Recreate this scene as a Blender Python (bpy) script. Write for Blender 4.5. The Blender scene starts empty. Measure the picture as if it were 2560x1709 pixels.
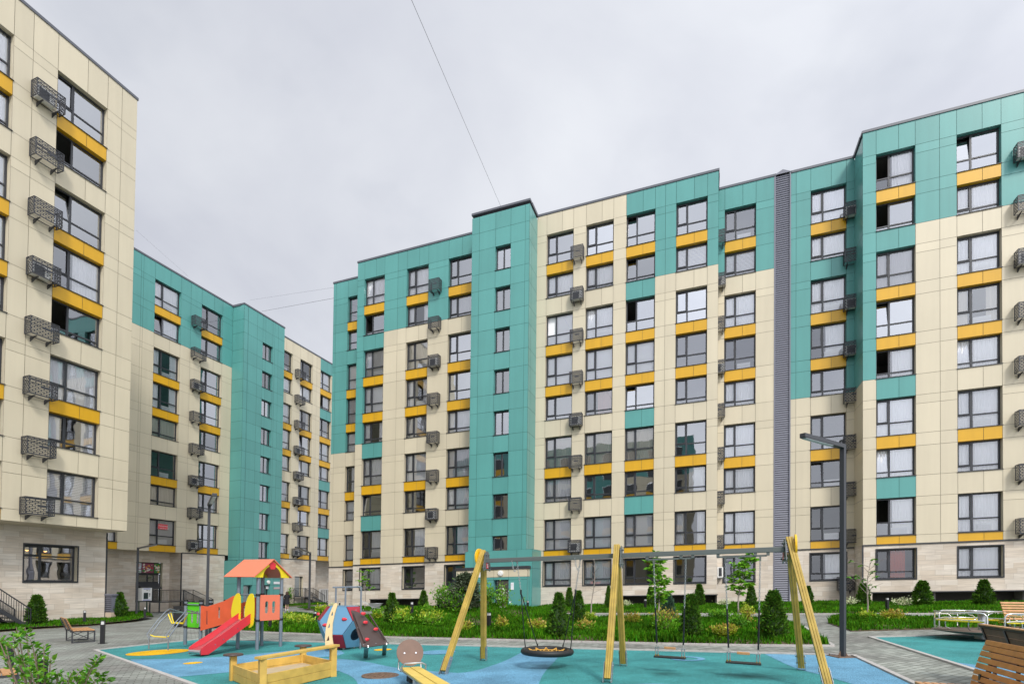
import bpy, math, random
import numpy as np
from mathutils import Vector, Matrix
from mathutils.geometry import tessellate_polygon

rng = np.random.default_rng(7)
random.seed(7)
SC = bpy.context.scene
COL = SC.collection
R = math.radians

# ------------------------------------------------------------------ camera and site frame
# the courtyard falls gently to the left: site level z' = z - K * x
F_PX, CY, PITCH, ROLL, TH, K, H = 1361.0, 1440.0, R(1.045), R(.657), R(19.55), .0323, 1.65
_cp, _sp, _cr, _sr = math.cos(PITCH), math.sin(PITCH), math.cos(ROLL), math.sin(ROLL)
FW = np.array([0, _cp, _sp]); _U0 = np.array([0, -_sp, _cp]); _R0 = np.array([1., 0, 0])
RT = _cr * _R0 + _sr * _U0
UP = -_sr * _R0 + _cr * _U0
CAM = np.array([0, 0, H])
FR = {'F': (np.array([math.cos(TH), -math.sin(TH)]), np.array([math.sin(TH), math.cos(TH)])),
      'L': (np.array([math.sin(TH), math.cos(TH)]), np.array([-math.cos(TH), math.sin(TH)])),
      'B': (np.array([-math.cos(TH), math.sin(TH)]), np.array([-math.sin(TH), -math.cos(TH)]))}

def ray(x, y): return (x - 1280) / F_PX * RT + FW + (CY - y) / F_PX * UP
def at(x, y, z=0.):
    """site point on the level plane z seen at photo pixel x, y"""
    r = ray(x, y); t = (z - H) / (r[2] - K * r[0]); p = CAM + t * r
    return np.array([p[0], p[1], z])
def proj(p):
    v = np.array([p[0], p[1], p[2] + K * p[0]]) - CAM; d = v @ FW
    return 1280 + F_PX * (v @ RT) / d, CY - F_PX * (v @ UP) / d
def onp(fr, x, y, D):
    r = ray(x, y); d, m = FR[fr]; t = D / (r[:2] @ m); p = CAM + t * r
    return p[:2] @ d, p[2] - K * p[0]
def S(x, y, z): return Vector((x, y, z + K * x))
def P(fr, D, u, w, z):
    d, m = FR[fr]; p = u * d + (D - w) * m
    return S(p[0], p[1], z)

# ------------------------------------------------------------------ materials
MATS = {}
def nt(name):
    m = bpy.data.materials.new(name); m.use_nodes = True
    n = m.node_tree; n.nodes.clear()
    o = n.nodes.new('ShaderNodeOutputMaterial')
    return m, n, o
def lk(n, a, ao, b, bi): n.links.new(a.outputs[ao], b.inputs[bi])
def mat(name, col, rough=.5, metal=0., var=.0, noise=0., nscale=6., bump=0., bscale=40., spec=.5, trans=0., hue=0., coat=0., streak=0.):
    """principled material with per-piece variation (var), soft blotches (noise) and a fine bump"""
    if name in MATS: return MATS[name]
    m, n, o = nt(name)
    b = n.nodes.new('ShaderNodeBsdfPrincipled')
    b.inputs['Roughness'].default_value = rough; b.inputs['Metallic'].default_value = metal
    b.inputs['Specular IOR Level'].default_value = spec
    if coat: b.inputs['Coat Weight'].default_value = coat; b.inputs['Coat Roughness'].default_value = .15
    src = n.nodes.new('ShaderNodeRGB'); src.outputs[0].default_value = (*col, 1); last, lo = src, 0
    if var or hue:
        g = n.nodes.new('ShaderNodeNewGeometry')
        mr = n.nodes.new('ShaderNodeMapRange'); mr.inputs['To Min'].default_value = 1 - var; mr.inputs['To Max'].default_value = 1 + var
        lk(n, g, 'Random Per Island', mr, 'Value')
        h = n.nodes.new('ShaderNodeHueSaturation'); lk(n, last, lo, h, 'Color'); lk(n, mr, 0, h, 'Value')
        if hue:
            m2 = n.nodes.new('ShaderNodeMath'); m2.operation = 'MULTIPLY'; m2.inputs[1].default_value = 37.7
            m3 = n.nodes.new('ShaderNodeMath'); m3.operation = 'FRACT'
            lk(n, g, 'Random Per Island', m2, 0); lk(n, m2, 0, m3, 0)
            mh = n.nodes.new('ShaderNodeMapRange'); mh.inputs['To Min'].default_value = .5 - hue; mh.inputs['To Max'].default_value = .5 + hue
            lk(n, m3, 0, mh, 'Value'); lk(n, mh, 0, h, 'Hue')
        last, lo = h, 0
    if noise or bump or streak:
        tc = n.nodes.new('ShaderNodeNewGeometry')
    if noise:
        t = n.nodes.new('ShaderNodeTexNoise'); t.inputs['Scale'].default_value = nscale; t.inputs['Detail'].default_value = 5
        lk(n, tc, 'Position', t, 'Vector')
        mr = n.nodes.new('ShaderNodeMapRange'); mr.inputs['From Min'].default_value = .3; mr.inputs['From Max'].default_value = .7
        mr.inputs['To Min'].default_value = 1 - noise; mr.inputs['To Max'].default_value = 1 + noise
        lk(n, t, 0, mr, 'Value')
        h = n.nodes.new('ShaderNodeHueSaturation'); lk(n, last, lo, h, 'Color'); lk(n, mr, 0, h, 'Value'); last, lo = h, 0
    if streak:   # rain marks: noise drawn out downwards
        mp = n.nodes.new('ShaderNodeMapping'); mp.inputs['Scale'].default_value = (2.6, 2.6, .16); lk(n, tc, 'Position', mp, 'Vector')
        t = n.nodes.new('ShaderNodeTexNoise'); t.inputs['Scale'].default_value = 1; t.inputs['Detail'].default_value = 5; t.inputs['Roughness'].default_value = .6; lk(n, mp, 0, t, 'Vector')
        mr = n.nodes.new('ShaderNodeMapRange'); mr.inputs['From Min'].default_value = .32; mr.inputs['From Max'].default_value = .68
        mr.inputs['To Min'].default_value = 1 - streak; mr.inputs['To Max'].default_value = 1 + streak * .6; lk(n, t, 0, mr, 'Value')
        h = n.nodes.new('ShaderNodeHueSaturation'); lk(n, last, lo, h, 'Color'); lk(n, mr, 0, h, 'Value'); last, lo = h, 0
    lk(n, last, lo, b, 'Base Color')
    if bump:
        t = n.nodes.new('ShaderNodeTexNoise'); t.inputs['Scale'].default_value = bscale; t.inputs['Detail'].default_value = 3
        lk(n, tc, 'Position', t, 'Vector')
        bp = n.nodes.new('ShaderNodeBump'); bp.inputs['Strength'].default_value = bump; bp.inputs['Distance'].default_value = .02
        lk(n, t, 0, bp, 'Height'); lk(n, bp, 0, b, 'Normal')
    if trans:
        tr = n.nodes.new('ShaderNodeBsdfTranslucent'); lk(n, last, lo, tr, 'Color')
        mx = n.nodes.new('ShaderNodeMixShader'); mx.inputs[0].default_value = trans
        lk(n, b, 0, mx, 1); lk(n, tr, 0, mx, 2); lk(n, mx, 0, o, 0)
    else: lk(n, b, 0, o, 0)
    MATS[name] = m
    return m

BEIGE = mat('beige_panel', (.585, .52, .385), .42, var=.045, noise=.03, nscale=.35, streak=.035)
TEAL = mat('teal_panel', (.092, .305, .285), .30, var=.06, noise=.04, nscale=.4, streak=.05)
YELLOW = mat('yellow_panel', (.63, .345, .010), .35, var=.06, streak=.06)
SEAM = mat('panel_joint', (.26, .21, .14), .8)
SEAMD = mat('dark_joint', (.03, .10, .085), .8)
CAGE = mat('cage_grey', (.042, .044, .052), .45)
DARK = mat('dark_grey_metal', (.035, .037, .043), .45)
FRAME = mat('window_frame_grey', (.03, .032, .038), .38)
LOUV = mat('louvre_grey', (.165, .17, .21), .45)
COPING = mat('coping_metal', (.10, .105, .125), .4)
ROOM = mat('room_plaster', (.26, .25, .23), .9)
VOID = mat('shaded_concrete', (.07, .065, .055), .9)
CURT = mat('white_voile', (.94, .94, .96), .9, var=.03, trans=.06)
CURT2 = mat('grey_curtain', (.60, .59, .61), .9, trans=.12)
CURT3 = mat('pink_curtain', (.70, .42, .38), .9, trans=.25)
CURT4 = mat('orange_curtain', (.62, .09, .015), .9, trans=.2)
CURT5 = mat('beige_curtain', (.74, .68, .58), .9, trans=.12)
RADI = mat('radiator_white', (.8, .8, .8), .4)
GALV = mat('galvanised_steel', (.42, .43, .44), .38, .75, noise=.1)
STEEL = mat('polished_steel', (.62, .62, .63), .22, .9)
GREYP = mat('grey_painted_steel', (.19, .22, .26), .4, .2, noise=.06)
BEAM = mat('beam_grey', (.11, .125, .12), .45)
BLACK = mat('black_metal', (.012, .012, .014), .4)
RUBBER = mat('black_rubber', (.012, .012, .012), .55)
SWY = mat('yellow_timber', (.42, .285, .052), .5, noise=.2, nscale=5, var=.05)
SBY = mat('sandbox_timber', (.58, .37, .080), .55, noise=.17, nscale=5, var=.05)
PYEL = mat('yellow_plastic', (.80, .62, .02), .35)
PORA = mat('orange_plastic', (.72, .11, .038), .42, noise=.08, nscale=3)
PORA2 = mat('coral_roof_plastic', (.82, .20, .11), .35)
PRED = mat('red_plastic', (.66, .035, .05), .36, noise=.07, nscale=3)
PGRN = mat('green_plastic', (.10, .56, .008), .4)
PBLU = mat('blue_plastic', (.105, .25, .39), .42, var=.05)
DRED = mat('dark_red_panel', (.33, .018, .035), .42, var=.1)
PBRN = mat('brown_panel', (.065, .042, .038), .45)
PBRN2 = mat('brown_seat_panel', (.16, .088, .060), .5, noise=.1)
PTAN = mat('tan_plastic', (.68, .50, .26), .45)
WOODL = mat('larch_slat', (.52, .27, .115), .5, var=.18, noise=.14, nscale=9)
WOODM = mat('oiled_slat', (.50, .21, .05), .42, var=.22, noise=.16, nscale=9)
WOODD = mat('dark_stained_plank', (.13, .075, .038), .6, var=.15, noise=.2, nscale=7)
WHITE = mat('white_enamel', (.78, .78, .76), .4)
BARK = mat('bark', (.16, .12, .085), .9, noise=.25, nscale=20)
BARKL = mat('pale_bark', (.30, .26, .22), .9, noise=.2, nscale=20)
SOIL = mat('soil', (.09, .062, .035), .95, noise=.35, nscale=2.5, bump=.6, bscale=9)
KERB = mat('kerb_concrete', (.42, .40, .38), .85, noise=.12, nscale=8)
SAND = mat('sand', (.44, .35, .22), .95, noise=.1, bump=.5, bscale=30)
RUST = mat('rusty_iron', (.16, .10, .065), .75, noise=.35, nscale=14, bump=.6, bscale=60)
SKIN = mat('skin', (.55, .33, .24), .55)
HAIR = mat('brown_hair', (.045, .018, .010), .55)
CLOTH = mat('black_cloth', (.010, .010, .014), .85)
ROPE = mat('yellow_rope', (.60, .33, .06), .8)
CANVASB = mat('stroller_fabric', (.016, .016, .018), .85)
THUJA = mat('thuja_leaf', (.070, .165, .014), .65, spec=.2, var=.55, hue=.02, trans=.15)
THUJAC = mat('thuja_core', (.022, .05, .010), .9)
LEAF = mat('fresh_leaf', (.15, .36, .020), .5, spec=.25, var=.4, hue=.02, trans=.3)
LEAF2 = mat('deep_leaf', (.080, .225, .016), .5, spec=.25, var=.4, hue=.02, trans=.25)
LEAFY = mat('yellow_green_leaf', (.36, .46, .03), .5, var=.35, hue=.025, trans=.3)
LEAFR = mat('bronze_tipped_leaf', (.40, .32, .05), .5, var=.4, hue=.04, trans=.3)
LEAFP = mat('variegated_leaf', (.58, .64, .38), .6, var=.3, trans=.25)
SPRUCE = mat('spruce_needle', (.060, .085, .040), .6, var=.4, hue=.02)
JUNI = mat('juniper_needle', (.040, .095, .055), .6, var=.4)
PETAL = mat('white_petal', (.78, .78, .74), .6)
GRASS = mat('grass_blade', (.060, .195, .005), .7, spec=.12, var=.5, noise=.42, nscale=.8, hue=.022, trans=.3)
TURFT = None

def turf(name, col, wear_shade=()):
    m, n, o = nt(name)
    b = n.nodes.new('ShaderNodeBsdfPrincipled'); b.inputs['Roughness'].default_value = .9
    b.inputs['Specular IOR Level'].default_value = .2
    g = n.nodes.new('ShaderNodeNewGeometry')
    t = n.nodes.new('ShaderNodeTexNoise'); t.inputs['Scale'].default_value = 70; t.inputs['Detail'].default_value = 2
    t2 = n.nodes.new('ShaderNodeTexNoise'); t2.inputs['Scale'].default_value = .9; t2.inputs['Detail'].default_value = 7; t2.inputs['Roughness'].default_value = .65
    lk(n, g, 'Position', t, 'Vector'); lk(n, g, 'Position', t2, 'Vector')
    a = n.nodes.new('ShaderNodeMapRange'); a.inputs['From Min'].default_value = .35; a.inputs['From Max'].default_value = .65; a.inputs['To Min'].default_value = .55; a.inputs['To Max'].default_value = 1.4
    c = n.nodes.new('ShaderNodeMapRange'); c.inputs['From Min'].default_value = .3; c.inputs['From Max'].default_value = .62; c.inputs['To Min'].default_value = .68; c.inputs['To Max'].default_value = 1.12
    lk(n, t, 0, a, 'Value'); lk(n, t2, 0, c, 'Value')
    mu = n.nodes.new('ShaderNodeMath'); mu.operation = 'MULTIPLY'; lk(n, a, 0, mu, 0); lk(n, c, 0, mu, 1)
    for (wx, wy, wr, wk) in wear_shade:   # scuffs and dirt under the swings, with their soft shadow painted in
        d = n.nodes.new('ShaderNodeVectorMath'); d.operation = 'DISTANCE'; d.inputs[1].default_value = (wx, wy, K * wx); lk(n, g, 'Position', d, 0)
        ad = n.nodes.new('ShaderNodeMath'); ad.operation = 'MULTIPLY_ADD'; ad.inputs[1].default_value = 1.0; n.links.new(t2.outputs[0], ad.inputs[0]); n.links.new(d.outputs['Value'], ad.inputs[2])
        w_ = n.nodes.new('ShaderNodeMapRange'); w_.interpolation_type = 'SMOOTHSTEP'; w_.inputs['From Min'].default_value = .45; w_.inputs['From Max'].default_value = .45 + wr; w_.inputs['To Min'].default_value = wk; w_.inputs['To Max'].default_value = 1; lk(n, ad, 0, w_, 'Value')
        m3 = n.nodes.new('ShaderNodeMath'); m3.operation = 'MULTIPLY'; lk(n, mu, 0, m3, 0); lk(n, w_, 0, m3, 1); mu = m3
    h = n.nodes.new('ShaderNodeHueSaturation'); h.inputs['Color'].default_value = (*col, 1); lk(n, mu, 0, h, 'Value')
    lk(n, h, 0, b, 'Base Color')
    bp = n.nodes.new('ShaderNodeBump'); bp.inputs['Strength'].default_value = .5; bp.inputs['Distance'].default_value = .01
    lk(n, t, 0, bp, 'Height'); lk(n, bp, 0, b, 'Normal'); lk(n, b, 0, o, 0)
    return m
WEAR_SHADE = [(*at(1655, 1683)[:2], .55, .45), (*at(1868, 1690)[:2], .6, .42), (*at(1750, 1675)[:2], .4, .7), (*at(1372, 1668)[:2], .6, .62)]
TURFT = turf('teal_rubber', (.050, .245, .245), WEAR_SHADE)
TURFB = turf('blue_rubber', (.128, .300, .44), WEAR_SHADE)
TURFY = turf('yellow_rubber', (.74, .42, .01))

def stone_mat():
    m, n, o = nt('travertine_cladding')
    b = n.nodes.new('ShaderNodeBsdfPrincipled'); b.inputs['Roughness'].default_value = .7
    uv = n.nodes.new('ShaderNodeUVMap')
    br = n.nodes.new('ShaderNodeTexBrick')
    br.inputs['Scale'].default_value = 1; br.inputs['Brick Width'].default_value = 1.1; br.inputs['Row Height'].default_value = .30
    br.inputs['Mortar Size'].default_value = .008; br.inputs['Mortar Smooth'].default_value = .3; br.inputs['Bias'].default_value = 0
    br.offset = .37; br.squash = .7; br.squash_frequency = 3
    br.inputs['Color1'].default_value = (.67, .61, .53, 1); br.inputs['Color2'].default_value = (.57, .485, .39, 1); br.inputs['Mortar'].default_value = (.46, .40, .33, 1)
    lk(n, uv, 0, br, 'Vector')
    mp = n.nodes.new('ShaderNodeMapping'); mp.inputs['Scale'].default_value = (.5, 6, 1); lk(n, uv, 0, mp, 'Vector')
    ns = n.nodes.new('ShaderNodeTexNoise'); ns.inputs['Scale'].default_value = 2.2; ns.inputs['Detail'].default_value = 6; lk(n, mp, 0, ns, 'Vector')
    mr = n.nodes.new('ShaderNodeMapRange'); mr.inputs['From Min'].default_value = .3; mr.inputs['From Max'].default_value = .7; mr.inputs['To Min'].default_value = .86; mr.inputs['To Max'].default_value = 1.12
    lk(n, ns, 0, mr, 'Value')
    n2 = n.nodes.new('ShaderNodeTexNoise'); n2.inputs['Scale'].default_value = .35; n2.inputs['Detail'].default_value = 4; lk(n, uv, 0, n2, 'Vector')
    mr2 = n.nodes.new('ShaderNodeMapRange'); mr2.inputs['From Min'].default_value = .35; mr2.inputs['From Max'].default_value = .65; mr2.inputs['To Min'].default_value = .85; mr2.inputs['To Max'].default_value = 1.08
    lk(n, n2, 0, mr2, 'Value')
    mu = n.nodes.new('ShaderNodeMath'); mu.operation = 'MULTIPLY'; lk(n, mr, 0, mu, 0); lk(n, mr2, 0, mu, 1)
    h = n.nodes.new('ShaderNodeHueSaturation'); lk(n, br, 'Color', h, 'Color'); lk(n, mu, 0, h, 'Value')
    lk(n, h, 0, b, 'Base Color'); lk(n, b, 0, o, 0)
    return m
STONE = stone_mat()

def paving_mat():
    m, n, o = nt('concrete_block_paving')
    b = n.nodes.new('ShaderNodeBsdfPrincipled'); b.inputs['Roughness'].default_value = .75
    g = n.nodes.new('ShaderNodeNewGeometry')
    mp = n.nodes.new('ShaderNodeMapping'); mp.vector_type = 'POINT'; mp.inputs['Rotation'].default_value = (0, 0, R(-31)); lk(n, g, 'Position', mp, 'Vector')
    br = n.nodes.new('ShaderNodeTexBrick'); br.inputs['Scale'].default_value = 1; br.inputs['Brick Width'].default_value = .26; br.inputs['Row Height'].default_value = .14
    br.inputs['Mortar Size'].default_value = .011; br.inputs['Mortar Smooth'].default_value = .2
    br.inputs['Color1'].default_value = (.31, .325, .305, 1); br.inputs['Color2'].default_value = (.17, .18, .168, 1); br.inputs['Mortar'].default_value = (.10, .10, .09, 1)
    lk(n, mp, 0, br, 'Vector')
    big = n.nodes.new('ShaderNodeTexNoise'); big.inputs['Scale'].default_value = .45; big.inputs['Detail'].default_value = 6; lk(n, g, 'Position', big, 'Vector')
    cr = n.nodes.new('ShaderNodeValToRGB'); e = cr.color_ramp.elements
    e[0].position = .34; e[0].color = (.74, .70, .68, 1); e[1].position = .62; e[1].color = (1.10, 1.12, 1.06, 1)
    lk(n, big, 0, cr, 0)
    mx = n.nodes.new('ShaderNodeMix'); mx.data_type = 'RGBA'; mx.blend_type = 'MULTIPLY'; mx.inputs[0].default_value = 1
    n.links.new(br.outputs['Color'], mx.inputs[6]); n.links.new(cr.outputs[0], mx.inputs[7])
    n.links.new(mx.outputs[2], b.inputs['Base Color'])
    bp = n.nodes.new('ShaderNodeBump'); bp.inputs['Strength'].default_value = .5; bp.inputs['Distance'].default_value = .02; bp.invert = True
    lk(n, br, 'Fac', bp, 'Height'); lk(n, bp, 0, b, 'Normal'); lk(n, b, 0, o, 0)
    return m
PAVE = paving_mat()

def glass_mat(name, f=.0, tint=(.95, .97, .97), ior=1.9):
    m, n, o = nt(name)
    t = n.nodes.new('ShaderNodeBsdfTransparent'); t.inputs[0].default_value = (*tint, 1)
    g = n.nodes.new('ShaderNodeBsdfGlossy'); g.inputs['Roughness'].default_value = .015; g.inputs[0].default_value = (.95, .97, 1, 1)
    fr = n.nodes.new('ShaderNodeFresnel'); fr.inputs[0].default_value = ior
    # float glass is never quite flat
    ge = n.nodes.new('ShaderNodeNewGeometry'); ns = n.nodes.new('ShaderNodeTexNoise'); ns.inputs['Scale'].default_value = 1.1; ns.inputs['Detail'].default_value = 1
    lk(n, ge, 'Position', ns, 'Vector')
    bp = n.nodes.new('ShaderNodeBump'); bp.inputs['Strength'].default_value = .06; bp.inputs['Distance'].default_value = .05
    lk(n, ns, 0, bp, 'Height'); lk(n, bp, 0, g, 'Normal')
    ad = n.nodes.new('ShaderNodeMath'); ad.operation = 'ADD'; oi = n.nodes.new('ShaderNodeObjectInfo'); ra = n.nodes.new('ShaderNodeMapRange'); ra.inputs['To Min'].default_value = f * .45; ra.inputs['To Max'].default_value = f * 1.45; lk(n, oi, 'Random', ra, 'Value')
    ad.use_clamp = True; lk(n, fr, 0, ad, 0); lk(n, ra, 0, ad, 1)
    mx = n.nodes.new('ShaderNodeMixShader'); lk(n, ad, 0, mx, 0); lk(n, t, 0, mx, 1); lk(n, g, 0, mx, 2); lk(n, mx, 0, o, 0)
    return m
GLASS = glass_mat('window_glass', .34)
GLASSC = glass_mat('window_glass_clear', .19, (1, 1, 1), 1.5)

def emit(name, col, s):
    m, n, o = nt(name); e = n.nodes.new('ShaderNodeEmission'); e.inputs[0].default_value = (*col, 1); e.inputs[1].default_value = s; lk(n, e, 0, o, 0); return m
BULB = emit('lamp_glow', (1, .45, .10), 6)

# ------------------------------------------------------------------ mesh builder
class MB:
    def __init__(s): s.v = []; s.f = []; s.m = []; s.sm = []; s.uv = []; s.hasuv = False
    def add(s, vs, fs, m=0, smooth=False, uvs=None):
        o = len(s.v); s.v += [tuple(p) for p in vs]
        for i, f in enumerate(fs):
            s.f.append([o + k for k in f]); s.m.append(m); s.sm.append(smooth)
            if uvs is not None: s.uv.append([uvs[k] for k in f]); s.hasuv = True
            else: s.uv.append([(0, 0)] * len(f))
        return s
    def quad(s, a, b, c, d, m=0, uv=None): return s.add([a, b, c, d], [(0, 1, 2, 3)], m, False, uv)
    def hexa(s, p, m=0):  # 8 points: bottom 4 ccw, top 4 ccw
        return s.add(p, [(3, 2, 1, 0), (4, 5, 6, 7), (0, 1, 5, 4), (1, 2, 6, 5), (2, 3, 7, 6), (3, 0, 4, 7)], m)
    def box(s, x0, x1, y0, y1, z0, z1, m=0):
        return s.hexa([(x0, y0, z0), (x1, y0, z0), (x1, y1, z0), (x0, y1, z0), (x0, y0, z1), (x1, y0, z1), (x1, y1, z1), (x0, y1, z1)], m)
    def bar(s, p, q, w, h, m=0, up=(0, 0, 1)):
        p, q = Vector(p), Vector(q); d = (q - p).normalized(); up = Vector(up)
        sd = d.cross(up)
        if sd.length < 1e-4: sd = d.cross(Vector((0, 1, 0)))
        sd.normalize(); u2 = sd.cross(d).normalized(); a, b = sd * w / 2, u2 * h / 2
        return s.hexa([p - a - b, p + a - b, q + a - b, q - a - b, p - a + b, p + a + b, q + a + b, q - a + b], m)
    def tube(s, pts, r, n=8, m=0, closed=False, cap=True, smooth=True):
        pts = [Vector(p) for p in pts]; N = len(pts); rs = r if isinstance(r, (list, tuple)) else [r] * N
        vs = []; prev = None
        for i, p in enumerate(pts):
            if closed: d = pts[(i + 1) % N] - pts[i - 1]
            else: d = pts[min(i + 1, N - 1)] - pts[max(i - 1, 0)]
            d.normalize()
            if prev is None:
                a = d.cross(Vector((0, 0, 1)))
                if a.length < 1e-3: a = d.cross(Vector((1, 0, 0)))
            else: a = prev - d * prev.dot(d)
            a.normalize(); prev = a; b = d.cross(a)
            for k in range(n):
                t = 2 * math.pi * k / n; vs.append(p + (a * math.cos(t) + b * math.sin(t)) * rs[i])
        fs = []
        for i in range(N if closed else N - 1):
            j = (i + 1) % N
            for k in range(n): fs.append((i * n + k, i * n + (k + 1) % n, j * n + (k + 1) % n, j * n + k))
        s.add(vs, fs, m, smooth)
        if cap and not closed:
            s.add(vs[:n], [tuple(reversed(range(n)))], m); s.add(vs[-n:], [tuple(range(n))], m)
        return s
    def cyl(s, p, q, r, n=16, m=0, r2=None): return s.tube([p, q], [r, r if r2 is None else r2], n, m)
    def lathe(s, prof, c=(0, 0, 0), n=20, m=0, smooth=True):
        vs = []; fs = []; c = Vector(c)
        for r, z in prof:
            for k in range(n): t = 2 * math.pi * k / n; vs.append(c + Vector((r * math.cos(t), r * math.sin(t), z)))
        for i in range(len(prof) - 1):
            for k in range(n): fs.append((i * n + k, i * n + (k + 1) % n, (i + 1) * n + (k + 1) % n, (i + 1) * n + k))
        s.add(vs, fs, m, smooth)
        if prof[0][0] > 1e-4: s.add(vs[:n], [tuple(reversed(range(n)))], m)
        if prof[-1][0] > 1e-4: s.add(vs[-n:], [tuple(range(n))], m)
        return s
    def torus(s, c, Rr, r, ax=(0, 0, 1), n=20, k=8, m=0, sx=1.):
        c, ax = Vector(c), Vector(ax).normalized(); a = ax.cross(Vector((.3, .9, .1))).normalized(); b = ax.cross(a)
        return s.tube([c + (a * math.cos(t) * sx + b * math.sin(t)) * Rr for t in [2 * math.pi * i / n for i in range(n)]], r, k, m, True)
    def plate(s, outer, o, ax, ay, th, holes=(), m=0):
        """flat panel: 2-d outline (with holes) in the plane o + x*ax + y*ay, thickness th along ax x ay"""
        o, ax, ay = Vector(o), Vector(ax), Vector(ay); nz = ax.cross(ay).normalized() * th
        loops = [list(outer)] + [list(h) for h in holes]
        tri = tessellate_polygon([[Vector((x, y, 0)) for x, y in l] for l in loops])
        flat = [p for l in loops for p in l]
        A = [o + ax * x + ay * y for x, y in flat]; B = [p + nz for p in A]
        def area(t): (x0, y0), (x1, y1), (x2, y2) = [flat[i] for i in t]; return (x1 - x0) * (y2 - y0) - (x2 - x0) * (y1 - y0)
        tri = [t if area(t) > 0 else (t[0], t[2], t[1]) for t in tri]
        s.add(A, [tuple(reversed(t)) for t in tri], m); s.add(B, [tuple(t) for t in tri], m)
        k = 0
        for l in loops:
            n = len(l)
            for i in range(n):
                j = (i + 1) % n; s.add([A[k + i], A[k + j], B[k + j], B[k + i]], [(0, 1, 2, 3)], m)
            k += n
        return s
    def build(s, name, mats, parent=None, loc=None, bevel=0):
        if not isinstance(mats, (list, tuple)): mats = [mats]
        me = bpy.data.meshes.new(name); me.from_pydata(s.v, [], s.f)
        for q in mats: me.materials.append(q)
        me.polygons.foreach_set('material_index', s.m); me.polygons.foreach_set('use_smooth', s.sm)
        if s.hasuv:
            l = me.uv_layers.new(name='UVMap'); l.data.foreach_set('uv', [c for f in s.uv for p in f for c in p])
        me.update()
        ob = bpy.data.objects.new(name, me); COL.objects.link(ob)
        if bevel:
            b = ob.modifiers.new('bevel', 'BEVEL'); b.width = bevel; b.segments = 2; b.limit_method = 'ANGLE'
        if loc is not None: ob.location = loc
        if parent is not None: ob.parent = parent
        return ob

def tag(o, label=None, cat=None, group=None, kind=None):
    if label: o['label'] = label
    if cat: o['category'] = cat
    if group: o['group'] = group
    if kind: o['kind'] = kind
    return o
def thing(name, label, cat, loc=(0, 0, 0), rotz=0, group=None):
    o = bpy.data.objects.new(name, None); COL.objects.link(o); o.empty_display_size = .2
    o.location = loc; o.rotation_euler = (0, 0, rotz)
    return tag(o, label, cat, group)
def kids(o): return [c for c in ALLKIDS.get(o.name, [])]
def dup(root, loc, label, rotz=None, group=None, scale=None):
    r = root.copy(); COL.objects.link(r); r.location = loc; r['label'] = label
    if rotz is not None: r.rotation_euler = (0, 0, rotz)
    if scale is not None: r.scale = scale
    if group: r['group'] = group
    for ch in list(root.children):
        c = ch.copy(); COL.objects.link(c); c.parent = r
        for g in list(ch.children):
            d = g.copy(); COL.objects.link(d); d.parent = c
    return r
def rect(x0, x1, y0, y1): return [(x0, y0), (x1, y0), (x1, y1), (x0, y1)]
def slot(cx, y0, y1, r, n=6):
    pts = [(cx + r * math.cos(t), y0 + r + r * math.sin(t)) for t in [math.pi + math.pi * i / n for i in range(n + 1)]]
    pts += [(cx + r * math.cos(t), y1 - r + r * math.sin(t)) for t in [math.pi * i / n for i in range(n + 1)]]
    return pts
def circ(cx, cy, r, n=20, ry=None): return [(cx + r * math.cos(2 * math.pi * i / n), cy + (ry or r) * math.sin(2 * math.pi * i / n)) for i in range(n)]

def smoothpoly(pts, it=2):
    """Chaikin corner cutting, closed"""
    pts = [np.array(p[:2], float) for p in pts]
    for _ in range(it):
        q = []
        for i in range(len(pts)):
            a, b = pts[i], pts[(i + 1) % len(pts)]; q += [a * .75 + b * .25, a * .25 + b * .75]
        pts = q
    return pts

# numpy foliage: every leaf is its own small folded blade
def leaf_obj(name, c, d, size, mats, parent=None, loc=None, width=.5, mi=None, fold=.25, label=None):
    c = np.asarray(c, float); N = len(c); d = np.asarray(d, float); d /= np.linalg.norm(d, axis=1)[:, None] + 1e-9
    size = np.broadcast_to(size, (N,))[:, None]
    q = rng.normal(size=(N, 3)); sd = np.cross(d, q); sd /= np.linalg.norm(sd, axis=1)[:, None] + 1e-9
    nz = np.cross(sd, d)
    base = c; tip = c + d * size; mid = c + d * size * .45
    l = mid + sd * size * width * .5 + nz * size * fold * .3; r_ = mid - sd * size * width * .5 + nz * size * fold * .3
    v = np.stack([base, l, tip, r_], 1).reshape(-1, 3)
    me = bpy.data.meshes.new(name); me.vertices.add(4 * N); me.vertices.foreach_set('co', v.ravel())
    me.loops.add(4 * N); me.loops.foreach_set('vertex_index', np.arange(4 * N, dtype=np.int32))
    me.polygons.add(N); me.polygons.foreach_set('loop_start', np.arange(0, 4 * N, 4, dtype=np.int32))
    if not isinstance(mats, (list, tuple)): mats = [mats]
    for m in mats: me.materials.append(m)
    if mi is not None: me.polygons.foreach_set('material_index', np.asarray(mi, dtype=np.int32))
    me.update(calc_edges=True); me.validate()
    ob = bpy.data.objects.new(name, me); COL.objects.link(ob)
    if loc is not None: ob.location = loc
    if parent is not None: ob.parent = parent
    return ob
def unit(n):
    v = rng.normal(size=(n, 3)); return v / np.linalg.norm(v, axis=1)[:, None]
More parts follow.
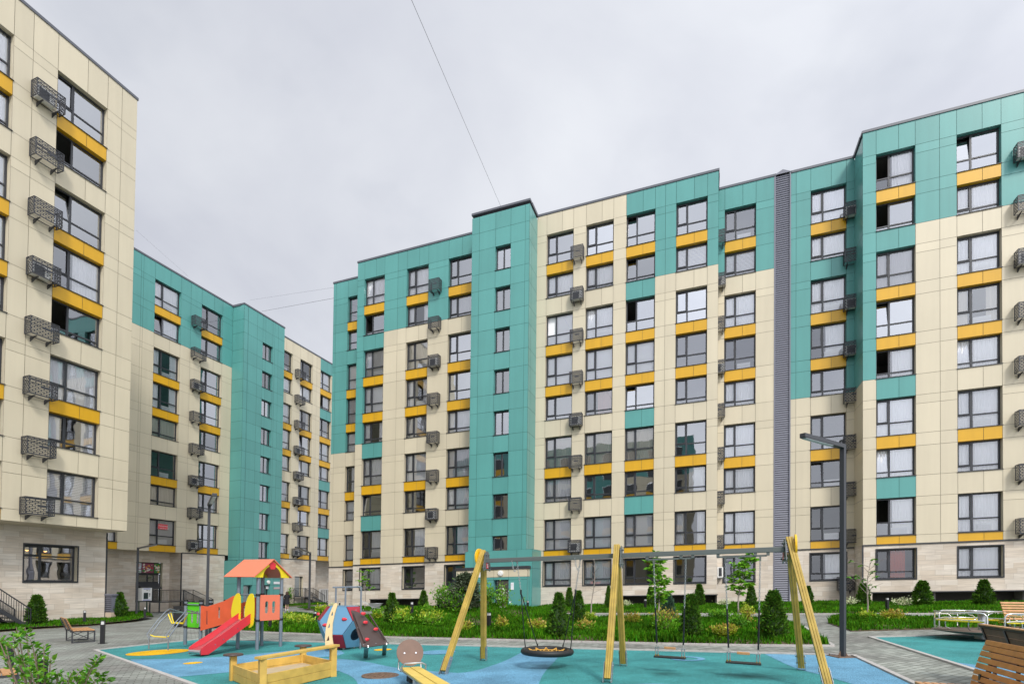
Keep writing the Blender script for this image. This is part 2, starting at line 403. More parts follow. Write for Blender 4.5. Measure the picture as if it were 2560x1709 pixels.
# ------------------------------------------------------------------ facade kit
WM = [BEIGE, TEAL, SEAM, STONE, SEAMD, COPING, ROOM, DARK, LOUV, VOID]
iB, iT, iS, iST, iSD, iC, iR, iD, iL, iV = range(10)
ROWS = {'F': [27.82 - 3.043 * k for k in range(8)], 'L': [29.42 - 3.02 * k for k in range(8)]}
TALL = [1, 0, 1, 1, 0, 1, 0, 1]          # which storeys have the tall window with a yellow panel under it
BASEZ = {'F': 3.70, 'L': 5.40}
def wh(k): return 2.29 if TALL[k] else 1.78
def inside(u, z, ops): return any(o[0] < u < o[1] and o[2] < z < o[3] for o in ops)

def panels(mb, fr, D, us, zs, ops, colfn, gap=.018, w=0.):
    us, zs = sorted(set(round(a, 4) for a in us)), sorted(set(round(a, 4) for a in zs))
    for a, b in zip(us, us[1:]):
        for c, d in zip(zs, zs[1:]):
            um, zm = (a + b) / 2, (c + d) / 2
            if b - a < .02 or d - c < .02 or inside(um, zm, ops): continue
            m = colfn(um, zm)
            if m is None: continue
            mb.quad(P(fr, D, a, w - .03, c), P(fr, D, b, w - .03, c), P(fr, D, b, w - .03, d), P(fr, D, a, w - .03, d), iSD if m == iT else iS)
            g = gap / 2
            mb.quad(P(fr, D, a + g, w, c + g), P(fr, D, b - g, w, c + g), P(fr, D, b - g, w, d - g), P(fr, D, a + g, w, d - g), m)
def reveal(mb, fr, D, o, colfn, dep=.34, w=0., top=None):
    u0, u1, z0, z1 = o[:4]; zm = (z0 + z1) / 2
    mb.quad(P(fr, D, u0, w, z0), P(fr, D, u0, w - dep, z0), P(fr, D, u0, w - dep, z1), P(fr, D, u0, w, z1), colfn(u0 - .12, zm) or iB)
    mb.quad(P(fr, D, u1, w - dep, z0), P(fr, D, u1, w, z0), P(fr, D, u1, w, z1), P(fr, D, u1, w - dep, z1), colfn(u1 + .12, zm) or iB)
    if top is not None: mb.quad(P(fr, D, u0, w - dep, z1), P(fr, D, u1, w - dep, z1), P(fr, D, u1, w, z1), P(fr, D, u0, w, z1), top)
    mb.quad(P(fr, D, u0, w, z0), P(fr, D, u1, w, z0), P(fr, D, u1, w - dep, z0), P(fr, D, u0, w - dep, z0), iD)
def side(mb, fr, u, D0, D1, zs, colfn, sgn, split=()):
    """return wall at u running from plane D0 (front) to D1 (back); sgn=+1 faces +u"""
    ds = sorted([D0, D1] + list(split))
    for c, d in zip(zs, zs[1:]):
        for a, b in zip(ds, ds[1:]):
            m = colfn(u, (c + d) / 2)
            if m is None: continue
            g = .011 if m != iST else 0
            for off, gg, mm in ((-.03 * sgn, 0, iSD if m == iT else iS), (0, g, m)):
                if m == iST and off: continue
                q = [P(fr, a + gg, u + off, 0, c + gg), P(fr, b - gg, u + off, 0, c + gg), P(fr, b - gg, u + off, 0, d - gg), P(fr, a + gg, u + off, 0, d - gg)]
                uv = [(a, c), (b, c), (b, d), (a, d)]
                if sgn < 0: q.reverse(); uv.reverse()
                mb.quad(*q, mm, uv)
def stone(mb, fr, D, us, zs, ops, w=0.):
    us, zs = sorted(set(us)), sorted(set(zs))
    for a, b in zip(us, us[1:]):
        for c, d in zip(zs, zs[1:]):
            if inside((a + b) / 2, (c + d) / 2, ops): continue
            mb.quad(P(fr, D, a, w, c), P(fr, D, b, w, c), P(fr, D, b, w, d), P(fr, D, a, w, d), iST, [(a, c), (b, c), (b, d), (a, d)])
def fbox(mb, fr, D, u0, u1, w0, w1, z0, z1, m):
    mb.hexa([P(fr, D, u0, w1, z0), P(fr, D, u1, w1, z0), P(fr, D, u1, w0, z0), P(fr, D, u0, w0, z0), P(fr, D, u0, w1, z1), P(fr, D, u1, w1, z1), P(fr, D, u1, w0, z1), P(fr, D, u0, w0, z1)], m)
def hslab(mb, fr, u0, u1, D0, D1, z, m, up=True):
    q = [P(fr, D0, u0, 0, z), P(fr, D0, u1, 0, z), P(fr, D1, u1, 0, z), P(fr, D1, u0, 0, z)]
    if not up: q.reverse()
    mb.quad(*q, m)
def coping(mb, fr, D, u0, u1, zt, back=.45, ov=.045):
    fbox(mb, fr, D, u0 - ov, u1 + ov, -back, ov, zt - .15, zt, 0)

# ---- windows (frame with sill > pane, curtain, radiator); meshes are shared between equal windows
_wc = {}
def wmesh(key, fn):
    if key not in _wc: _wc[key] = fn()
    return _wc[key]
def mesh_of(mb, name, mats):
    o = mb.build(name, mats); me = o.data; bpy.data.objects.remove(o); return me
def window(bld, fr, D, u0, u1, z0, z1, style='T', mull=.36, curtain=None, rad=False, opened=False, w=0., light=None):
    W, Hh = round(u1 - u0, 2), round(z1 - z0, 2); Z = 0
    tr = {'T': .36, 'S': .20, 'G': .24, 'N': .42, 'H': None, 'D': None, 'U': .70}[style] 
    fw = .085
    def L(mb, a, b, c, d, e, f, m): fbox(mb, fr, 0, a, b, c, d, e, f, m)
    def frame():
        mb = MB(); i0, i1 = -.33, -.25
        L(mb, 0, W, i0, i1, 0, fw, 0); L(mb, 0, W, i0, i1, Hh - fw, Hh, 0)
        L(mb, 0, fw, i0, i1, fw, Hh - fw, 0); L(mb, W - fw, W, i0, i1, fw, Hh - fw, 0)
        if mull: L(mb, W * mull - .052, W * mull + .052, i0, i1, fw, Hh - fw, 0)
        if tr:
            zt = Hh * tr
            segs = [(fw, W * mull - .052), (W * mull + .052, W - fw)] if mull else [(fw, W - fw)]
            for a, b in segs: L(mb, a, b, i0, i1, zt - .04, zt + .04, 0)
            if mull and not opened:      # opening sash stands a little proud
                a, b = segs[0]
                for q in ((a, b, zt + .04, zt + .09), (a, b, Hh - fw - .05, Hh - fw), (a, a + .05, zt + .09, Hh - fw - .05), (b - .05, b, zt + .09, Hh - fw - .05)):
                    L(mb, q[0], q[1], i1 + .002, i1 + .035, q[2], q[3], 0)
        if not (style == 'D'): L(mb, -.03, W + .03, -.248, .055, -.012, .018, 1)
        return mesh_of(mb, 'window', [FRAME, DARK])
    def pane():
        mb = MB(); zt = Hh * tr if tr else fw; a = fw; m = W * mull if mull else fw
        def q(x0, x1, y0, y1, t=0.):
            wq = -.29
            mb.quad(P(fr, 0, x0, wq, y0), P(fr, 0, x1, wq, y0), P(fr, 0, x1, wq - t, y1), P(fr, 0, x0, wq - t, y1))
        cells = []
        if mull: cells += [(a, m, zt, Hh - fw, 1), (m, W - fw, zt, Hh - fw, 0)]
        else: cells += [(a, W - fw, zt, Hh - fw, 0)]
        if tr: cells += ([(a, m, fw, zt, 0), (m, W - fw, fw, zt, 0)] if mull else [(a, W - fw, fw, zt, 0)])
        for c in cells:
            if c[4] and opened == 'open': continue
            q(*c[:4], .16 if (c[4] and opened == 'tilt') else 0.)
        return mesh_of(mb, 'pane', GLASS)
    def curt(kind):
        mb = MB()
        def cloth(x0, x1, zlo=.03, zhi=None, seed=0):
            r = random.Random(seed); n = max(8, int((x1 - x0) * 22)); zhi = zhi or Hh - .05; pts = []
            for i in range(n + 1):
                u = x0 + (x1 - x0) * i / n; pts.append((u, -.40 + .035 * math.sin(i * 1.9 + r.random()) + .02 * r.uniform(-1, 1)))
            vs = [P(fr, 0, u, ww, zlo) for u, ww in pts] + [P(fr, 0, u, ww, zhi) for u, ww in pts]; k = n + 1
            mb.add(vs, [(i, i + 1, k + i + 1, k + i) for i in range(n)], 0, True)
        if kind == 'full': cloth(.02, W - .02, seed=1)
        elif kind == 'right': cloth(W * .45, W - .02, seed=2)
        elif kind == 'sides': cloth(.02, W * .3, seed=3); cloth(W * .72, W - .02, seed=4)
        elif kind == 'mid': cloth(W * .36, W * .78, seed=5)
        elif kind == 'low': cloth(.02, W - .02, zhi=Hh * .62, seed=6)
        elif kind == 'blind':
            for i in range(int(Hh / .09)):
                z = .05 + i * .09
                mb.quad(P(fr, 0, .06, -.40, z), P(fr, 0, W - .06, -.40, z), P(fr, 0, W - .06, -.425, z + .078), P(fr, 0, .06, -.425, z + .078))
        elif kind == 'board':
            mb.quad(P(fr, 0, .05, -.38, .05), P(fr, 0, W - .05, -.38, .05), P(fr, 0, W - .05, -.38, Hh - .05), P(fr, 0, .05, -.38, Hh - .05))
        return mesh_of(mb, 'curtain', CURT)
    def rads():
        mb = MB()
        for i in range(14): L(mb, W * .42 + i * .062, W * .42 + i * .062 + .045, -.39, -.345, .10, .52, 0)
        L(mb, W * .42, W * .42 + .85, -.385, -.35, .14, .18, 0); L(mb, W * .42, W * .42 + .85, -.385, -.35, .44, .48, 0)
        return mesh_of(mb, 'radiator', RADI)
    def mk(nm, me, par, loc=None):
        o = bpy.data.objects.new(nm, me); COL.objects.link(o); o.parent = par
        if loc is not None: o.location = loc
        return o
    k = (fr, W, Hh, style, mull, bool(opened))
    f = mk('window', wmesh(('f',) + k, frame), bld, P(fr, D, u0, w, z0) - bld.location)
    if style == 'D': f.name = 'door'
    pn = mk('pane', wmesh(('p', opened) + k, pane), f)
    if curtain or rad or style == 'G': pn.material_slots[0].link = 'OBJECT'; pn.material_slots[0].material = GLASSC
    if curtain:
        kind, cm = curtain if isinstance(curtain, tuple) else (curtain, CURT)
        o = mk('blind' if kind in ('blind', 'board') else 'curtain', wmesh(('c', kind) + k, lambda: curt(kind)), f)
        if cm is not CURT: o.material_slots[0].link = 'OBJECT'; o.material_slots[0].material = cm
    if rad: mk('radiator', wmesh(('r',) + k, rads), f)
    return f
def spandrel(bld, fr, D, u0, u1, z0, z1, mull=.58):
    W, Hh = round(u1 - u0, 2), round(z1 - z0, 2)
    def fn():
        mb = MB(); g = .011
        for a, b in ((0, W * mull), (W * mull, W)):
            mb.quad(P(fr, 0, a + g, .004, g), P(fr, 0, b - g, .004, g), P(fr, 0, b - g, .004, Hh - g), P(fr, 0, a + g, .004, Hh - g), 0)
        mb.quad(P(fr, 0, 0, -.03, 0), P(fr, 0, W, -.03, 0), P(fr, 0, W, -.03, Hh), P(fr, 0, 0, -.03, Hh), 1)
        mb.quad(P(fr, 0, 0, -.34, .0), P(fr, 0, W, -.34, .0), P(fr, 0, W, .004, .0), P(fr, 0, 0, .004, .0), 0)
        return mesh_of(mb, 'spandrel_panel', [YELLOW, SEAM])
    o = bpy.data.objects.new('spandrel_panel', wmesh(('s', fr, W, Hh), fn)); COL.objects.link(o); o.parent = bld
    o.location = P(fr, D, u0, 0, z0) - bld.location
    return o

RC = random.Random(21)
def interior(k, n=8):
    """curtain, radiator and open sash of one flat"""
    c = RC.random(); cur = None
    if c < .42: cur = 'full'
    elif c < .50: cur = ('full', CURT2)
    elif c < .57: cur = ('sides', RC.choice([CURT, CURT5]))
    elif c < .66: cur = 'right'
    elif c < .70: cur = 'blind'
    elif c < .78 and k >= 5: cur = ('full', CURT5)
    elif c < .84: cur = 'board'
    op = False; o = RC.random()
    if o < .07: op = 'open'
    elif o < .20: op = 'tilt'
    return cur, RC.random() < .35, op

def block(bld, wall, fr, D, u0, u1, cols, colfn, useams=(), thick=11., roofz=None, ground=True, gvoid=None, extra_z=(), interiors=True, wallz0=None, styleN=None, gcur=None, groundz=-.3):
    """one facade section: upper panel wall with its windows, stone ground storey, roof, storey slabs behind the glass"""
    rows, bz = ROWS[fr], BASEZ[fr]; zt = roofz or (29.32 if fr == 'F' else 30.85)
    us = [u0, u1] + list(useams); zs = [bz, zt + .03]; ops = []; yel = []
    for k in range(8): zs += [rows[k], rows[k] - wh(k)] + ([rows[k] - .52] if k in (0, 2, 5, 7) else [])
    for ci, c in enumerate(cols):
        l, r = c[0], c[1]; us += [l, r]
        if r - l > 1.3: us.append(l + (r - l) * .58)
        for k in range(8):
            zb = rows[k] - wh(k); ops.append((l, r, zb, rows[k]))
            if TALL[k]:
                z2 = rows[k + 1] if k < 7 else bz + .0
                if not (k == 7 and len(c) > 2 and 'noyel' in c[2]): yel.append((l, r, z2, zb))
    panels(wall, fr, D, us, zs, ops + yel, colfn)
    for (l, r, zb, zt_) in ops:
        above_y = any(abs(y[2] - zt_) < .01 and abs(y[0] - l) < .01 for y in yel)
        reveal(wall, fr, D, (l, r, zb, zt_), colfn, top=None if above_y else colfn((l + r) / 2, zt_ + .1))
    for y in yel: spandrel(bld, fr, D, *y)
    for ci, c in enumerate(cols):
        l, r = c[0], c[1]; narrow = r - l < 1.3
        for k in range(8):
            cur, rad, op = interior(k)
            if len(c) > 2 and isinstance(c[2], dict) and k in c[2]: cur, rad, op = c[2][k]
            zb = rows[k] - wh(k)
            window(bld, fr, D, l, r, zb, rows[k], ('T' if TALL[k] else 'S') if not narrow else 'N', .36 if not narrow else 0, cur, rad and not narrow, op if not narrow else False)
    # roof, back rooms
    hslab(wall, fr, u0, u1, D + .02, D + thick, zt - .18, iC)
    if interiors:
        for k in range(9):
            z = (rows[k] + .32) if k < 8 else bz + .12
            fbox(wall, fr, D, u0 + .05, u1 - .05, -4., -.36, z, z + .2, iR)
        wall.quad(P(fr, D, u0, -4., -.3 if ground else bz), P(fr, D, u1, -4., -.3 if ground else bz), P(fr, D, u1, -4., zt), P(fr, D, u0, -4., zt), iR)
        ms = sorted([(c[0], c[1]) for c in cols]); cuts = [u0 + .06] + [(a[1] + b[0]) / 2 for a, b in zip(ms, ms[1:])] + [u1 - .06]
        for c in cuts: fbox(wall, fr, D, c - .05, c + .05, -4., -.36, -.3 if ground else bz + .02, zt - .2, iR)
    if ground:
        gz0, gz1 = 1.62, 3.42
        gops = [(c[0], c[1], gz0, gz1) for c in cols]
        gu = [u0, u1] + [x for c in cols for x in c[:2]]; gz = [groundz, gz0, gz1, bz]
        vops = []
        if gvoid:
            gu += list(gvoid); gz += [.82]; vops = [(gvoid[0], gvoid[1], groundz - 1, .82)]
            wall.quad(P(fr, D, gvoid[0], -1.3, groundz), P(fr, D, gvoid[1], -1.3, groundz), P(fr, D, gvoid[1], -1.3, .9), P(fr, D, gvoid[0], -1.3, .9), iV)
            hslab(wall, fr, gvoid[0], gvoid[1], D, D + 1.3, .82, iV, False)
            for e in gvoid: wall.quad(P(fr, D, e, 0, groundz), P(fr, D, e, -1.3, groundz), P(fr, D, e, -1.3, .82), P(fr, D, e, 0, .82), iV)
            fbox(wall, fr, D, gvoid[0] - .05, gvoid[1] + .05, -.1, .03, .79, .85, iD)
        stone(wall, fr, D, gu, gz, gops + vops)
        for g in gops:
            reveal(wall, fr, D, g, lambda u, z: iB, top=iB)
            t = .05
            for q in ((g[0] - t, g[1] + t, g[3], g[3] + t), (g[0] - t, g[1] + t, g[2] - t, g[2]), (g[0] - t, g[0], g[2], g[3]), (g[1], g[1] + t, g[2], g[3])):
                fbox(wall, fr, D, q[0], q[1], -.02, .035, q[2], q[3], iD)
        for i, c in enumerate(cols):
            cur = (gcur or {}).get(i, RC.choice(['full', None, ('full', CURT2), 'right']))
            window(bld, fr, D, c[0], c[1], gz0, gz1, 'G' if c[1] - c[0] > 1.3 else 'N', .36 if c[1] - c[0] > 1.3 else 0, cur, False, False)
        fbox(wall, fr, D, u0 - .02, u1 + .02, -.1, .05, bz - .04, bz + .04, iD)

Z13, Z22 = ROWS['F'][4] - 1.78, ROWS['F'][1] - 1.78
FZ = sorted([-.3, 3.70, 29.14] + ROWS['F'] + [ROWS['F'][k] - wh(k) for k in range(8)])
LZ = sorted([-.3, 5.40, 30.67] + ROWS['L'] + [ROWS['L'][k] - wh(k) for k in range(8)])
def FCOP(cp, *a): coping(cp, *a)

# ================= right block (corner bay R and the set-back bay Q)
b1 = thing('apartment_building', 'right apartment block with teal corner over cream panels, cut by the right edge', 'apartment building', P('F', 38.65, 9.1, 0, 0))
w1 = MB(); c1 = MB()
def colR(u, z):
    if z > Z22: return iT
    if u < 9.85 and z > Z13: return iT
    if 9.8 < u < 11.9 and any(not TALL[k] and ROWS['F'][k + 1] < z < ROWS['F'][k] - 1.7 for k in range(7)): return iT
    return iB
block(b1, w1, 'F', 38.65, 9.10, 21.0, [(9.82, 11.85, {0: ('right', False, 'open'), 1: (None, False, 'open'), 2: (('full', CURT2), False, False), 3: (None, False, 'tilt'), 6: ('full', False, 'tilt')}),
      (13.91, 16.03, {0: (None, False, 'tilt'), 1: ('full', False, False), 2: ('full', True, False), 4: ('full', False, 'tilt'), 5: ('full', True, False), 6: ('full', False, False), 7: ('full', True, False)}), (18.2, 20.2)], colR,
      useams=(13.07, 17.1), gvoid=(9.6, 17.2), gcur={0: ('mid', CURT4), 1: 'full'})
def colQ(u, z): return iT if z > Z13 else iB
block(b1, w1, 'F', 40.70, 5.36, 9.12, [(6.57, 8.66, {0: ('full', False, False), 2: ('full', True, False), 3: ('right', True, False), 4: (None, False, False), 5: (None, True, False), 7: (None, True, False)})], colQ, useams=(5.69,), gcur={0: 'right'})
side(w1, 'F', 9.10, 38.65, 40.70, [q for q in FZ if q >= 3.7], colQ, -1)
side(w1, 'F', 9.10, 38.65, 40.70, [-.3, 3.7], lambda u, z: iST, -1)
fbox(w1, 'F', 38.65, 9.06, 9.14, -.04, .03, -.3, 3.66, iD)
for D, a, b in ((38.65, 9.10, 21.0), (40.70, 5.3, 9.03)): coping(c1, 'F', D, a, b, 29.5)
fbox(c1, 'F', 38.65, 9.03, 9.40, -2.05, -.45, 29.3, 29.5, 0)
side(w1, 'F', 21.0, 38.65, 50, FZ, lambda u, z: iB, 1)
ob = MB.build
w1.build('wall', WM, b1, -b1.location); c1.build('coping', COPING, b1, -b1.location)
lv = MB()
fbox(lv, 'F', 40.70, 4.33, 5.36, -.5, -.0, -.3, 29.35, 0)
for i in range(200):
    z = -.2 + i * .15
    if z > 29.2: break
    lv.add([P('F', 40.7, u, w, zz) for u, w, zz in ((4.42, .02, z), (5.28, .02, z), (5.28, .07, z + .03), (4.42, .07, z + .03), (4.42, .02, z + .14), (5.28, .02, z + .14))], [(0, 1, 2, 3), (3, 2, 5, 4)], 0)
fbox(lv, 'F', 40.7, 4.33, 4.42, -.02, .12, -.3, 29.4, 0); fbox(lv, 'F', 40.7, 5.28, 5.36, -.02, .12, -.3, 29.4, 0)
lv.add([P('F', 40.7, u, w, z) for w in (.14, -.5) for u, z in ((4.3, 29.4), (5.4, 29.4), (4.85, 29.68))], [(0, 1, 2), (5, 4, 3), (0, 2, 5, 3), (1, 4, 5, 2)], 0)
lv.build('louvre_panel', LOUV, b1, -b1.location)

# ================= middle block: P, M, stair tower T, N, O
b2 = thing('apartment_building', 'long middle apartment block with a teal stair tower between cream bays', 'apartment building', P('F', 38.65, -12, 0, 0))
w2 = MB(); c2 = MB()
block(b2, w2, 'F', 40.60, .70, 4.40, [(1.18, 3.19, {1: ('blind', False, False), 0: (None, True, False), 2: ('full', False, False), 3: (None, True, False), 4: ('full', False, False), 5: ('full', True, False), 6: ('full', False, False), 7: ('full', False, False)})], lambda u, z: iT if z > Z22 else iB, gcur={0: None})
def colM(u, z):
    if u > -5.42 and z > Z22: return iT
    if u > -5.42 and u < -3.38:
        for k in range(7):
            if not TALL[k] and ROWS['F'][k + 1] < z < ROWS['F'][k] - 1.7: return iT
    return iB
CF = ('full', False, False)
block(b2, w2, 'F', 38.65, -12.02, .73, [(-11.27, -9.23, {0: (None, False, False), 1: CF, 2: ('board', False, 'open'), 3: ('board', False, False), 4: (None, False, False), 5: (('full', CURT5), False, False), 7: ('board', False, False)}),
      (-8.29, -6.30, {0: (None, False, False), 1: CF, 2: ('full', True, 'tilt'), 3: ('board', False, False), 4: (('right', CURT3), False, False), 5: (('full', CURT5), False, False), 6: (None, False, False), 7: ('board', False, False)}),
      (-5.40, -3.40, {0: (None, False, 'tilt'), 1: (None, False, 'tilt'), 2: (None, False, 'open'), 3: ('board', False, False), 4: (None, False, 'tilt'), 5: (('full', CURT5), False, False), 6: (None, False, False), 7: ('board', False, False)}),
      (-2.0, .03, {0: (None, False, False), 1: ('blind', False, False), 2: (None, False, False), 3: (None, False, False), 4: (None, False, False), 5: (None, False, False), 6: ('right', False, False), 7: ('sides', False, False)})], colM, useams=(-2.72,), gvoid=(-5.6, .74), gcur={0: 'full', 1: 'full', 2: None, 3: None})
side(w2, 'F', .73, 38.65, 40.60, [q for q in FZ if q >= 3.7], lambda u, z: iT if z > Z22 else iB, 1)
side(w2, 'F', .73, 38.65, 40.60, [-.3, 3.7], lambda u, z: iST, 1)
# stair tower
TW = [26.58 - 3.036 * k for k in range(8)]
tops = [(-14.63, -13.44, z - 1.78, z) for z in TW]
panels(w2, 'F', 36.75, [-16.52, -15.92, -14.63, -13.44, -12.34, -12.01], [4.25, 29.14] + TW + [z - 1.78 for z in TW] + [27.9], tops, lambda u, z: iT)
for o in tops:
    reveal(w2, 'F', 36.75, o, lambda u, z: iT, top=iT)
    window(b2, 'F', 36.75, *o, 'H', .5, None)
tz = sorted([4.25, 29.14, 27.9] + TW + [z - 1.78 for z in TW])
side(w2, 'F', -12.01, 36.75, 38.65, tz, lambda u, z: iT, 1, (37.3,)); side(w2, 'F', -16.52, 36.75, 38.65, tz, lambda u, z: iT, -1)
hslab(w2, 'F', -16.52, -12.01, 36.77, 42, 29.14, iC)
for k in range(10): fbox(w2, 'F', 36.75, -16.45, -12.08, -3, -.36, TW[0] + 1 - 3.036 * k, TW[0] + 1.2 - 3.036 * k, iR)
w2.quad(P('F', 36.75, -16.5, -3, -.3), P('F', 36.75, -12.05, -3, -.3), P('F', 36.75, -12.05, -3, 29), P('F', 36.75, -16.5, -3, 29), iR)
# base of the tower, a little wider
panels(w2, 'F', 36.45, [-16.62, -15.9, -12.6, -11.45], [-.3, 2.9, 4.25], [], lambda u, z: iT)
side(w2, 'F', -11.45, 36.45, 38.65, [-.3, 2.9, 4.25], lambda u, z: iT, 1); side(w2, 'F', -16.62, 36.45, 38.65, [-.3, 2.9, 4.25], lambda u, z: iT, -1)
hslab(w2, 'F', -16.62, -11.45, 36.45, 38.65, 4.25, iD)
def colN(u, z):
    if u < -27.2 and z > Z13: return iT
    if u < -25.2:
        if z > Z22: return iT
        for k in range(7):
            if not TALL[k] and ROWS['F'][k + 1] < z < ROWS['F'][k] - 1.7 and u > -27.25: return iT
        return iB
    if u > -23.2 + 1.2 and u > -19.4: return iT if z > ROWS['F'][1] + 1 or (z > Z22 and u > -17.4) else iB
    return iT if z > Z22 else iB
def colN2(u, z):
    if u > -19.4 and u < -17.3 and ROWS['F'][2] < z < Z22 + .02: return iB
    return iT if z > Z22 else colN(u, z)
block(b2, w2, 'F', 38.65, -27.93, -16.5, [(-27.23, -25.27, {0: ('full', False, 'tilt'), 1: (None, False, 'open'), 2: (('full', CURT2), True, 'tilt'), 3: ('board', False, False), 4: ('sides', False, False), 5: ('full', True, False), 7: ('right', True, False)}),
      (-23.16, -21.17, {0: CF, 2: (('full', CURT5), True, False), 3: ('sides', True, False), 5: ('board', False, False), 7: ('right', True, False)}), (-19.36, -17.36, {0: (None, False, False), 2: (None, False, False), 3: (None, False, False), 4: CF})], colN2, useams=(-24.0,), gvoid=(-26.2, -21.0), gcur={0: 'full', 1: None, 2: None})
block(b2, w2, 'F', 40.50, -31.83, -27.9, [(-30.26, -29.26, {0: (None, False, False), 1: (None, False, False)})], lambda u, z: iT if z > Z13 else iB, useams=(-31.53,), gcur={0: ('full', CURT2)})
side(w2, 'F', -27.93, 38.65, 40.5, [q for q in FZ if q >= 3.7], lambda u, z: iT if z > Z13 else iB, -1); side(w2, 'F', -27.93, 38.65, 40.5, [-.3, 3.7], lambda u, z: iST, -1)
side(w2, 'F', -31.83, 40.5, 51.5, [q for q in FZ if q >= 3.7], lambda u, z: iT if z > Z13 else iB, -1, (44, 48)); side(w2, 'F', -31.83, 40.5, 51.5, [-.3, 3.7], lambda u, z: iST, -1)
for D, a, b in ((40.60, .81, 4.4), (38.65, -11.93, .73), (36.75, -16.52, -12.01), (38.65, -27.93, -16.6), (40.5, -31.83, -28.0)): coping(c2, 'F', D, a, b, 29.5)
fbox(c2, 'F', 38.65, .4, .80, -1.95, -.45, 29.3, 29.5, 0); fbox(c2, 'F', 36.75, -12.3, -11.94, -1.9, -.45, 29.3, 29.5, 0); fbox(c2, 'F', 36.75, -16.59, -16.2, -1.9, -.45, 29.3, 29.5, 0)
fbox(c2, 'F', 38.65, -28.0, -27.6, -1.85, -.45, 29.3, 29.5, 0)
w2.build('wall', WM, b2, -b2.location); c2.build('coping', COPING, b2, -b2.location)
# entrance porch of the tower
ep = MB(); uL, uR = onp('F', 1140, 1460, 35.85)[0], onp('F', 1318, 1460, 35.85)[0]
dl, dr = onp('F', 1234, 1480, 35.85)[0], onp('F', 1271, 1480, 35.85)[0]
panels(ep, 'F', 35.85, [uL, (uL + dl) / 2, dl, dr, uR], [-.3, 2.12, 2.32, 2.86], [(dl, dr, -.4, 2.12)], lambda u, z: iB if z > 2.32 else iT)
reveal(ep, 'F', 35.85, (dl, dr, -.3, 2.12), lambda u, z: iT, dep=.4, top=iT)
side(ep, 'F', uL, 35.85, 38.6, [-.3, 2.32, 2.86], lambda u, z: iB if z > 2.32 else iT, -1); side(ep, 'F', uR, 35.85, 36.45, [-.3, 2.32, 2.86], lambda u, z: iB if z > 2.32 else iT, 1)
fbox(ep, 'F', 35.85, uL - .06, uR + .06, -2.7, .06, 2.86, 3.06, iD)
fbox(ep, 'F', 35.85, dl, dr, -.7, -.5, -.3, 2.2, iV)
ep.build('entrance_porch', WM, b2, -b2.location)
window(b2, 'F', 35.85, dl, dr, -.1, 2.12, 'D', 0, None, w=-.1)
pl = MB(); q = P('F', 35.85, onp('F', 1252, 1435, 35.85)[0], .0, 2.6); nrm = Vector((-FR['F'][1][0], -FR['F'][1][1], 0))
pl.cyl(q, q + nrm * .10, .19, 20, 0); pl.cyl(q + nrm * .10, q + nrm * .13, .12, 16, 0); pl.build('wall_lamp', WHITE, b2, -b2.location)
def flat_sign(name, fr, D, u0, u1, z0, z1, m, par, w0=.004, w1=.03):
    mb = MB(); fbox(mb, fr, D, u0, u1, w0, w1, z0, z1, 0); return mb.build(name, m, par, -par.location)
def text(name, s, fr, D, u, w, z, size, m, par, align='CENTER'):
    cu = bpy.data.curves.new(name, 'FONT'); cu.body = s; cu.size = size; cu.align_x = align; cu.align_y = 'CENTER'; cu.extrude = .002
    o = bpy.data.objects.new(name, cu); COL.objects.link(o)
    dg = bpy.context.evaluated_depsgraph_get(); me = bpy.data.meshes.new_from_object(o.evaluated_get(dg)); bpy.data.objects.remove(o)
    d, mm = FR[fr]; o = bpy.data.objects.new(name, me); COL.objects.link(o)
    M = Matrix(((d[0], 0, -mm[0]), (d[1], 0, -mm[1]), (K * d[0], 1, 0))).to_4x4(); M.translation = P(fr, D, u, w, z)
    me.transform(M); me.materials.clear(); me.materials.append(m)
    if par is not None:
        o.parent = par; o.location = -par.location
    return o
INK = mat('dark_ink', (.03, .03, .06), .6); INKR = mat('red_print', (.55, .03, .03), .5); INKB = mat('blue_print', (.05, .08, .42), .5)
SIGNW = mat('sign_white', (.72, .74, .78), .5); SIGNR = mat('sign_red', (.62, .025, .03), .45)
un = onp('F', 1206, 1434, 35.85)[0]
flat_sign('number_plate', 'F', 35.85, un - .30, un + .30, 2.34, 2.82, SIGNW, b2); text('plate_text', '12', 'F', 35.85, un + .06, .034, 2.63, .34, INK, b2)
us_ = onp('F', 1281, 1457, 35.85)[0]
flat_sign('notice_board', 'F', 35.85, us_ - .11, us_ + .11, 1.42, 1.92, SIGNW, b2); text('notice_mark', '<', 'F', 35.85, us_ - .02, .034, 1.76, .14, INKR, b2)
# ================= left wing L1 (nearest, at the left edge)
b3 = thing('apartment_building', 'cream apartment block at the left edge, upper floors jutting over a stone base', 'apartment building', P('L', 32.35, 22.7, 0, 0))
w3 = MB(); c3 = MB()
block(b3, w3, 'L', 32.35, 11.0, 22.74, [(14.05, 16.58, {}), (18.52, 21.05, {0: (None, False, False), 1: (None, False, 'open'), 2: (None, False, 'tilt'), 3: ('right', False, False), 4: (None, False, 'open'), 5: ('full', True, False), 6: ('sides', False, False), 7: ('blind', False, False), 'noyel': 1})],
      lambda u, z: iB, useams=(17.4, 21.85), ground=False, roofz=31.45)
side(w3, 'L', 22.74, 32.35, 43.35, [z for z in LZ if z >= 5.4][:-1] + [31.27], lambda u, z: iB, 1, (36, 40))
hslab(w3, 'L', 11.0, 22.74, 32.35, 34.2, 5.40, iB, False)
stone(w3, 'L', 34.05, [11, 18.53, 21.13, 22.74], [-.4, 2.45, 4.43, 5.4], [(18.53, 21.13, 2.45, 4.43)])
reveal(w3, 'L', 34.05, (18.53, 21.13, 2.45, 4.43), lambda u, z: iB, top=iD)
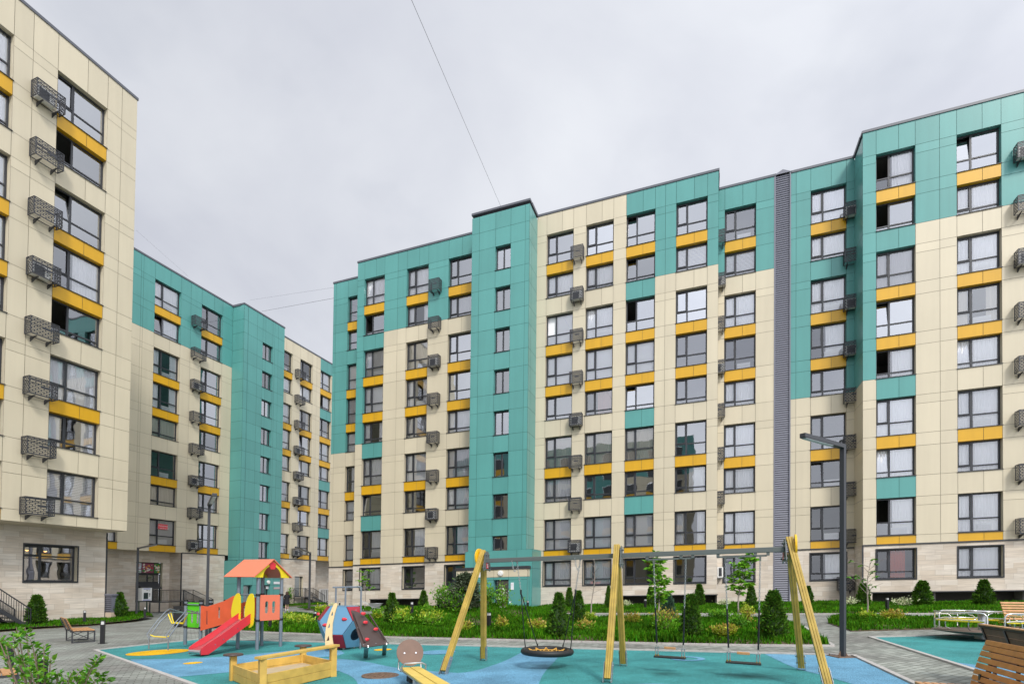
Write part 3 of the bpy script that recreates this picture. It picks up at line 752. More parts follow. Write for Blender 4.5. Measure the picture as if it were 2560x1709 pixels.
for q in ((18.47, 21.19, 4.43, 4.49), (18.47, 21.19, 2.38, 2.45), (18.47, 18.53, 2.45, 4.43), (21.13, 21.19, 2.45, 4.43)): fbox(w3, 'L', 34.05, q[0], q[1], -.02, .035, q[2], q[3], iD)
side(w3, 'L', 22.74, 34.05, 45.8, [-.4, 5.4], lambda u, z: iST, 1)
fbox(w3, 'L', 34.05, 22.70, 22.78, -.05, .035, -.4, 5.38, iD)
window(b3, 'L', 34.05, 18.53, 21.13, 2.45, 4.43, 'U', .34, None, False, False)
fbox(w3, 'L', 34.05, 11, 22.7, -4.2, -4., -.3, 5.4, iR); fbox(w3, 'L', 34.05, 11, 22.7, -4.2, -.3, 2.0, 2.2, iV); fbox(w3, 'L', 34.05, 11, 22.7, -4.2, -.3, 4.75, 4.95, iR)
coping(c3, 'L', 32.35, 11, 22.74, 31.5)
w3.build('wall', WM, b3, -b3.location); c3.build('coping', COPING, b3, -b3.location)
for u, w in ((19.25, -1.1), (20.25, -1.3)):
    pp = P('L', 34.05, u, w, 4.20)
    t = thing('pendant_lamp', 'warm glowing pendant behind the dark stone base window, %s of the two' % ('left' if u < 20 else 'right'), 'lamp', pp, group='pendant lamps behind the dark window')
    MB().lathe([(.02, .5), (.02, .12), (.10, .06), (.14, 0)], n=14).build('lamp_shade', DARK, t)
    MB().lathe([(.001, -.06), (.06, -.03), (.08, 0), (.05, .04), (.001, .05)], n=12).build('bulb', BULB, t)

# ================= far left block L2, stair tower T2, L3
b4 = thing('apartment_building', 'far left apartment block with a teal stair tower, receding behind the cream corner wing', 'apartment building', P('L', 45.8, 42.5, 0, 0))
w4 = MB(); c4 = MB()
Z22L = ROWS['L'][1] - 1.78
block(b4, w4, 'L', 45.8, 27.0, 42.5, [(28.9, 31.40, {}), (34.15, 36.68, {0: ('full', True, False), 1: ('right', False, 'tilt'), 2: ('sides', True, False), 3: ('sides', True, False), 4: (('full', CURT5), False, False), 5: (None, True, False), 6: (('full', CURT5), False, False), 7: (('full', CURT2), True, False)}),
      (38.87, 41.27, {0: (None, False, False), 2: (None, False, False), 3: (None, False, False), 4: (None, False, False), 5: (None, False, False), 6: (('full', CURT2), False, False), 7: (None, False, False)})],
      lambda u, z: iT if z > Z22L else iB, useams=(32.9, 33.1, 37.7), ground=False, roofz=30.95)
hslab(w4, 'L', 27, 37.32, 45.8, 47.4, 5.40, iB, False)
fbox(w4, 'L', 45.8, 37.3, 42.1, -.1, .05, 5.36, 5.44, iD)
dU0, dU1 = 34.12, 36.62
stone(w4, 'L', 47.3, [22, dU0, dU1, 37.4], [-.4, .95, 4.5, 5.4], [(dU0, dU1, .95, 4.5)])
reveal(w4, 'L', 47.3, (dU0, dU1, .95, 4.5), lambda u, z: iB, dep=.3, top=iD)
side(w4, 'L', 37.3, 45.8, 47.3, [-.4, 5.4], lambda u, z: iST, -1)
stone(w4, 'L', 45.8, [37.3, 42.1], [-.4, 5.4], [])
fbox(w4, 'L', 45.8, 37.27, 37.35, -.05, .035, -.4, 5.38, iD)
fbox(w4, 'L', 47.3, dU0, dU1, -.6, -.5, .8, 4.6, iV)
# stair tower
T2W = [28.07 - 3.02 * k for k in range(8)]; t2o = [(45.0, 46.42, z - 1.74, z) for z in T2W]; t2z = [-.3, 4.9, 30.9] + T2W + [z - 1.74 for z in T2W] + [29.4]
t2d = [(43.06, 44.25, -.4, 2.34), (45.39, 46.68, -.4, 2.34)]
panels(w4, 'L', 44.3, [42.5, 43.0, 43.06, 44.25, 45.0, 45.39, 46.42, 46.68, 47.2, 48.13], t2z + [2.34, 3.0], t2o + t2d, lambda u, z: iT)
for o in t2o: reveal(w4, 'L', 44.3, o, lambda u, z: iT, top=iT); window(b4, 'L', 44.3, *o, 'H', .5, None)
for o in t2d: reveal(w4, 'L', 44.3, o, lambda u, z: iT, dep=.4, top=iT); window(b4, 'L', 44.3, o[0], o[1], 0, 2.34, 'D', 0, 'board' if o[0] < 44 else None, w=-.12)
side(w4, 'L', 42.5, 44.3, 45.8, sorted(t2z), lambda u, z: iT, -1); side(w4, 'L', 48.13, 44.3, 45.8, sorted(t2z), lambda u, z: iT, 1)
panels(w4, 'L', 44.15, [42.05, 42.95], [-.3, 2.5, 4.85], [], lambda u, z: iT); side(w4, 'L', 42.05, 44.15, 45.8, [-.3, 2.5, 4.85], lambda u, z: iT, -1); hslab(w4, 'L', 42.05, 42.95, 44.15, 45.8, 4.85, iD)
side(w4, 'L', 42.95, 44.15, 44.3, [-.3, 2.5, 4.85], lambda u, z: iT, 1)
hslab(w4, 'L', 42.5, 48.13, 44.3, 49, 30.9, iC)
w4.quad(P('L', 44.3, 42.55, -2.5, -.3), P('L', 44.3, 48.1, -2.5, -.3), P('L', 44.3, 48.1, -2.5, 30.8), P('L', 44.3, 42.55, -2.5, 30.8), iR)
def col3(u, z):
    if u > 55.95:
        if z > ROWS['L'][0] - .05 and z > 28: return iT if z > ROWS['L'][0] else iB
        if u < 58.2:
            for k in range(7):
                if not TALL[k] and ROWS['L'][k + 1] < z < ROWS['L'][k] - 1.7: return iT
    return iB
block(b4, w4, 'L', 45.8, 48.15, 66.0, [(48.75, 51.12, {}), (52.42, 54.58, {1: ('full', False, 'open'), 4: ('full', False, 'open'), 7: (('full', CURT5), False, False)}), (56.04, 58.17, {1: ('right', False, 'open'), 4: ('full', False, 'tilt')}), (60.0, 62.2)], col3, useams=(55.3,), ground=False, roofz=30.95)
stone(w4, 'L', 45.8, [48.13, 52.12, 53.56, 55.75], [-.4, .95, 3.37, 5.4], [(52.12, 53.56, .95, 3.37)])
reveal(w4, 'L', 45.8, (52.12, 53.56, .95, 3.37), lambda u, z: iB, dep=.3, top=iD)
fbox(w4, 'L', 45.8, 48.13, 55.75, -.1, .05, 5.36, 5.44, iD)
hslab(w4, 'L', 55.75, 66, 45.8, 47.6, 5.4, iB, False)
side(w4, 'L', 55.75, 45.8, 47.5, [-.4, 5.4], lambda u, z: iST, 1)
stone(w4, 'L', 47.5, [55.6, 56.2, 57.3, 66], [-.4, 2.0, 4.1, 5.4], [(56.2, 57.3, 2.0, 4.1)]); reveal(w4, 'L', 47.5, (56.2, 57.3, 2.0, 4.1), lambda u, z: iB, top=iD)
window(b4, 'L', 47.5, 56.2, 57.3, 2.0, 4.1, 'N', 0, None); window(b4, 'L', 45.8, 52.12, 53.56, .95, 3.37, 'D', 0, None)
fbox(w4, 'L', 45.8, 48.2, 66, -4.2, -4, -.3, 5.3, iR)
for D, a, b in ((45.8, 27, 42.43), (44.3, 42.5, 48.13), (45.8, 48.2, 66)): coping(c4, 'L', D, a, b, 31.05)
fbox(c4, 'L', 44.3, 42.43, 42.9, -1.6, -.45, 30.85, 31.05, 0)
w4.build('wall', WM, b4, -b4.location); c4.build('coping', COPING, b4, -b4.location)
# glazed shop entrance with food pictures above the door
window(b4, 'L', 47.3, dU0, dU1, .95, 3.45, 'D', .5, None)
pic = MB(); pcs = [mat('food_' + n, c, .4) for n, c in (('cream', (.7, .62, .5)), ('red', (.55, .04, .03)), ('green', (.05, .22, .05)), ('orange', (.65, .25, .06)), ('plum', (.25, .05, .10)), ('pale', (.6, .62, .66)), ('dark', (.03, .03, .03)))]
rp = random.Random(5)
fbox(pic, 'L', 47.3, dU0 + .04, dU1 - .04, -.24, -.20, 3.5, 4.46, 6)
for a, b, base in ((dU0 + .1, dU0 + .62, 5), (dU0 + .68, dU1 - .72, 4), (dU1 - .66, dU1 - .1, 2)):
    fbox(pic, 'L', 47.3, a, b, -.2, -.19, 3.56, 4.42, base)
    for i in range(26):
        u = rp.uniform(a + .12, b - .12); z = rp.uniform(3.66, 4.32); r0 = rp.uniform(.05, .13)
        cc = [P('L', 47.3, u + r0 * math.cos(t) * rp.uniform(.8, 1.3), -.185 + i * .0006, z + r0 * math.sin(t) * .8) for t in [6.283 * k / 9 for k in range(9)]]
        cc = [Vector(c) for c in cc]; pic.add(cc, [tuple(range(9))], rp.choice([0, 1, 2, 3, 4, 5, 0, 5, 3]))
pic.build('picture_panel', pcs, b4, -b4.location)
cm = MB()
for u in (dU0 - .05, dU1 - .5): pass
cm.hexa([P('L', 47.3, dU0 - .1, 1.0, 2.1), P('L', 47.3, dU1 - .8, 1.0, 2.1), P('L', 47.3, dU1 - .4, -.1, 2.7), P('L', 47.3, dU0 - .0, -.1, 2.7)] + [P('L', 47.3, dU0 - .1, 1.0, 2.15), P('L', 47.3, dU1 - .8, 1.0, 2.15), P('L', 47.3, dU1 - .4, -.1, 2.75), P('L', 47.3, dU0, -.1, 2.75)])
cm.build('awning', DARK, b4, -b4.location)
pl = MB(); q = P('L', 44.3, onp('L', 670.5, 1454, 44.3)[0], .0, onp('L', 670.5, 1454, 44.3)[1]); nl = Vector((-FR['L'][1][0], -FR['L'][1][1], 0))
pl.cyl(q, q + nl * .1, .2, 18); pl.cyl(q + nl * .1, q + nl * .13, .12, 14); pl.build('wall_lamp', WHITE, b4, -b4.location)
for (xa, ya, xb, yb, mm, nm) in ((684, 1453, 699, 1459, SIGNW, 'number_plate'), (684, 1466.5, 699, 1471.5, mat('sign_pink', (.5, .4, .42), .6), 'notice_board')):
    ua, za = onp('L', xa, yb, 44.3); ub, zb = onp('L', xb, ya, 44.3)
    flat_sign(nm, 'L', 44.3, ua, ub, min(za, zb), max(za, zb), mm, b4)
ua, za = onp('L', 668, 1471, 44.3); flat_sign('door_notice', 'L', 44.3, ua, ua + .35, za, za + .32, SIGNW, b4, -.2, -.15)
# for-sale style banner behind one window
ua, za = onp('L', 400, 1321, 45.8); ub, zb = onp('L', 424, 1312, 45.8)
rb = flat_sign('window_banner', 'L', 45.8, ua, ub, min(za, zb), max(za, zb) + .05, SIGNR, b4, -.245, -.235)
text('banner_text', 'Продажа', 'L', 45.8, (ua + ub) / 2, -.23, (za + zb) / 2 + .1, .2, SIGNW, b4); text('banner_text', 'от собственника', 'L', 45.8, (ua + ub) / 2, -.23, (za + zb) / 2 - .12, .14, SIGNW, b4)

# ================= the block on the fourth side of the court, behind the viewer (seen only mirrored in the panes)
b5 = thing('apartment_building', 'apartment block behind the viewer, seen only mirrored in lower window panes', 'apartment building', P('B', 24.0, 30, 0, 0))
w5 = MB(); BR = [27.5 - 3.04 * k for k in range(9)]; f5 = MB(); g5 = MB()
bc = [4 + 4.1 * i for i in range(18)]; bo = [(u, u + 2.0, z - 1.9, z) for u in bc for z in BR]
panels(w5, 'B', 24, [2, 80] + [x for u in bc for x in (u, u + 2.0)], [-.3, 29.3] + [x for z in BR for x in (z, z - 1.9)], bo, lambda u, z: (iT if (z > 22.7 or int((u + 60) / 8.2) % 4 == 1) else iB))
w5.build('wall', WM, b5, -b5.location)
for o in bo: fbox(f5, 'B', 24, o[0], o[1], -.3, -.22, o[2], o[3], 0); fbox(g5, 'B', 24, o[0], o[1], -.02, .02, o[2] - 1.0, o[2], 0) if int(o[3]) % 2 else None
f5.build('window', mat('mirror_window', (.05, .055, .06), .15), b5, -b5.location)
g5.build('spandrel_panel', YELLOW, b5, -b5.location)

# ------------------------------------------------------------------ conditioner cages on the walls
def cage_mesh(fr, wd=.98, hh=.95, dp=.50):
    mb = MB(); e = .03; w0, w1 = .06, .06 + dp
    def L(a, b, c, d, z0, z1): fbox(mb, fr, 0, a, b, c, d, z0, z1, 0)
    for u in (0, wd - e):
        for w in (w0, w1 - e): L(u, u + e, w, w + e, 0, hh)
    for z in (0, hh - e):
        for w in (w0, w1 - e): L(e, wd - e, w, w + e, z, z + e)
        for u in (0, wd - e): L(u, u + e, w0 + e, w1 - e, z, z + e)
    n = 9; st = (hh - 2 * e) / n
    for i in range(n):
        z = e + i * st
        L(e, wd - e, w1 - .022, w1 - .012, z, z + st * .34)
        for u in (0.008, wd - .018): L(u, u + .01, w0 + e, w1 - e, z, z + st * .34)
        off = (i % 2) * .5
        for k in range(5):
            u = e + (k + off) * (wd - 2 * e) / 5
            if u + .05 < wd - e: L(u, u + .045, w1 - .021, w1 - .013, z + st * .38, z + st)
        for k in range(3):
            w = w0 + e + (k + off) * (dp - 2 * e) / 3
            if w + .04 < w1 - e:
                for u in (.009, wd - .017): L(u, u + .008, w, w + .04, z + st * .38, z + st)
    for k in range(6): w = w0 + e + (k + .3) * (dp - 2 * e) / 6; L(e, wd - e, w, w + .025, hh - .012, hh - .004)
    L(wd * .40, wd * .74, w1 - .013, w1 - .004, hh * .46, hh * .55)
    return mesh_of(mb, 'cage', CAGE)
def unit_mesh(fr):
    mb = MB(); fbox(mb, fr, 0, .10, .88, .14, .44, .06, .66, 0); fbox(mb, fr, 0, .16, .62, .44, .45, .12, .6, 1)
    return mesh_of(mb, 'outdoor_unit', [WHITE, DARK])
def brk_mesh(fr):
    mb = MB(); fbox(mb, fr, 0, -.02, .02, 0, .52, -.07, -.02, 0)
    a = [P(fr, 0, u, w, z) for u in (-.018, .018) for w, z in ((.0, -.07), (.42, -.07), (0., -.24))]
    mb.add(a, [(0, 1, 2), (5, 4, 3), (0, 3, 4, 1), (1, 4, 5, 2), (2, 5, 3, 0)], 0)
    return mesh_of(mb, 'bracket', DARK)
CGM = {fr: (cage_mesh(fr, .92 if fr == 'F' else 1.30, .88), brk_mesh(fr), unit_mesh(fr)) for fr in 'FL'}
ORD = ['topmost', 'second highest', 'third highest', 'fourth highest', 'fourth lowest', 'third lowest', 'second lowest', 'lowest']
def cage(fr, D, u, z, label, unit_in):
    t = thing('conditioner_cage', label, 'conditioner cage', P(fr, D, u, 0, z), group='perforated metal conditioner cages on the facades')
    o = bpy.data.objects.new('cage', CGM[fr][0]); COL.objects.link(o); o.parent = t
    for du in ((.20, .72) if fr == 'F' else (.30, 1.0)):
        o = bpy.data.objects.new('bracket', CGM[fr][1]); COL.objects.link(o); o.parent = t; o.location = P(fr, 0, du, 0, 0)
    if unit_in: o = bpy.data.objects.new('outdoor_unit', CGM[fr][2]); COL.objects.link(o); o.parent = t
CG = [('F', 38.65, 16.55, 'of the column at the right edge', {0, 2}), ('F', 40.70, 8.45, 'in the corner column right of the grey louvre', {0, 2, 3}), ('F', 40.60, .32, 'in the recess column left of the grey louvre', {1, 3}),
      ('F', 38.65, -9.32, 'of the column right of the middle teal tower', {1, 4, 7}), ('F', 38.65, -20.85, 'of the column left of the middle teal tower', {2, 6}),
      ('L', 32.35, 17.30, 'of the column on the leftmost cream block', {0, 3}), ('L', 45.8, 37.72, 'of the column left of the far teal tower', {2, 5, 7}), ('L', 45.8, 51.45, 'of the column right of the far teal tower', {3, 4, 5, 7})]
for fr, D, u, where, un_ in CG:
    for k in range(8):
        z = ROWS[fr][k] - 2.52
        cage(fr, D, u, z, '%s, %s %s' % ('cage holding a conditioner' if k in un_ else 'empty cage', ORD[k], where), k in un_)
cage('F', 40.70, 8.1, .95, 'dark perforated cage low on the stone corner behind the bare young tree', False)

# wall conditioner on the stone base
q0 = onp('F', 1798, 1432, 40.6); t = thing('air_conditioner', 'white air conditioner unit on a bracket on the stone wall behind the swing', 'air conditioner', P('F', 40.6, .78, 0, 1.9), group=None)
mb = MB(); fbox(mb, 'F', 0, 0, .36, .12, .92, .08, .78, 0); mb.build('casing', WHITE, t); mb = MB(); fbox(mb, 'F', 0, .08, .28, .92, .93, .14, .72, 0); mb.build('grille', DARK, t)
mb = MB(); fbox(mb, 'F', 0, .02, .34, 0, .95, 0.03, .08, 0); mb.build('bracket', GALV, t)

# overhead cables
def cable(label, p, q, r=.012, sag=.4):
    p, q = Vector(p), Vector(q); mb = MB(); pts = [p.lerp(q, i / 24) - Vector((0, 0, sag * 4 * (i / 24) * (1 - i / 24))) for i in range(25)]
    mid = pts[0].copy(); mb.tube([x - mid for x in pts], r, 5); o = mb.build('overhead_cable', mat('cable', (.08, .08, .09), .6), None, mid); tag(o, label, 'cable', 'cables over the courtyard')
def on_depth(x, y, Y):
    r = ray(x, y); p = CAM + (Y / r[1]) * r; return Vector(p)
a = P('F', 38.0, onp('F', 1263, 503, 38.0)[0], 0, 29.6); b = on_depth(1020, -20, 19.0); d = b - Vector(a)
cable('thin dark cable rising from the middle stair tower roof across the sky', a, Vector(a) + d * 1.9, .008, 0.0)
cable('thin cable between the far left roof and the middle block roof', on_depth(655, 778, 60), on_depth(835, 745, 47), .012, .0)
cable('faint upper cable between the far left block and the middle block', on_depth(625, 750, 60), on_depth(838, 718, 47), .006, .0)
cable('faint cable above the far left teal roof', on_depth(340, 575, 46), on_depth(470, 690, 55), .005, .0)
# ------------------------------------------------------------------ ground
def sheet(name, pts, z, m, zf=None, label=None):
    mb = MB(); tri = tessellate_polygon([[Vector((p[0], p[1], 0)) for p in pts]])
    vs = [S(p[0], p[1], z) for p in pts]; out = []
    for t in tri:
        a, b, c = [pts[i] for i in t]
        out.append(t if (b[0] - a[0]) * (c[1] - a[1]) - (c[0] - a[0]) * (b[1] - a[1]) > 0 else (t[0], t[2], t[1]))
    mb.add(vs, out, 0); o = mb.build(name, m); tag(o, kind='structure'); return o
g = MB(); N = 24; xs = [-260 + 520 * i / N for i in range(N + 1)]; ys = [-120 + 520 * i / N for i in range(N + 1)]
g.add([S(x, y, 0) for y in ys for x in xs], [(j * (N + 1) + i, j * (N + 1) + i + 1, (j + 1) * (N + 1) + i + 1, (j + 1) * (N + 1) + i) for j in range(N) for i in range(N)])
tag(g.build('ground', PAVE), kind='structure')
def px(l, z=0.): return [at(x, y, z)[:2] for x, y in l]
pgr = px([(237, 1624.6), (500, 1597.2), (2134, 1638.4)]); e0 = at(2278, 1705.7)[:2]; dR = (e0 - pgr[2]); dLft = at(474.6, 1709)[:2] - pgr[0]
PG = [pgr[0], pgr[1], pgr[2], pgr[2] + dR * 4.2, np.array([-.5, 2.0]), pgr[0] + dLft * 2.0]
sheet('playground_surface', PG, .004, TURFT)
blue1 = px([(306, 1647), (388, 1647), (470, 1646), (572, 1640), (640, 1634), (740, 1624), (815, 1618), (868, 1630), (840, 1640), (775, 1643), (850, 1646), (910, 1652), (992, 1670), (1060, 1676), (1124, 1680), (1149, 1682), (1191, 1676), (1243, 1659), (1275, 1646), (1304, 1630), (1330, 1622), (1408, 1622.5), (1396, 1642), (1378, 1662), (1359, 1682), (1346, 1709), (1320, 1790), (1100, 1800), (905, 1760), (896, 1709), (881, 1690), (840, 1674), (760, 1668), (650, 1672), (572, 1680), (440, 1692), (431, 1692.5)])
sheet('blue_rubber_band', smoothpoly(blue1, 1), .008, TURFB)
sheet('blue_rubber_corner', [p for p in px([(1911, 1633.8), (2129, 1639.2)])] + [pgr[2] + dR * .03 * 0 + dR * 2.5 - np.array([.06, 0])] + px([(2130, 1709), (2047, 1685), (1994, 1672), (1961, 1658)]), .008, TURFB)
def disc(name, x, y, hw, m, z, hole=0):
    c = at(x, y)[:2]; r = abs(at(x + hw, y)[0] - at(x - hw, y)[0]) / 2; mb = MB(); n = 40
    o = [S(c[0] + r * math.cos(t), c[1] + r * math.sin(t), z) for t in [6.2832 * i / n for i in range(n)]]
    if hole:
        q = [S(c[0] + r * hole * math.cos(t), c[1] + r * hole * math.sin(t), z) for t in [6.2832 * i / n for i in range(n)]]
        mb.add(o + q, [(i, (i + 1) % n, n + (i + 1) % n, n + i) for i in range(n)])
    else: mb.add(o, [tuple(range(n))])
    return tag(mb.build(name, m), kind='structure')
disc('yellow_rubber_spot', 396, 1630, 60, TURFY, .012); disc('yellow_rubber_dot', 482, 1657, 19.5, TURFY, .012); disc('yellow_rubber_patch', 957, 1623.5, 21, TURFY, .012)
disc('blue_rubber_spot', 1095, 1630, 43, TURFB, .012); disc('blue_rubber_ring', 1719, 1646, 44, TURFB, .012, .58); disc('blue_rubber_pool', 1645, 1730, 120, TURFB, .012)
pg2 = px([(2174, 1592.3), (2353, 1588.4), (2640, 1583)]); ed = at(2437.6, 1676)[:2]; d2 = ed - pg2[0]
PG2 = [pg2[0], pg2[0] + d2 * 1.9, pg2[0] + d2 * 1.9 + np.array([9, 3]), pg2[2] + np.array([4, 0]), pg2[1]]
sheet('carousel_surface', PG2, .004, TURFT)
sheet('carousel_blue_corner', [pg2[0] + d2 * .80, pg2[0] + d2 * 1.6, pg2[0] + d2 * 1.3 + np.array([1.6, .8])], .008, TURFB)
# kerbs
def kerb(name, pts, w=.09, h=.035, closed=False, z=0):
    mb = MB(); n = len(pts)
    for i in range(n if closed else n - 1):
        a, b = pts[i], pts[(i + 1) % n]; d = np.array(b) - np.array(a); Ln = np.linalg.norm(d); k = max(1, int(Ln / 1.0)); d /= Ln; nn = np.array([-d[1], d[0]]) * w / 2
        for j in range(k):
            p, q = a + d * (Ln * j / k + .004), a + d * (Ln * (j + 1) / k - .004)
            mb.hexa([S(*(p - nn), z - .05), S(*(q - nn), z - .05), S(*(q + nn), z - .05), S(*(p + nn), z - .05), S(*(p - nn), z + h), S(*(q - nn), z + h), S(*(q + nn), z + h), S(*(p + nn), z + h)])
    return tag(mb.build(name, KERB), kind='structure')
kerb('playground_kerb', [PG[5], PG[0], PG[1], PG[2], PG[3]]); kerb('carousel_kerb', [PG2[1], PG2[0], PG2[4], PG2[3]])

# ------------------------------------------------------------------ lawns
def pip(pts, q):
    x, y = q[:, 0], q[:, 1]; ins = np.zeros(len(q), bool); n = len(pts); j = n - 1
    for i in range(n):
        xi, yi = pts[i]; xj, yj = pts[j]
        ins ^= ((yi > y) != (yj > y)) & (x < (xj - xi) * (y - yi) / (yj - yi + 1e-12) + xi); j = i
    return ins
mound_c = at(1170, 1558)[:2]; md = FR['F'][0]
def facade_d(q): return q @ FR['F'][1]
def edge_dist(pts, q):
    dmin = np.full(len(q), 1e9)
    for i in range(len(pts)):
        a, b = pts[i], pts[(i + 1) % len(pts)]; ab = b - a; t = np.clip(((q - a) @ ab) / (ab @ ab), 0, 1)
        dmin = np.minimum(dmin, np.linalg.norm(q - a - t[:, None] * ab, axis=1))
    return dmin
def h_lawn(kind, q, pts):
    e = np.clip(edge_dist(pts, q) / .5, 0, 1); h = .03 + .07 * e
    if kind == 'mound':
        r = q - mound_c; a, b = r @ md, r @ FR['F'][1]
        h = h + .80 * np.exp(-(a / 3.9) ** 2 - (b / 2.6) ** 2) + .05 * np.sin(q[:, 0] * 1.3) * np.cos(q[:, 1] * 1.1) * e
    if kind == 'facade': h = h + .12 * np.clip((facade_d(q) - 31) / 7, 0, 1)
    if kind == 'wing': h = .03 + .03 * e + .23 * np.clip(((q @ FR['L'][1]) - 30.2) / 3.6, 0, 1)
    return h
LAWNS = {}
def lawn(name, pts, kind, label, dens, hgt, sub=.45, bare=()):
    pts = [np.array(p) for p in pts]; LAWNS[name] = (pts, kind)
    a = np.array(pts); lo, hi = a.min(0), a.max(0)
    # soil sheet
    nx, ny = max(3, int((hi[0] - lo[0]) / sub)), max(3, int((hi[1] - lo[1]) / sub))
    gx, gy = np.meshgrid(np.linspace(lo[0], hi[0], nx), np.linspace(lo[1], hi[1], ny)); q = np.stack([gx.ravel(), gy.ravel()], 1)
    ins = pip(pts, q); mb = MB(); hh = h_lawn(kind, q, pts)
    # triangulate the outline together with the inner grid points
    from mathutils.geometry import delaunay_2d_cdt
    inner = q[ins & (edge_dist(pts, q) > sub * .35)]
    per = []
    for i in range(len(pts)):
        p0, p1 = pts[i], pts[(i + 1) % len(pts)]; k = max(1, int(np.linalg.norm(p1 - p0) / (sub * 1.2)))
        per += [p0 + (p1 - p0) * j / k for j in range(k)]
    allp = [Vector(p) for p in per] + [Vector(p) for p in inner]
    res = delaunay_2d_cdt(allp, [(i, (i + 1) % len(per)) for i in range(len(per))], [], 1, 1e-5)
    v2 = np.array([(v.x, v.y) for v in res[0]]); hv = h_lawn(kind, v2, pts)
    fs = []
    for f in res[2]:
        (x0, y0), (x1, y1), (x2, y2) = v2[f[0]], v2[f[1]], v2[f[2]]
        fs.append(tuple(f) if (x1 - x0) * (y2 - y0) - (x2 - x0) * (y1 - y0) > 0 else tuple(reversed(f)))
    mb.add([S(x, y, z) for (x, y), z in zip(v2, hv)], fs, 0, True)
    mb.add([S(p[0], p[1], -.05) for p in per] + [S(p[0], p[1], .03) for p in per], [(i, (i + 1) % len(per), len(per) + (i + 1) % len(per), len(per) + i) for i in range(len(per))] , 0)
    tag(mb.build(name + '_soil', SOIL), kind='structure')
    # blades
    area = (hi[0] - lo[0]) * (hi[1] - lo[1]); n = int(area * dens); q = rng.uniform(lo, hi, (n, 2)); q = q[pip(pts, q)]
    pat = np.sin(q[:, 0] * 1.7 + 1.3 * np.sin(q[:, 1] * .9)) * np.cos(q[:, 1] * 1.5 + q[:, 0] * .6) + rng.normal(size=len(q)) * .45
    q = q[pat > -.82]; pat = pat[pat > -.82]
    for (bx, by, br) in bare:
        dd = np.linalg.norm(q - np.array([bx, by]), axis=1); q2 = (dd > br) | (rng.random(len(q)) < .10 + .5 * np.clip(dd / br - .5, 0, 1)); q = q[q2]; pat = pat[q2]
    n = len(q); z = h_lawn(kind, q, pts) - .01; tuft = np.clip(.75 + .40 * pat, .30, 1.45)
    L = hgt * tuft * rng.uniform(.6, 1.25, n); az = rng.uniform(0, 6.283, n); lean = rng.uniform(.05, .55, n) * L; wd = rng.uniform(.010, .019, n) * (1 + hgt)
    dx, dy = np.cos(az), np.sin(az); b = np.stack([q[:, 0], q[:, 1], z + K * q[:, 0]], 1); s = np.stack([-dy, dx, np.zeros(n)], 1) * wd[:, None]
    m1 = b + np.stack([dx * lean * .35, dy * lean * .35, L * .6], 1); tp = b + np.stack([dx * lean, dy * lean, L], 1)
    v = np.stack([b - s, b + s, m1 + s * .7, tp, m1 - s * .7], 1).reshape(-1, 3)
    me = bpy.data.meshes.new('grass'); me.vertices.add(5 * n); me.vertices.foreach_set('co', v.ravel()); me.loops.add(5 * n); me.loops.foreach_set('vertex_index', np.arange(5 * n, dtype=np.int32))
    me.polygons.add(n); me.polygons.foreach_set('loop_start', np.arange(0, 5 * n, 5, dtype=np.int32)); me.materials.append(GRASS); me.update(calc_edges=True)
    o = bpy.data.objects.new('grass', me); COL.objects.link(o); tag(o, label, 'grass', None, 'stuff')
def Fl(u, D): p = u * FR['F'][0] + D * FR['F'][1]; return p
def Ll(u, D): p = u * FR['L'][0] + D * FR['L'][1]; return p
near = px([(742, 1521), (770, 1526), (830, 1529), (960, 1529), (1000, 1530), (1345, 1533), (1700, 1534), (1963, 1534.6), (2300, 1534), (2600, 1533)])
lawn('facade_lawn', near + [Fl(20.5, 38.55), Fl(9.2, 38.55), Fl(9.2, 40.6), Fl(.9, 40.5), Fl(.9, 38.55), Fl(-11.3, 38.55), Fl(-11.3, 36.4), Fl(-13, 36.4), Fl(-13.2, 35.2), Fl(-14.4, 35.2), Fl(-14.6, 35.8), Fl(-17.3, 35.8), Fl(-17.5, 38.5), Fl(-27.9, 38.5), Fl(-29.5, 38.5)], 'facade', 'long strip of uncut grass along the foot of the middle and right blocks', 260, .14)
g2 = px([(560, 1574), (654, 1579), (797, 1586), (974, 1592), (1212, 1597), (1655, 1608), (1900, 1612.6), (2073, 1613.5), (2018, 1583), (2001, 1567), (1961, 1553), (1700, 1547), (1520, 1549), (1480, 1559), (1445, 1556), (1371, 1541), (1200, 1538), (1037, 1541), (880, 1541), (800, 1541), (715, 1537), (690, 1552), (620, 1564)])
bare = [(*at(1110, 1556)[:2], 1.3), (*at(1240, 1553)[:2], 1.2), (*at(1330, 1550)[:2], .9), (*at(1190, 1575)[:2], .8)]
lawn('middle_lawn', g2, 'mound', 'tall grass covering the mound and beds behind the playground', 620, .17, .4, bare)
g4 = px([(2069.6, 1557), (2128.6, 1577.6), (2300, 1573), (2420, 1571), (2640, 1566), (2640, 1544), (2300, 1547), (2150, 1543), (2084, 1542)])
lawn('island_lawn', g4, 'flat', 'grass island between two paths near the carousel', 520, .16)
g5 = [np.array(p) for p in px([(381, 1546), (344, 1553), (320, 1555.5), (220, 1564), (155, 1568), (73, 1573)])] + [at(-60, 1584)[:2], Ll(14, 34.0), Ll(22.8, 34.0), at(330, 1540)[:2]]
lawn('wing_lawn', g5, 'wing', 'short grass under the cream wing at the left edge', 330, .13)
g6 = px([(345, 1541), (384, 1541.5), (366, 1528), (422, 1523), (425, 1518), (362, 1517), (308, 1521), (285, 1540)])
lawn('shop_lawn', g6, 'flat', 'patch of grass by the shop steps at the left', 150, .16)
g7 = px([(-60, 1650), (-60, 1606), (10, 1607), (17, 1622), (17, 1634)])
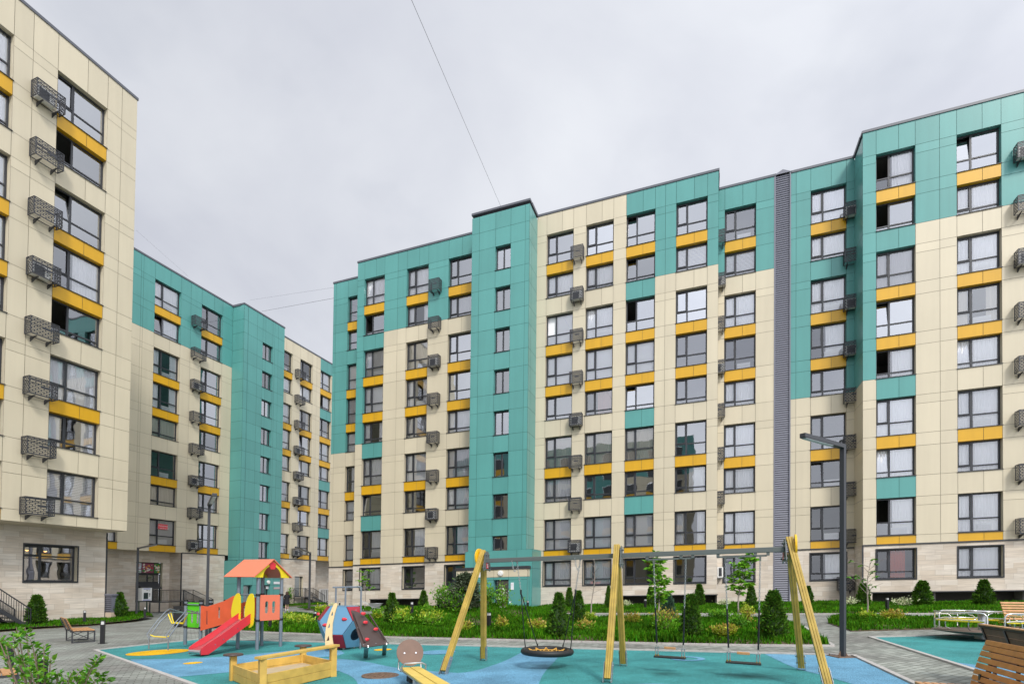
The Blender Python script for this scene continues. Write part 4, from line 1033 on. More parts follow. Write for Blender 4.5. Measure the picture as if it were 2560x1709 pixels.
lawn('bench_lawn', g7, 'flat', 'small corner of grass beyond the near left bench', 500, .16)
g8 = px([(705, 1514), (760, 1513), (800, 1512), (800, 1517), (740, 1518)])
lawn('steps_lawn', [np.array(p) for p in px([(700, 1517), (775, 1513.5), (826, 1509), (790, 1506), (722, 1508)])], 'flat', 'narrow grass strip under the far steps', 90, .16)
kerb('lawn_kerb', [np.array(p) for p in px([(560, 1576), (654, 1580.5), (974, 1593.5), (1655, 1610), (1900, 1614.5), (2083, 1615.5), (2010, 1567), (1966, 1554)])], .08, .05)
kerb('path_kerb', [np.array(p) for p in near], .08, .05)
def lawn_z(x, y):
    q = np.array([[x, y]])
    for nm, (pts, kind) in LAWNS.items():
        if pip(pts, q)[0]: return float(h_lawn(kind, q, pts)[0])
    return 0.
def spot(px_, py_, lift=True):
    """ground point under photo pixel, standing on the lawn there"""
    p = at(px_, py_, 0)
    if lift:
        for i in range(60):      # walk along the view ray until it meets the lawn
            z = 1.18 * (1 - i / 60) ** 1.5; q = at(px_, py_, z)
            if lawn_z(q[0], q[1]) >= z: p = q; break
    return S(*p)
def px_size(loc, n):  # metres spanned by n photo pixels at that place
    v = np.array(loc) - CAM; return n * (v @ FW) / F_PX

# ------------------------------------------------------------------ plants
def thuja_mesh(seed, N=2600, slim=.42):
    """unit-height columnar conifer: sprays turned upward and outward on an uneven cone"""
    global rng
    rng = np.random.default_rng(seed); t = rng.random(N) ** .85; z = .02 + .96 * t
    rad = slim * .5 * np.clip(1.02 - z, 0, 1) ** [.62, .75, .55, .68, .8, .6][seed % 6] * (0.75 + .35 * np.minimum(z / .16, 1)) * .92
    az = rng.uniform(0, 6.283, N); lump = 1 + .18 * np.sin(az * 3 + seed) * np.sin(z * 9 + seed) + .10 * np.sin(az * 5 + z * 17 + seed * 2) + .07 * np.sin(z * 31 + az * 2)
    rr = rad * lump * rng.uniform(.62, 1.02, N)
    c = np.stack([np.cos(az) * rr, np.sin(az) * rr, z], 1); d = np.stack([np.cos(az), np.sin(az), rng.uniform(.5, 1.9, N)], 1) + rng.normal(size=(N, 3)) * .35
    o = leaf_obj('foliage', c - np.array([0, 0, .02]), d, rng.uniform(.03, .095, N), THUJA, width=.55, fold=.5); me = o.data; bpy.data.objects.remove(o)
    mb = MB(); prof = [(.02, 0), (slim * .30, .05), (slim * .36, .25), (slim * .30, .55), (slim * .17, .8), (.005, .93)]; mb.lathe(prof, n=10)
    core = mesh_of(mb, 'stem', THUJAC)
    return me, core
THJ = [thuja_mesh(s, sl_) if False else thuja_mesh(s) for s in (0, 1, 2, 3, 4, 5)]
rng = np.random.default_rng(77)
def thuja(x, y, top, w, label, i):
    loc = spot(x, y); hgt = px_size(loc, y - top); wd = px_size(loc, w)
    t = thing('thuja', label, 'shrub', loc, RC.uniform(0, 6.28), 'clipped thujas around the courtyard')
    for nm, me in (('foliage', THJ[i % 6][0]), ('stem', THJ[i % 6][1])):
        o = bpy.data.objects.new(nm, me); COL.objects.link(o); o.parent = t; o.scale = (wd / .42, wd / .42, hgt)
TL = [(2306, 1513, 1450, 44, 'conical thuja below the right block, nearer the orange curtained window'), (2460, 1513, 1447, 46, 'conical thuja at the right end of the stone base, above the slatted bench'),
      (2159, 1513, 1456, 33, 'thuja partly behind the bare young tree at the stone corner'), (2021, 1511, 1463, 25, 'slim thuja behind the right swing leg, by the louvred strip'),
      (1878, 1514, 1458, 28, 'thuja at the wall under the white air conditioner window, just right of a young tree'), (1748, 1513, 1459, 29, 'thuja at the stone wall directly behind the left wooden-bar swing'),
      (1626, 1513, 1465, 22, 'thuja at the stone wall just left of the leafy young tree'), (1521, 1518, 1463, 20, 'narrow thuja half hidden behind the middle swing legs'),
      (1423, 1518, 1467, 22, 'slim thuja behind a plumper one, right of the basket swing'), (1445, 1556, 1475, 38, 'plump thuja on the mound edge right of the basket swing ropes'),
      (1396, 1588, 1480, 57, 'large shaggy thuja standing right behind the basket swing'), (1727, 1593, 1484, 54, 'tall two-topped thuja behind the left wooden-bar swing'),
      (1934, 1594, 1474, 64, 'broad bushy thuja between the right wooden-bar swing and the end legs'), (979, 1560, 1480, 41, 'tall conical thuja right of the climbing dome'),
      (996, 1515, 1475, 18, 'slim thuja peeking out behind the tall one right of the dome'), (1058.6, 1516, 1474, 25, 'blunt thuja over the dark base slot of the middle block'),
      (1296, 1517, 1478, 34, 'golden green thuja beside the tower entrance'), (925, 1511, 1480, 22, 'small thuja behind the wheelbarrow'),
      (864, 1512, 1475, 18, 'small thuja between the uprights of the climbing frame'), (847, 1512, 1474, 14, 'thin thuja left of the climbing frame uprights'),
      (803, 1505, 1474, 13, 'dark thuja by the far slatted fence'), (503, 1508, 1476, 22, 'thuja beside the tall lamp post at the far stone wall'),
      (299, 1542, 1479, 36, 'leaning thuja at the corner of the cream wing beside the vent'), (90, 1560, 1486, 44, 'thuja at the foot of the left metal steps')]
for i, a in enumerate(TL): thuja(*a, i)

def bush(x, y, top, w, label, mats, nleaf=420, size=.075, name='leafy_bush', cat='bush', group='flowering and leafy bushes in the beds', dome=.55, up=.5, mix=None, wd=.55):
    loc = spot(x, y); hgt = px_size(loc, y - top) * 1.12 + .06; r = px_size(loc, w) / 2 * 1.1; n = nleaf
    t = thing(name, label, cat, loc, 0, group)
    # several leafy stems fanning out from the ground
    ns = 11; az = rng.uniform(0, 6.283, ns); el = rng.uniform(.25, 1., ns); tips = np.stack([np.cos(az) * r * (1.05 - el * .8), np.sin(az) * r * (1.05 - el * .8), hgt * (.45 + .5 * el)], 1)
    mb = MB()
    for tp in tips: mb.tube([(0, 0, 0), Vector(tp) * .55 + Vector((0, 0, .08 * hgt)), tp], [.012, .008, .004], 5)
    mb.build('stem', BARK, t)
    k = rng.integers(0, ns, n); f = rng.uniform(.25, 1.08, n); c = tips[k] * f[:, None] + rng.normal(size=(n, 3)) * np.array([r * .24, r * .24, hgt * .12]); c[:, 2] = np.clip(c[:, 2], .03, None)
    d = c / (np.linalg.norm(c, axis=1)[:, None] + 1e-6) * .6 + rng.normal(size=(n, 3)) * .6 + np.array([0, 0, up])
    mi = (rng.random(n) < (mix if mix is not None else .4)).astype(int) if len(mats) > 1 else None
    if mi is not None and mix is None: mi = ((c[:, 2] / hgt + rng.normal(size=n) * .2) > .62).astype(int)
    leaf_obj('foliage', c, d, size * rng.uniform(.6, 1.3, n), mats, t, width=wd, mi=mi)
BL = [(1005, 1563, 1532, 58, 'yellow green bush at the foot of the tall conical thuja', [LEAF, LEAFY]), (1077, 1566, 1534, 62, 'bright leafy bush left of the near left swing leg', [LEAF, LEAFY]),
      (1163, 1578, 1560, 26, 'small yellowish bush between the left swing legs', [LEAFY, LEAFR]), (1254, 1575, 1550, 24, 'upright bronze tipped bush right of the left swing legs', [LEAFY, LEAFR]),
      (1340, 1576, 1556, 48, 'low yellowish bush left of the large shaggy thuja', [LEAFY, LEAFR]), (1464, 1582, 1558, 44, 'yellow green bush right of the basket swing', [LEAF, LEAFR]),
      (1474, 1556, 1540, 36, 'fresh green bush at the foot of the leafless sapling', [LEAF, LEAFY]), (1577, 1560, 1541, 42, 'flat bronze tipped bush right of the middle swing legs', [LEAFY, LEAFR]),
      (1664, 1576, 1530, 60, 'big mixed bush under the leafy young tree', [LEAF, LEAFR]), (1811, 1592, 1568, 62, 'bronze tipped bush between the two wooden-bar swings', [LEAFY, LEAFR]),
      (1868, 1558, 1522, 34, 'upright bronze tipped bush beside the right young tree trunk', [LEAFR, LEAFY]), (1842, 1573, 1542, 46, 'dark fine leaved bush below the right young tree', [LEAF2, LEAF]),
      (1912, 1586, 1566, 30, 'small tan tipped bush left of the broad bushy thuja', [LEAFR, LEAFY]), (1795, 1548, 1531, 52, 'low dark bush at the path edge behind the swings', [LEAF2, LEAF]),
      (752, 1566, 1545, 72, 'wide yellow green bush behind the slide tower', [LEAF, LEAFY]), (715, 1564, 1536, 46, 'bright bush right of the orange tower panel', [LEAF, LEAFY]), (690, 1566, 1548, 30, 'low bush just behind the right tower post', [LEAF, LEAFY]),
      (809, 1545, 1520, 40, 'pale green bush above the dome rim', [LEAF, LEAFY]), (948, 1548, 1528, 34, 'yellow green bush left of the tall conical thuja', [LEAFY, LEAF]),
      (2170, 1550, 1535, 36, 'bright rosette bush at the bare young tree', [LEAF, LEAFY]), (2231, 1552, 1532, 46, 'bronze tipped bush on the grass island', [LEAFY, LEAFR]),
      (1112, 1522, 1472, 60, 'loose green shrub left of the dark spruce', [LEAF2, LEAF]), (1142, 1533, 1490, 56, 'low bright shrub in front of the dark spruce', [LEAF, LEAF2]),
      (1216, 1524, 1464, 36, 'shrub close behind the left far swing leg', [LEAF2, LEAF]), (1277, 1512, 1450, 38, 'tall loose shrub right of the entrance door', [LEAF, LEAF2]), (1319, 1505, 1462, 22, 'young green shrub at the right corner of the teal tower', [LEAF2, LEAF]),
      (1072, 1548, 1520, 34, 'grey green shrub on the left slope of the mound', [LEAF2, LEAF]), (548, 1507, 1466, 36, 'leafy shrub in the pot by the far teal tower', [LEAF, LEAF2]),
      (721, 1510, 1474, 22, 'small shrub beside the far stone wall near the person', [LEAF2, LEAF])]
for b in BL:
    sz = min(.17, max(.07, px_size(spot(b[0], b[1]), 5.2)))
    bush(*b[:5], b[5], nleaf=int(330 + 9 * b[3]), size=sz * 1.15)
for b in [(2262, 1514, 1498, 54, 'pale variegated bush below the right block beside a bollard'), (2125, 1514, 1500, 40, 'pale variegated bush left of the bare young tree'), (1567, 1516, 1503, 20, 'pale variegated bush right of the middle swing legs'),
          (1809, 1515, 1503, 34, 'pale variegated bush under the white air conditioner'), (397, 1525, 1511, 22, 'pale variegated bush at the foot of the shop steps'), (838, 1518, 1509, 26, 'pale variegated bush beyond the dome')]:
    bush(*b[:5], [LEAFP], nleaf=260, size=.10, group='pale variegated bushes')
bush(1258, 1526, 1474, 44, 'bush with white blossom in front of the tower entrance', [LEAF, PETAL], nleaf=620, size=.10, mix=.10, name='flowering_bush', group=None)
# spruce
def spruce(x, y, top, w, label):
    loc = spot(x, y); hg = px_size(loc, y - top); r = px_size(loc, w) / 2; t = thing('spruce', label, 'tree', loc)
    MB().tube([(0, 0, -.1), (0, 0, hg * .95)], [.06, .015], 7).build('trunk', BARK, t); mb = MB(); C = []; Dn = []
    for k in range(64):
        f = k / 64; z = hg * (.06 + .9 * f); ln = r * (1.06 - f) ** .7 * RC.uniform(.75, 1.1); az = k * 2.4 + RC.random(); up = .10 + .9 * f
        e = Vector((math.cos(az) * ln, math.sin(az) * ln, z + ln * up * .5)); b = Vector((0, 0, z)); mb.tube([b, b.lerp(e, .6) - Vector((0, 0, .05 * ln)), e], [.014, .009, .004], 4)
        for j in range(26):
            g = RC.uniform(.15, 1.05); p = b.lerp(e, g); dd = (e - b).normalized()
            for _ in range(5): C.append(p + Vector([RC.gauss(0, .06) for _ in range(3)])); Dn.append(dd * .8 + Vector([RC.gauss(0, .7) for _ in range(3)]))
    mb.build('limb', BARK, t); leaf_obj('foliage', np.array(C), np.array(Dn), rng.uniform(.10, .20, len(C)), SPRUCE, t, width=.34)
spruce(1163, 1526, 1436, 96, 'dark bristly spruce on the mound before the tower entrance')
def juniper(x, y, top, w, label):
    loc = spot(x, y); hg = px_size(loc, y - top); r = px_size(loc, w) / 2; t = thing('juniper', label, 'shrub', loc); n = 1500
    z = rng.random(n); az = rng.uniform(0, 6.283, n); rr = r * (1 - z) ** .6 * rng.uniform(.3, 1, n)
    c = np.stack([np.cos(az) * rr, np.sin(az) * rr, z * hg * .9], 1); d = np.stack([np.cos(az) * .35, np.sin(az) * .35, np.ones(n)], 1) + rng.normal(size=(n, 3)) * .2
    leaf_obj('foliage', c, d, rng.uniform(.10, .22, n), JUNI, t, width=.18); MB().tube([(0, 0, -.05), (0, 0, hg * .7)], [.03, .01], 6).build('stem', BARK, t)
juniper(1670, 1551, 1478, 42, 'bluish juniper right beside the leafy young tree')

def sapling(x, y, top, lean, label, nbr, leafn, lsize, spread, lmats, crown=(.35, 1.), trunk=BARK, droop=.2, r0=.035, cluster=5):
    loc = spot(x, y); hg = px_size(loc, y - top); W = px_size(loc, spread) / 2; t = thing('young_tree', label, 'tree', loc, 0, 'young trees planted in the beds')
    lx = px_size(loc, lean); tip = Vector((lx, 0, hg)); mb = MB()
    tr = [Vector((lx * f ** 1.5 + .05 * math.sin(f * 7 + x), .04 * math.sin(f * 5 + y), hg * f - (.1 if f == 0 else 0))) for f in [i / 8 for i in range(9)]]
    mb.tube(tr, [r0 * (1 - .75 * i / 8) for i in range(9)], 7); mb.build('trunk', trunk, t); lb = MB(); C = []; Dn = []
    for k in range(nbr):
        f = crown[0] + (crown[1] - crown[0]) * (k + .5) / nbr * .97; i = min(7, int(f * 8)); b = tr[i].lerp(tr[i + 1], f * 8 - i); az = k * 2.39 + RC.random()
        ln = W * RC.uniform(.6, 1.1) * (1.1 - .5 * f); e = b + Vector((math.cos(az) * ln, math.sin(az) * ln, ln * RC.uniform(.25, .9))); m = b.lerp(e, .5) + Vector((0, 0, .06 * ln))
        lb.tube([b, m, e], [.012, .008, .004], 5)
        for j in range(leafn):
            p = [b, m, e][1].lerp(e, RC.uniform(-.3, 1.05)); a0 = RC.uniform(0, 6.28)
            for q in range(cluster):
                a = a0 + q * 6.283 / cluster; C.append(p + Vector((RC.gauss(0, .015), RC.gauss(0, .015), RC.gauss(0, .015)))); Dn.append(Vector((math.cos(a), math.sin(a), -droop + RC.gauss(0, .25))))
    lb.build('limb', trunk, t)
    if C: leaf_obj('foliage', np.array(C), np.array(Dn), lsize * rng.uniform(.65, 1.2, len(C)), lmats, t, width=.45)
sapling(1645, 1570, 1388, 0, 'leafy young tree in front of the left wooden-bar swing', 26, 5, .20, 70, [LEAF], (.33, 1.), BARKL)
sapling(1843, 1556, 1385, 26, 'leafy young tree leaning right between the two wooden-bar swings', 24, 5, .20, 74, [LEAF], (.38, 1.), BARKL)
sapling(2168, 1540, 1404, 4, 'nearly bare young tree with leaf tufts by the right stone corner', 13, 1, .15, 130, [LEAF2], (.34, 1.), BARKL, cluster=7)
sapling(1480, 1546, 1395, 6, 'leafless sapling between the basket swing and middle swing legs', 12, 0, .1, 70, [LEAF], (.4, 1.), BARKL)
sapling(911, 1521, 1424, 2, 'young tree with leaf tufts behind the climbing frame right upright', 11, 3, .26, 60, [LEAF], (.4, 1.), BARKL)
sapling(868, 1514, 1432, -8, 'thin young tree behind the climbing frame middle upright', 10, 2, .24, 84, [LEAF], (.45, 1.), BARKL)
sapling(1304, 1519, 1496, 3, 'tiny sapling at the right edge of the tower', 4, 2, .12, 26, [LEAF], (.5, 1.), BARKL)
sapling(705, 1512, 1436, -4, 'bare twiggy shrub behind the right tower post', 9, 0, .1, 40, [LEAF], (.1, 1.), BARK)

# near bush in the bottom left corner
t = thing('leafy_bush', 'large fresh green bush in the near bottom left corner', 'bush', S(*at(120, 1900)), 0)
base = at(120, 1900); C = []; Dn = []; mb = MB(); Ls = []
tipsp = [(40, 1566), (62, 1566), (5, 1590), (-20, 1575), (75, 1596), (110, 1612), (90, 1630), (128, 1640), (50, 1640), (70, 1670), (110, 1690), (20, 1600), (145, 1680), (180, 1680), (160, 1700), (205, 1690), (232, 1672), (250, 1640), (265, 1680), (275, 1695), (225, 1700), (255, 1712), (190, 1720), (130, 1720), (30, 1585), (238, 1655), (205, 1672)]
for i, (x_, y_) in enumerate(tipsp):
    Y = base[1] + RC.uniform(-.25, .45); r_ = ray(x_, y_); e = Vector(CAM + (Y / r_[1]) * r_) - t.location
    b = Vector((e.x * .25, 0, e.z * .1)); m = b.lerp(e, .55) + Vector((0, 0, .12)); pts = [b, b.lerp(m, .5) + Vector((RC.gauss(0, .03), 0, 0)), m, m.lerp(e, .6) + Vector((0, 0, .04)), e]
    mb.tube(pts, [.012, .010, .008, .005, .003], 6)
    for j in range(40):
        f = RC.uniform(.35, 1.0); k = min(3, int(f * 4)); p = pts[k].lerp(pts[k + 1], f * 4 - k); dd = (pts[k + 1] - pts[k]).normalized(); a = RC.uniform(0, 6.28)
        side_ = Vector((math.cos(a), math.sin(a), RC.uniform(-.2, .5)))
        C.append(p + side_ * .01); Dn.append(dd * .45 + side_ * .8); Ls.append(RC.uniform(.045, .085) * (1.1 - .35 * (f > .92)))
mb.build('stem', BARK, t); leaf_obj('foliage', np.array(C), np.array(Dn), np.array(Ls) * .88, [LEAF, LEAF2], t, width=.48, mi=(rng.random(len(C)) < .62).astype(int))
pt = thing('planter', 'dark round planter holding a shrub by the far teal tower', 'planter', spot(548, 1524)); MB().lathe([(.30, 0), (.42, .5), (.46, .55), (.40, .55), (.38, .48), (.001, .46)], n=18).build('pot', mat('pot_brown', (.16, .11, .08), .8), pt)
# ------------------------------------------------------------------ street furniture
def bollard(x, y, top, label, first=[None]):
    loc = spot(x, y); hg = px_size(loc, y - top); hg = min(max(hg, .6), .95)
    if first[0] is None:
        t = thing('bollard_light', label, 'bollard', loc, R(20), 'black bollard lights along the paths'); first[0] = t; a = .058
        MB().box(-a, a, -a, a, 0, .66).build('post', BLACK, t); mb = MB(); mb.box(-.11, .11, -.11, .11, 0, .012)
        for sx in (-1, 1):
            for sy in (-1, 1): mb.cyl((sx * .085, sy * .085, .012), (sx * .085, sy * .085, .03), .012, 6)
        mb.build('base_plate', BLACK, t); mb = MB()
        for sx in (-1, 1):
            for sy in (-1, 1): mb.box(sx * a - .009 if sx > 0 else -a, a if sx > 0 else -a + .009, sy * a - .009 if sy > 0 else -a, a if sy > 0 else -a + .009, .66, .78)
        mb.box(-a, a, -a, a, .78, .80); mb.build('cap', BLACK, t); MB().box(-.042, .042, -.042, .042, .661, .779).build('lens', mat('frosted_lens', (.62, .62, .62), .3), t)
    else: dup(first[0], loc, label, rotz=RC.uniform(0, 1))
    (first[0] if first[0]['label'] == label else [o for o in bpy.data.objects if o.get('label') == label][0]).scale = (1, 1, hg / .80)
for a in [(256, 1608, 1550, 'black bollard light standing alone on the paving by the playground corner'), (211, 1555, 1525, 'small bollard light between the left bench and the cream wing'), (361.5, 1546, 1516, 'bollard light at the grass corner below the payment kiosk'),
          (787, 1559, 1527, 'bollard light in the bed left of the climbing dome'), (849, 1521, 1502, 'bollard light seen between the climbing frame uprights'), (1029, 1538, 1523, 'short bollard light right of the tall conical thuja'), (1096, 1521, 1501, 'bollard light left of the spruce mound'),
          (1222, 1572, 1539, 'bollard light on the mound behind the left far swing leg'), (1319, 1524, 1502, 'bollard light at the right foot of the teal tower'), (1613, 1521, 1499, 'bollard light in the grass left of the leafy young tree'),
          (2218, 1523, 1496, 'bollard light in the grass beside the pale bush below the right block'), (26, 1669, 1613, 'near bollard light beside the slatted seat at the left edge'), (105, 1713, 1663, 'nearest bollard light half hidden in the corner bush'), (675, 1571, 1545, 'bollard light partly hidden behind the orange tower panel')]:
    bollard(*a)
LENS = mat('lamp_lens', (.55, .57, .58), .25)
def lamp(x, y, ztop, pole, hx, hy, label, arm=(.13, .10)):
    loc = spot(x, y); t = thing('street_lamp', label, 'street lamp', loc, 0, 'dark angular street lamps'); z0 = loc.z - K * loc.x
    e = S(*at(hx, hy, ztop)) - loc; top = Vector((0, 0, ztop - z0)); a = pole / 2; dd = Vector((e.x, e.y, 0)).normalized()
    MB().bar((0, 0, 0), top + Vector((0, 0, a)), pole, pole, 0, up=dd).build('pole', DARK, t)
    e = Vector((e.x, e.y, top.z)); st = dd * a * 1.02 + top
    MB().bar(st, e, arm[0], arm[1]).build('arm', DARK, t, bevel=.008)
    L = (e - st).length; MB().bar(st + dd * L * .28 - Vector((0, 0, arm[1] / 2 + .006)), e - dd * .06 - Vector((0, 0, arm[1] / 2 + .006)), arm[0] * .75, .012).build('lens', LENS, t)
    mb = MB(); mb.box(-.22, .22, -.22, .22, 0, .015)
    for sx in (-1, 1):
        for sy in (-1, 1): mb.cyl((sx * .18, sy * .18, .01), (sx * .18, sy * .18, .05), .014, 6)
        mb.add([(sx * a, -.006, .015), (sx * (a + .07), -.006, .015), (sx * a, -.006, .14), (sx * a, .006, .015), (sx * (a + .07), .006, .015), (sx * a, .006, .14)], [(0, 1, 2), (5, 4, 3), (0, 3, 4, 1), (1, 4, 5, 2)])
    mb.build('base_plate', RUST, t, bevel=0)
lamp(2107, 1641, 4.5, .092, 2006, 1093, 'tall dark street lamp standing on blue rubber at the right, arm reaching left', (.12, .09))
lamp(516, 1603, 4.62, .085, 537, 1232, 'tall dark street lamp behind the orange ramp of the slide tower', (.13, .09))
lamp(341, 1536, onp('L', 340, 1362, 45.8 - 6)[1] if False else 4.7, .12, 391, 1355, 'slim street lamp in front of the shop entrance, arm reaching right', (.10, .09))
lamp(773, 1521, 4.75, .15, 739, 1365, 'slim street lamp beside the far steps, arm reaching left', (.12, .10))

def bench(name, label, loc, rz, length, back=True, slats=7, wood=WOODL, backh=.45, legw=.04, lean=.35, nback=6, sd=.5, metal=DARK, cross=True, group='slatted benches around the court'):
    """local frame: x along the seat, -y front, seat top .45"""
    t = thing(name, label, 'bench', loc, rz, group); fm = MB(); h = .42
    for sx in ((0, length) if length < 1.7 else (0, length / 2, length)):
        for y in (0, -sd): fm.bar((sx, y, 0), (sx, y, h), legw, legw)
        fm.bar((sx, 0, h - legw / 2), (sx, -sd, h - legw / 2), legw, legw); fm.bar((sx, 0, legw / 2), (sx, -sd, legw / 2), legw, legw)
    for y in (0, -sd): fm.bar((0, y, h - legw / 2), (length, y, h - legw / 2), legw * .9, legw * .9)
    if cross:
        for x0 in (0, length):
            fm.bar((x0, 0, .06), (x0, -sd, h - .04), .012, .02); fm.bar((x0, -sd, .06), (x0, 0, h - .04), .012, .02)
    fm.build('frame', metal, t, bevel=.003); w = sd / slats
    for i in range(slats): MB().box(-.03, length + .03, -sd + i * w + .005, -sd + (i + 1) * w - .012, h, h + .035).build('seat_slat', wood, t, bevel=.004)
    if back:
        bf = MB()
        for sx in ((.1, length - .1) if length < 1.7 else (.12, length / 2, length - .12)): bf.bar((sx, .02, h - .05), (sx, .02 + backh * lean, h + backh), .03, .03)
        bf.build('back_support', metal, t); sl = backh / nback
        for i in range(nback):
            z = h + .06 + i * (backh - .03) / nback; y = .0 + (z - h) * lean - .01
            MB().bar((-.03, y, z + sl * .4), (length + .03, y, z + sl * .4), .028, sl * .68, up=(0, lean, 1)).build('back_slat', wood, t, bevel=.004)
    return t
A, B, C_, D_ = at(157, 1599), at(180, 1607), at(231, 1602), at(206, 1596)
# left bench: its length runs B -> A away from the viewer, facing right
v = np.array(D_ - C_)[:2]; Lb = np.linalg.norm(v); rz = math.atan2(v[1], v[0])
bench('park_bench', 'slatted timber bench with dark steel frame facing the left side of the playground', S(*B), math.atan2((A - B)[1], (A - B)[0]), 1.25, True, 6, WOODL, .42, lean=.45, sd=.62)
# seat at the bottom left corner
c0, c1_ = at(37, 1668.5, .45), at(61, 1695, .45); dv = (c1_ - c0)[:2]; rz = math.atan2(dv[1], dv[0])
bench('park_bench', 'backless timber slatted seat cut by the left bottom corner', S(c0[0], c0[1], 0) + Vector((0, 0, 0)), math.atan2(dv[1], dv[0]) + math.pi / 2 * 0, .62, False, 9, WOODL, sd=1.7, cross=False)
# right: near curved lounger, the dark plank bench behind it, the far pale bench
n0 = at(2466, 1608, .93); n1 = at(2560, 1629, .93); dv = (n1 - n0)[:2]; rzN = math.atan2(dv[1], dv[0])
t = thing('lounge_bench', 'glossy orange brown slatted lounge bench with raked back at the near right corner', 'bench', S(n0[0], n0[1], 0), rzN, 'slatted benches around the court')
LN = 2.0; prof = [(-.62 - .09 * i, .45 + .0 * i) for i in range(5)]
backp = [(-.12, .50), (-.105, .565), (-.088, .63), (-.068, .695), (-.048, .76), (-.026, .825), (-.002, .885), (.02, .94)]
for i, (y, z) in enumerate(backp):
    y2, z2 = backp[min(i + 1, 7)] if i < 7 else (backp[7][0] * 2 - backp[6][0], backp[7][1] * 2 - backp[6][1]); n_ = Vector((0, z2 - z, -(y2 - y))).normalized()
    MB().bar((-.02 - .004 * i, y, z), (LN, y, z), .03, .056, up=Vector((0, y2 - y, z2 - z))).build('back_slat', WOODM, t, bevel=.006)
for i in range(7):
    y = -.16 - i * .075; MB().bar((-.02, y, .468), (LN, y, .468), .062, .03).build('seat_slat', WOODL, t, bevel=.005)
for x in (.15, LN / 2, LN - .15):
    fm = MB()
    pts = [(x, y + .035, z - .02) for y, z in backp]; 
    for p, q in zip(pts, pts[1:]): fm.bar(p, q, .05, .03)
    fm.bar((x, -.12, .42), (x, -.72, .42), .05, .03); fm.bar((x, -.12, .0), (x, -.10, .62), .04, .04); fm.bar((x, -.68, 0), (x, -.68, .43), .04, .04); fm.bar((x, -.12, .02), (x, -.68, .02), .04, .04)
    fm.bar((x + .25, -.08, .2), (x, .0, .8), .015, .015); fm.build('frame', BLACK, t)
m0, m1_ = at(2453, 1564, .86), at(2562, 1582, .86); dv = (m1_ - m0)[:2]; rzM = math.atan2(dv[1], dv[0])
t = thing('lounge_bench', 'dark weathered plank bench seen from behind, in front of the carousel', 'bench', S(m0[0], m0[1], 0), rzM, 'slatted benches around the court'); LN = 2.2
fm = MB(); fm.bar((-.03, 0, .86), (LN, 0, .86), .05, .035)
for x in (0, .72, 1.45, LN): fm.bar((x, .0, .86), (x, .17, .30), .05, .022); fm.bar((x, .17, .0), (x, .17, .42), .04, .04); fm.bar((x, .17, .40), (x, .70, .40), .04, .04); fm.bar((x, .68, 0), (x, .68, .4), .04, .04)
fm.build('frame', BLACK, t)
for i in range(5):
    f = (i + .5) / 5; MB().bar((0, .025 + .17 * f, .84 - .54 * f), (LN, .025 + .17 * f, .84 - .54 * f), .028, .102, up=(0, .17, -.54)).build('back_slat', WOODD, t, bevel=.004)
for i in range(5): MB().bar((0, .26 + i * .1, .43), (LN, .26 + i * .1, .43), .085, .03).build('seat_slat', WOODD, t)
MB().bar((-.03, .02, .885), (LN, .02, .885), .09, .02).build('top_rail', WOODL, t)
f0, f1 = at(2471, 1511, .88), at(2580, 1508.8, .88); dv = (f1 - f0)[:2]; rzF = math.atan2(dv[1], dv[0])
bench('park_bench', 'pale orange slatted bench beyond the carousel at the right edge', S(f0[0] + .35, f0[1] - .15, 0), rzF, 2.2, True, 6, WOODL, .52, lean=.34, nback=7, sd=.55)
bench('park_bench', 'small dark bench by the far slatted fence', S(*at(815, 1512)), R(75), 1.2, False, 5, WOODD, sd=.45)

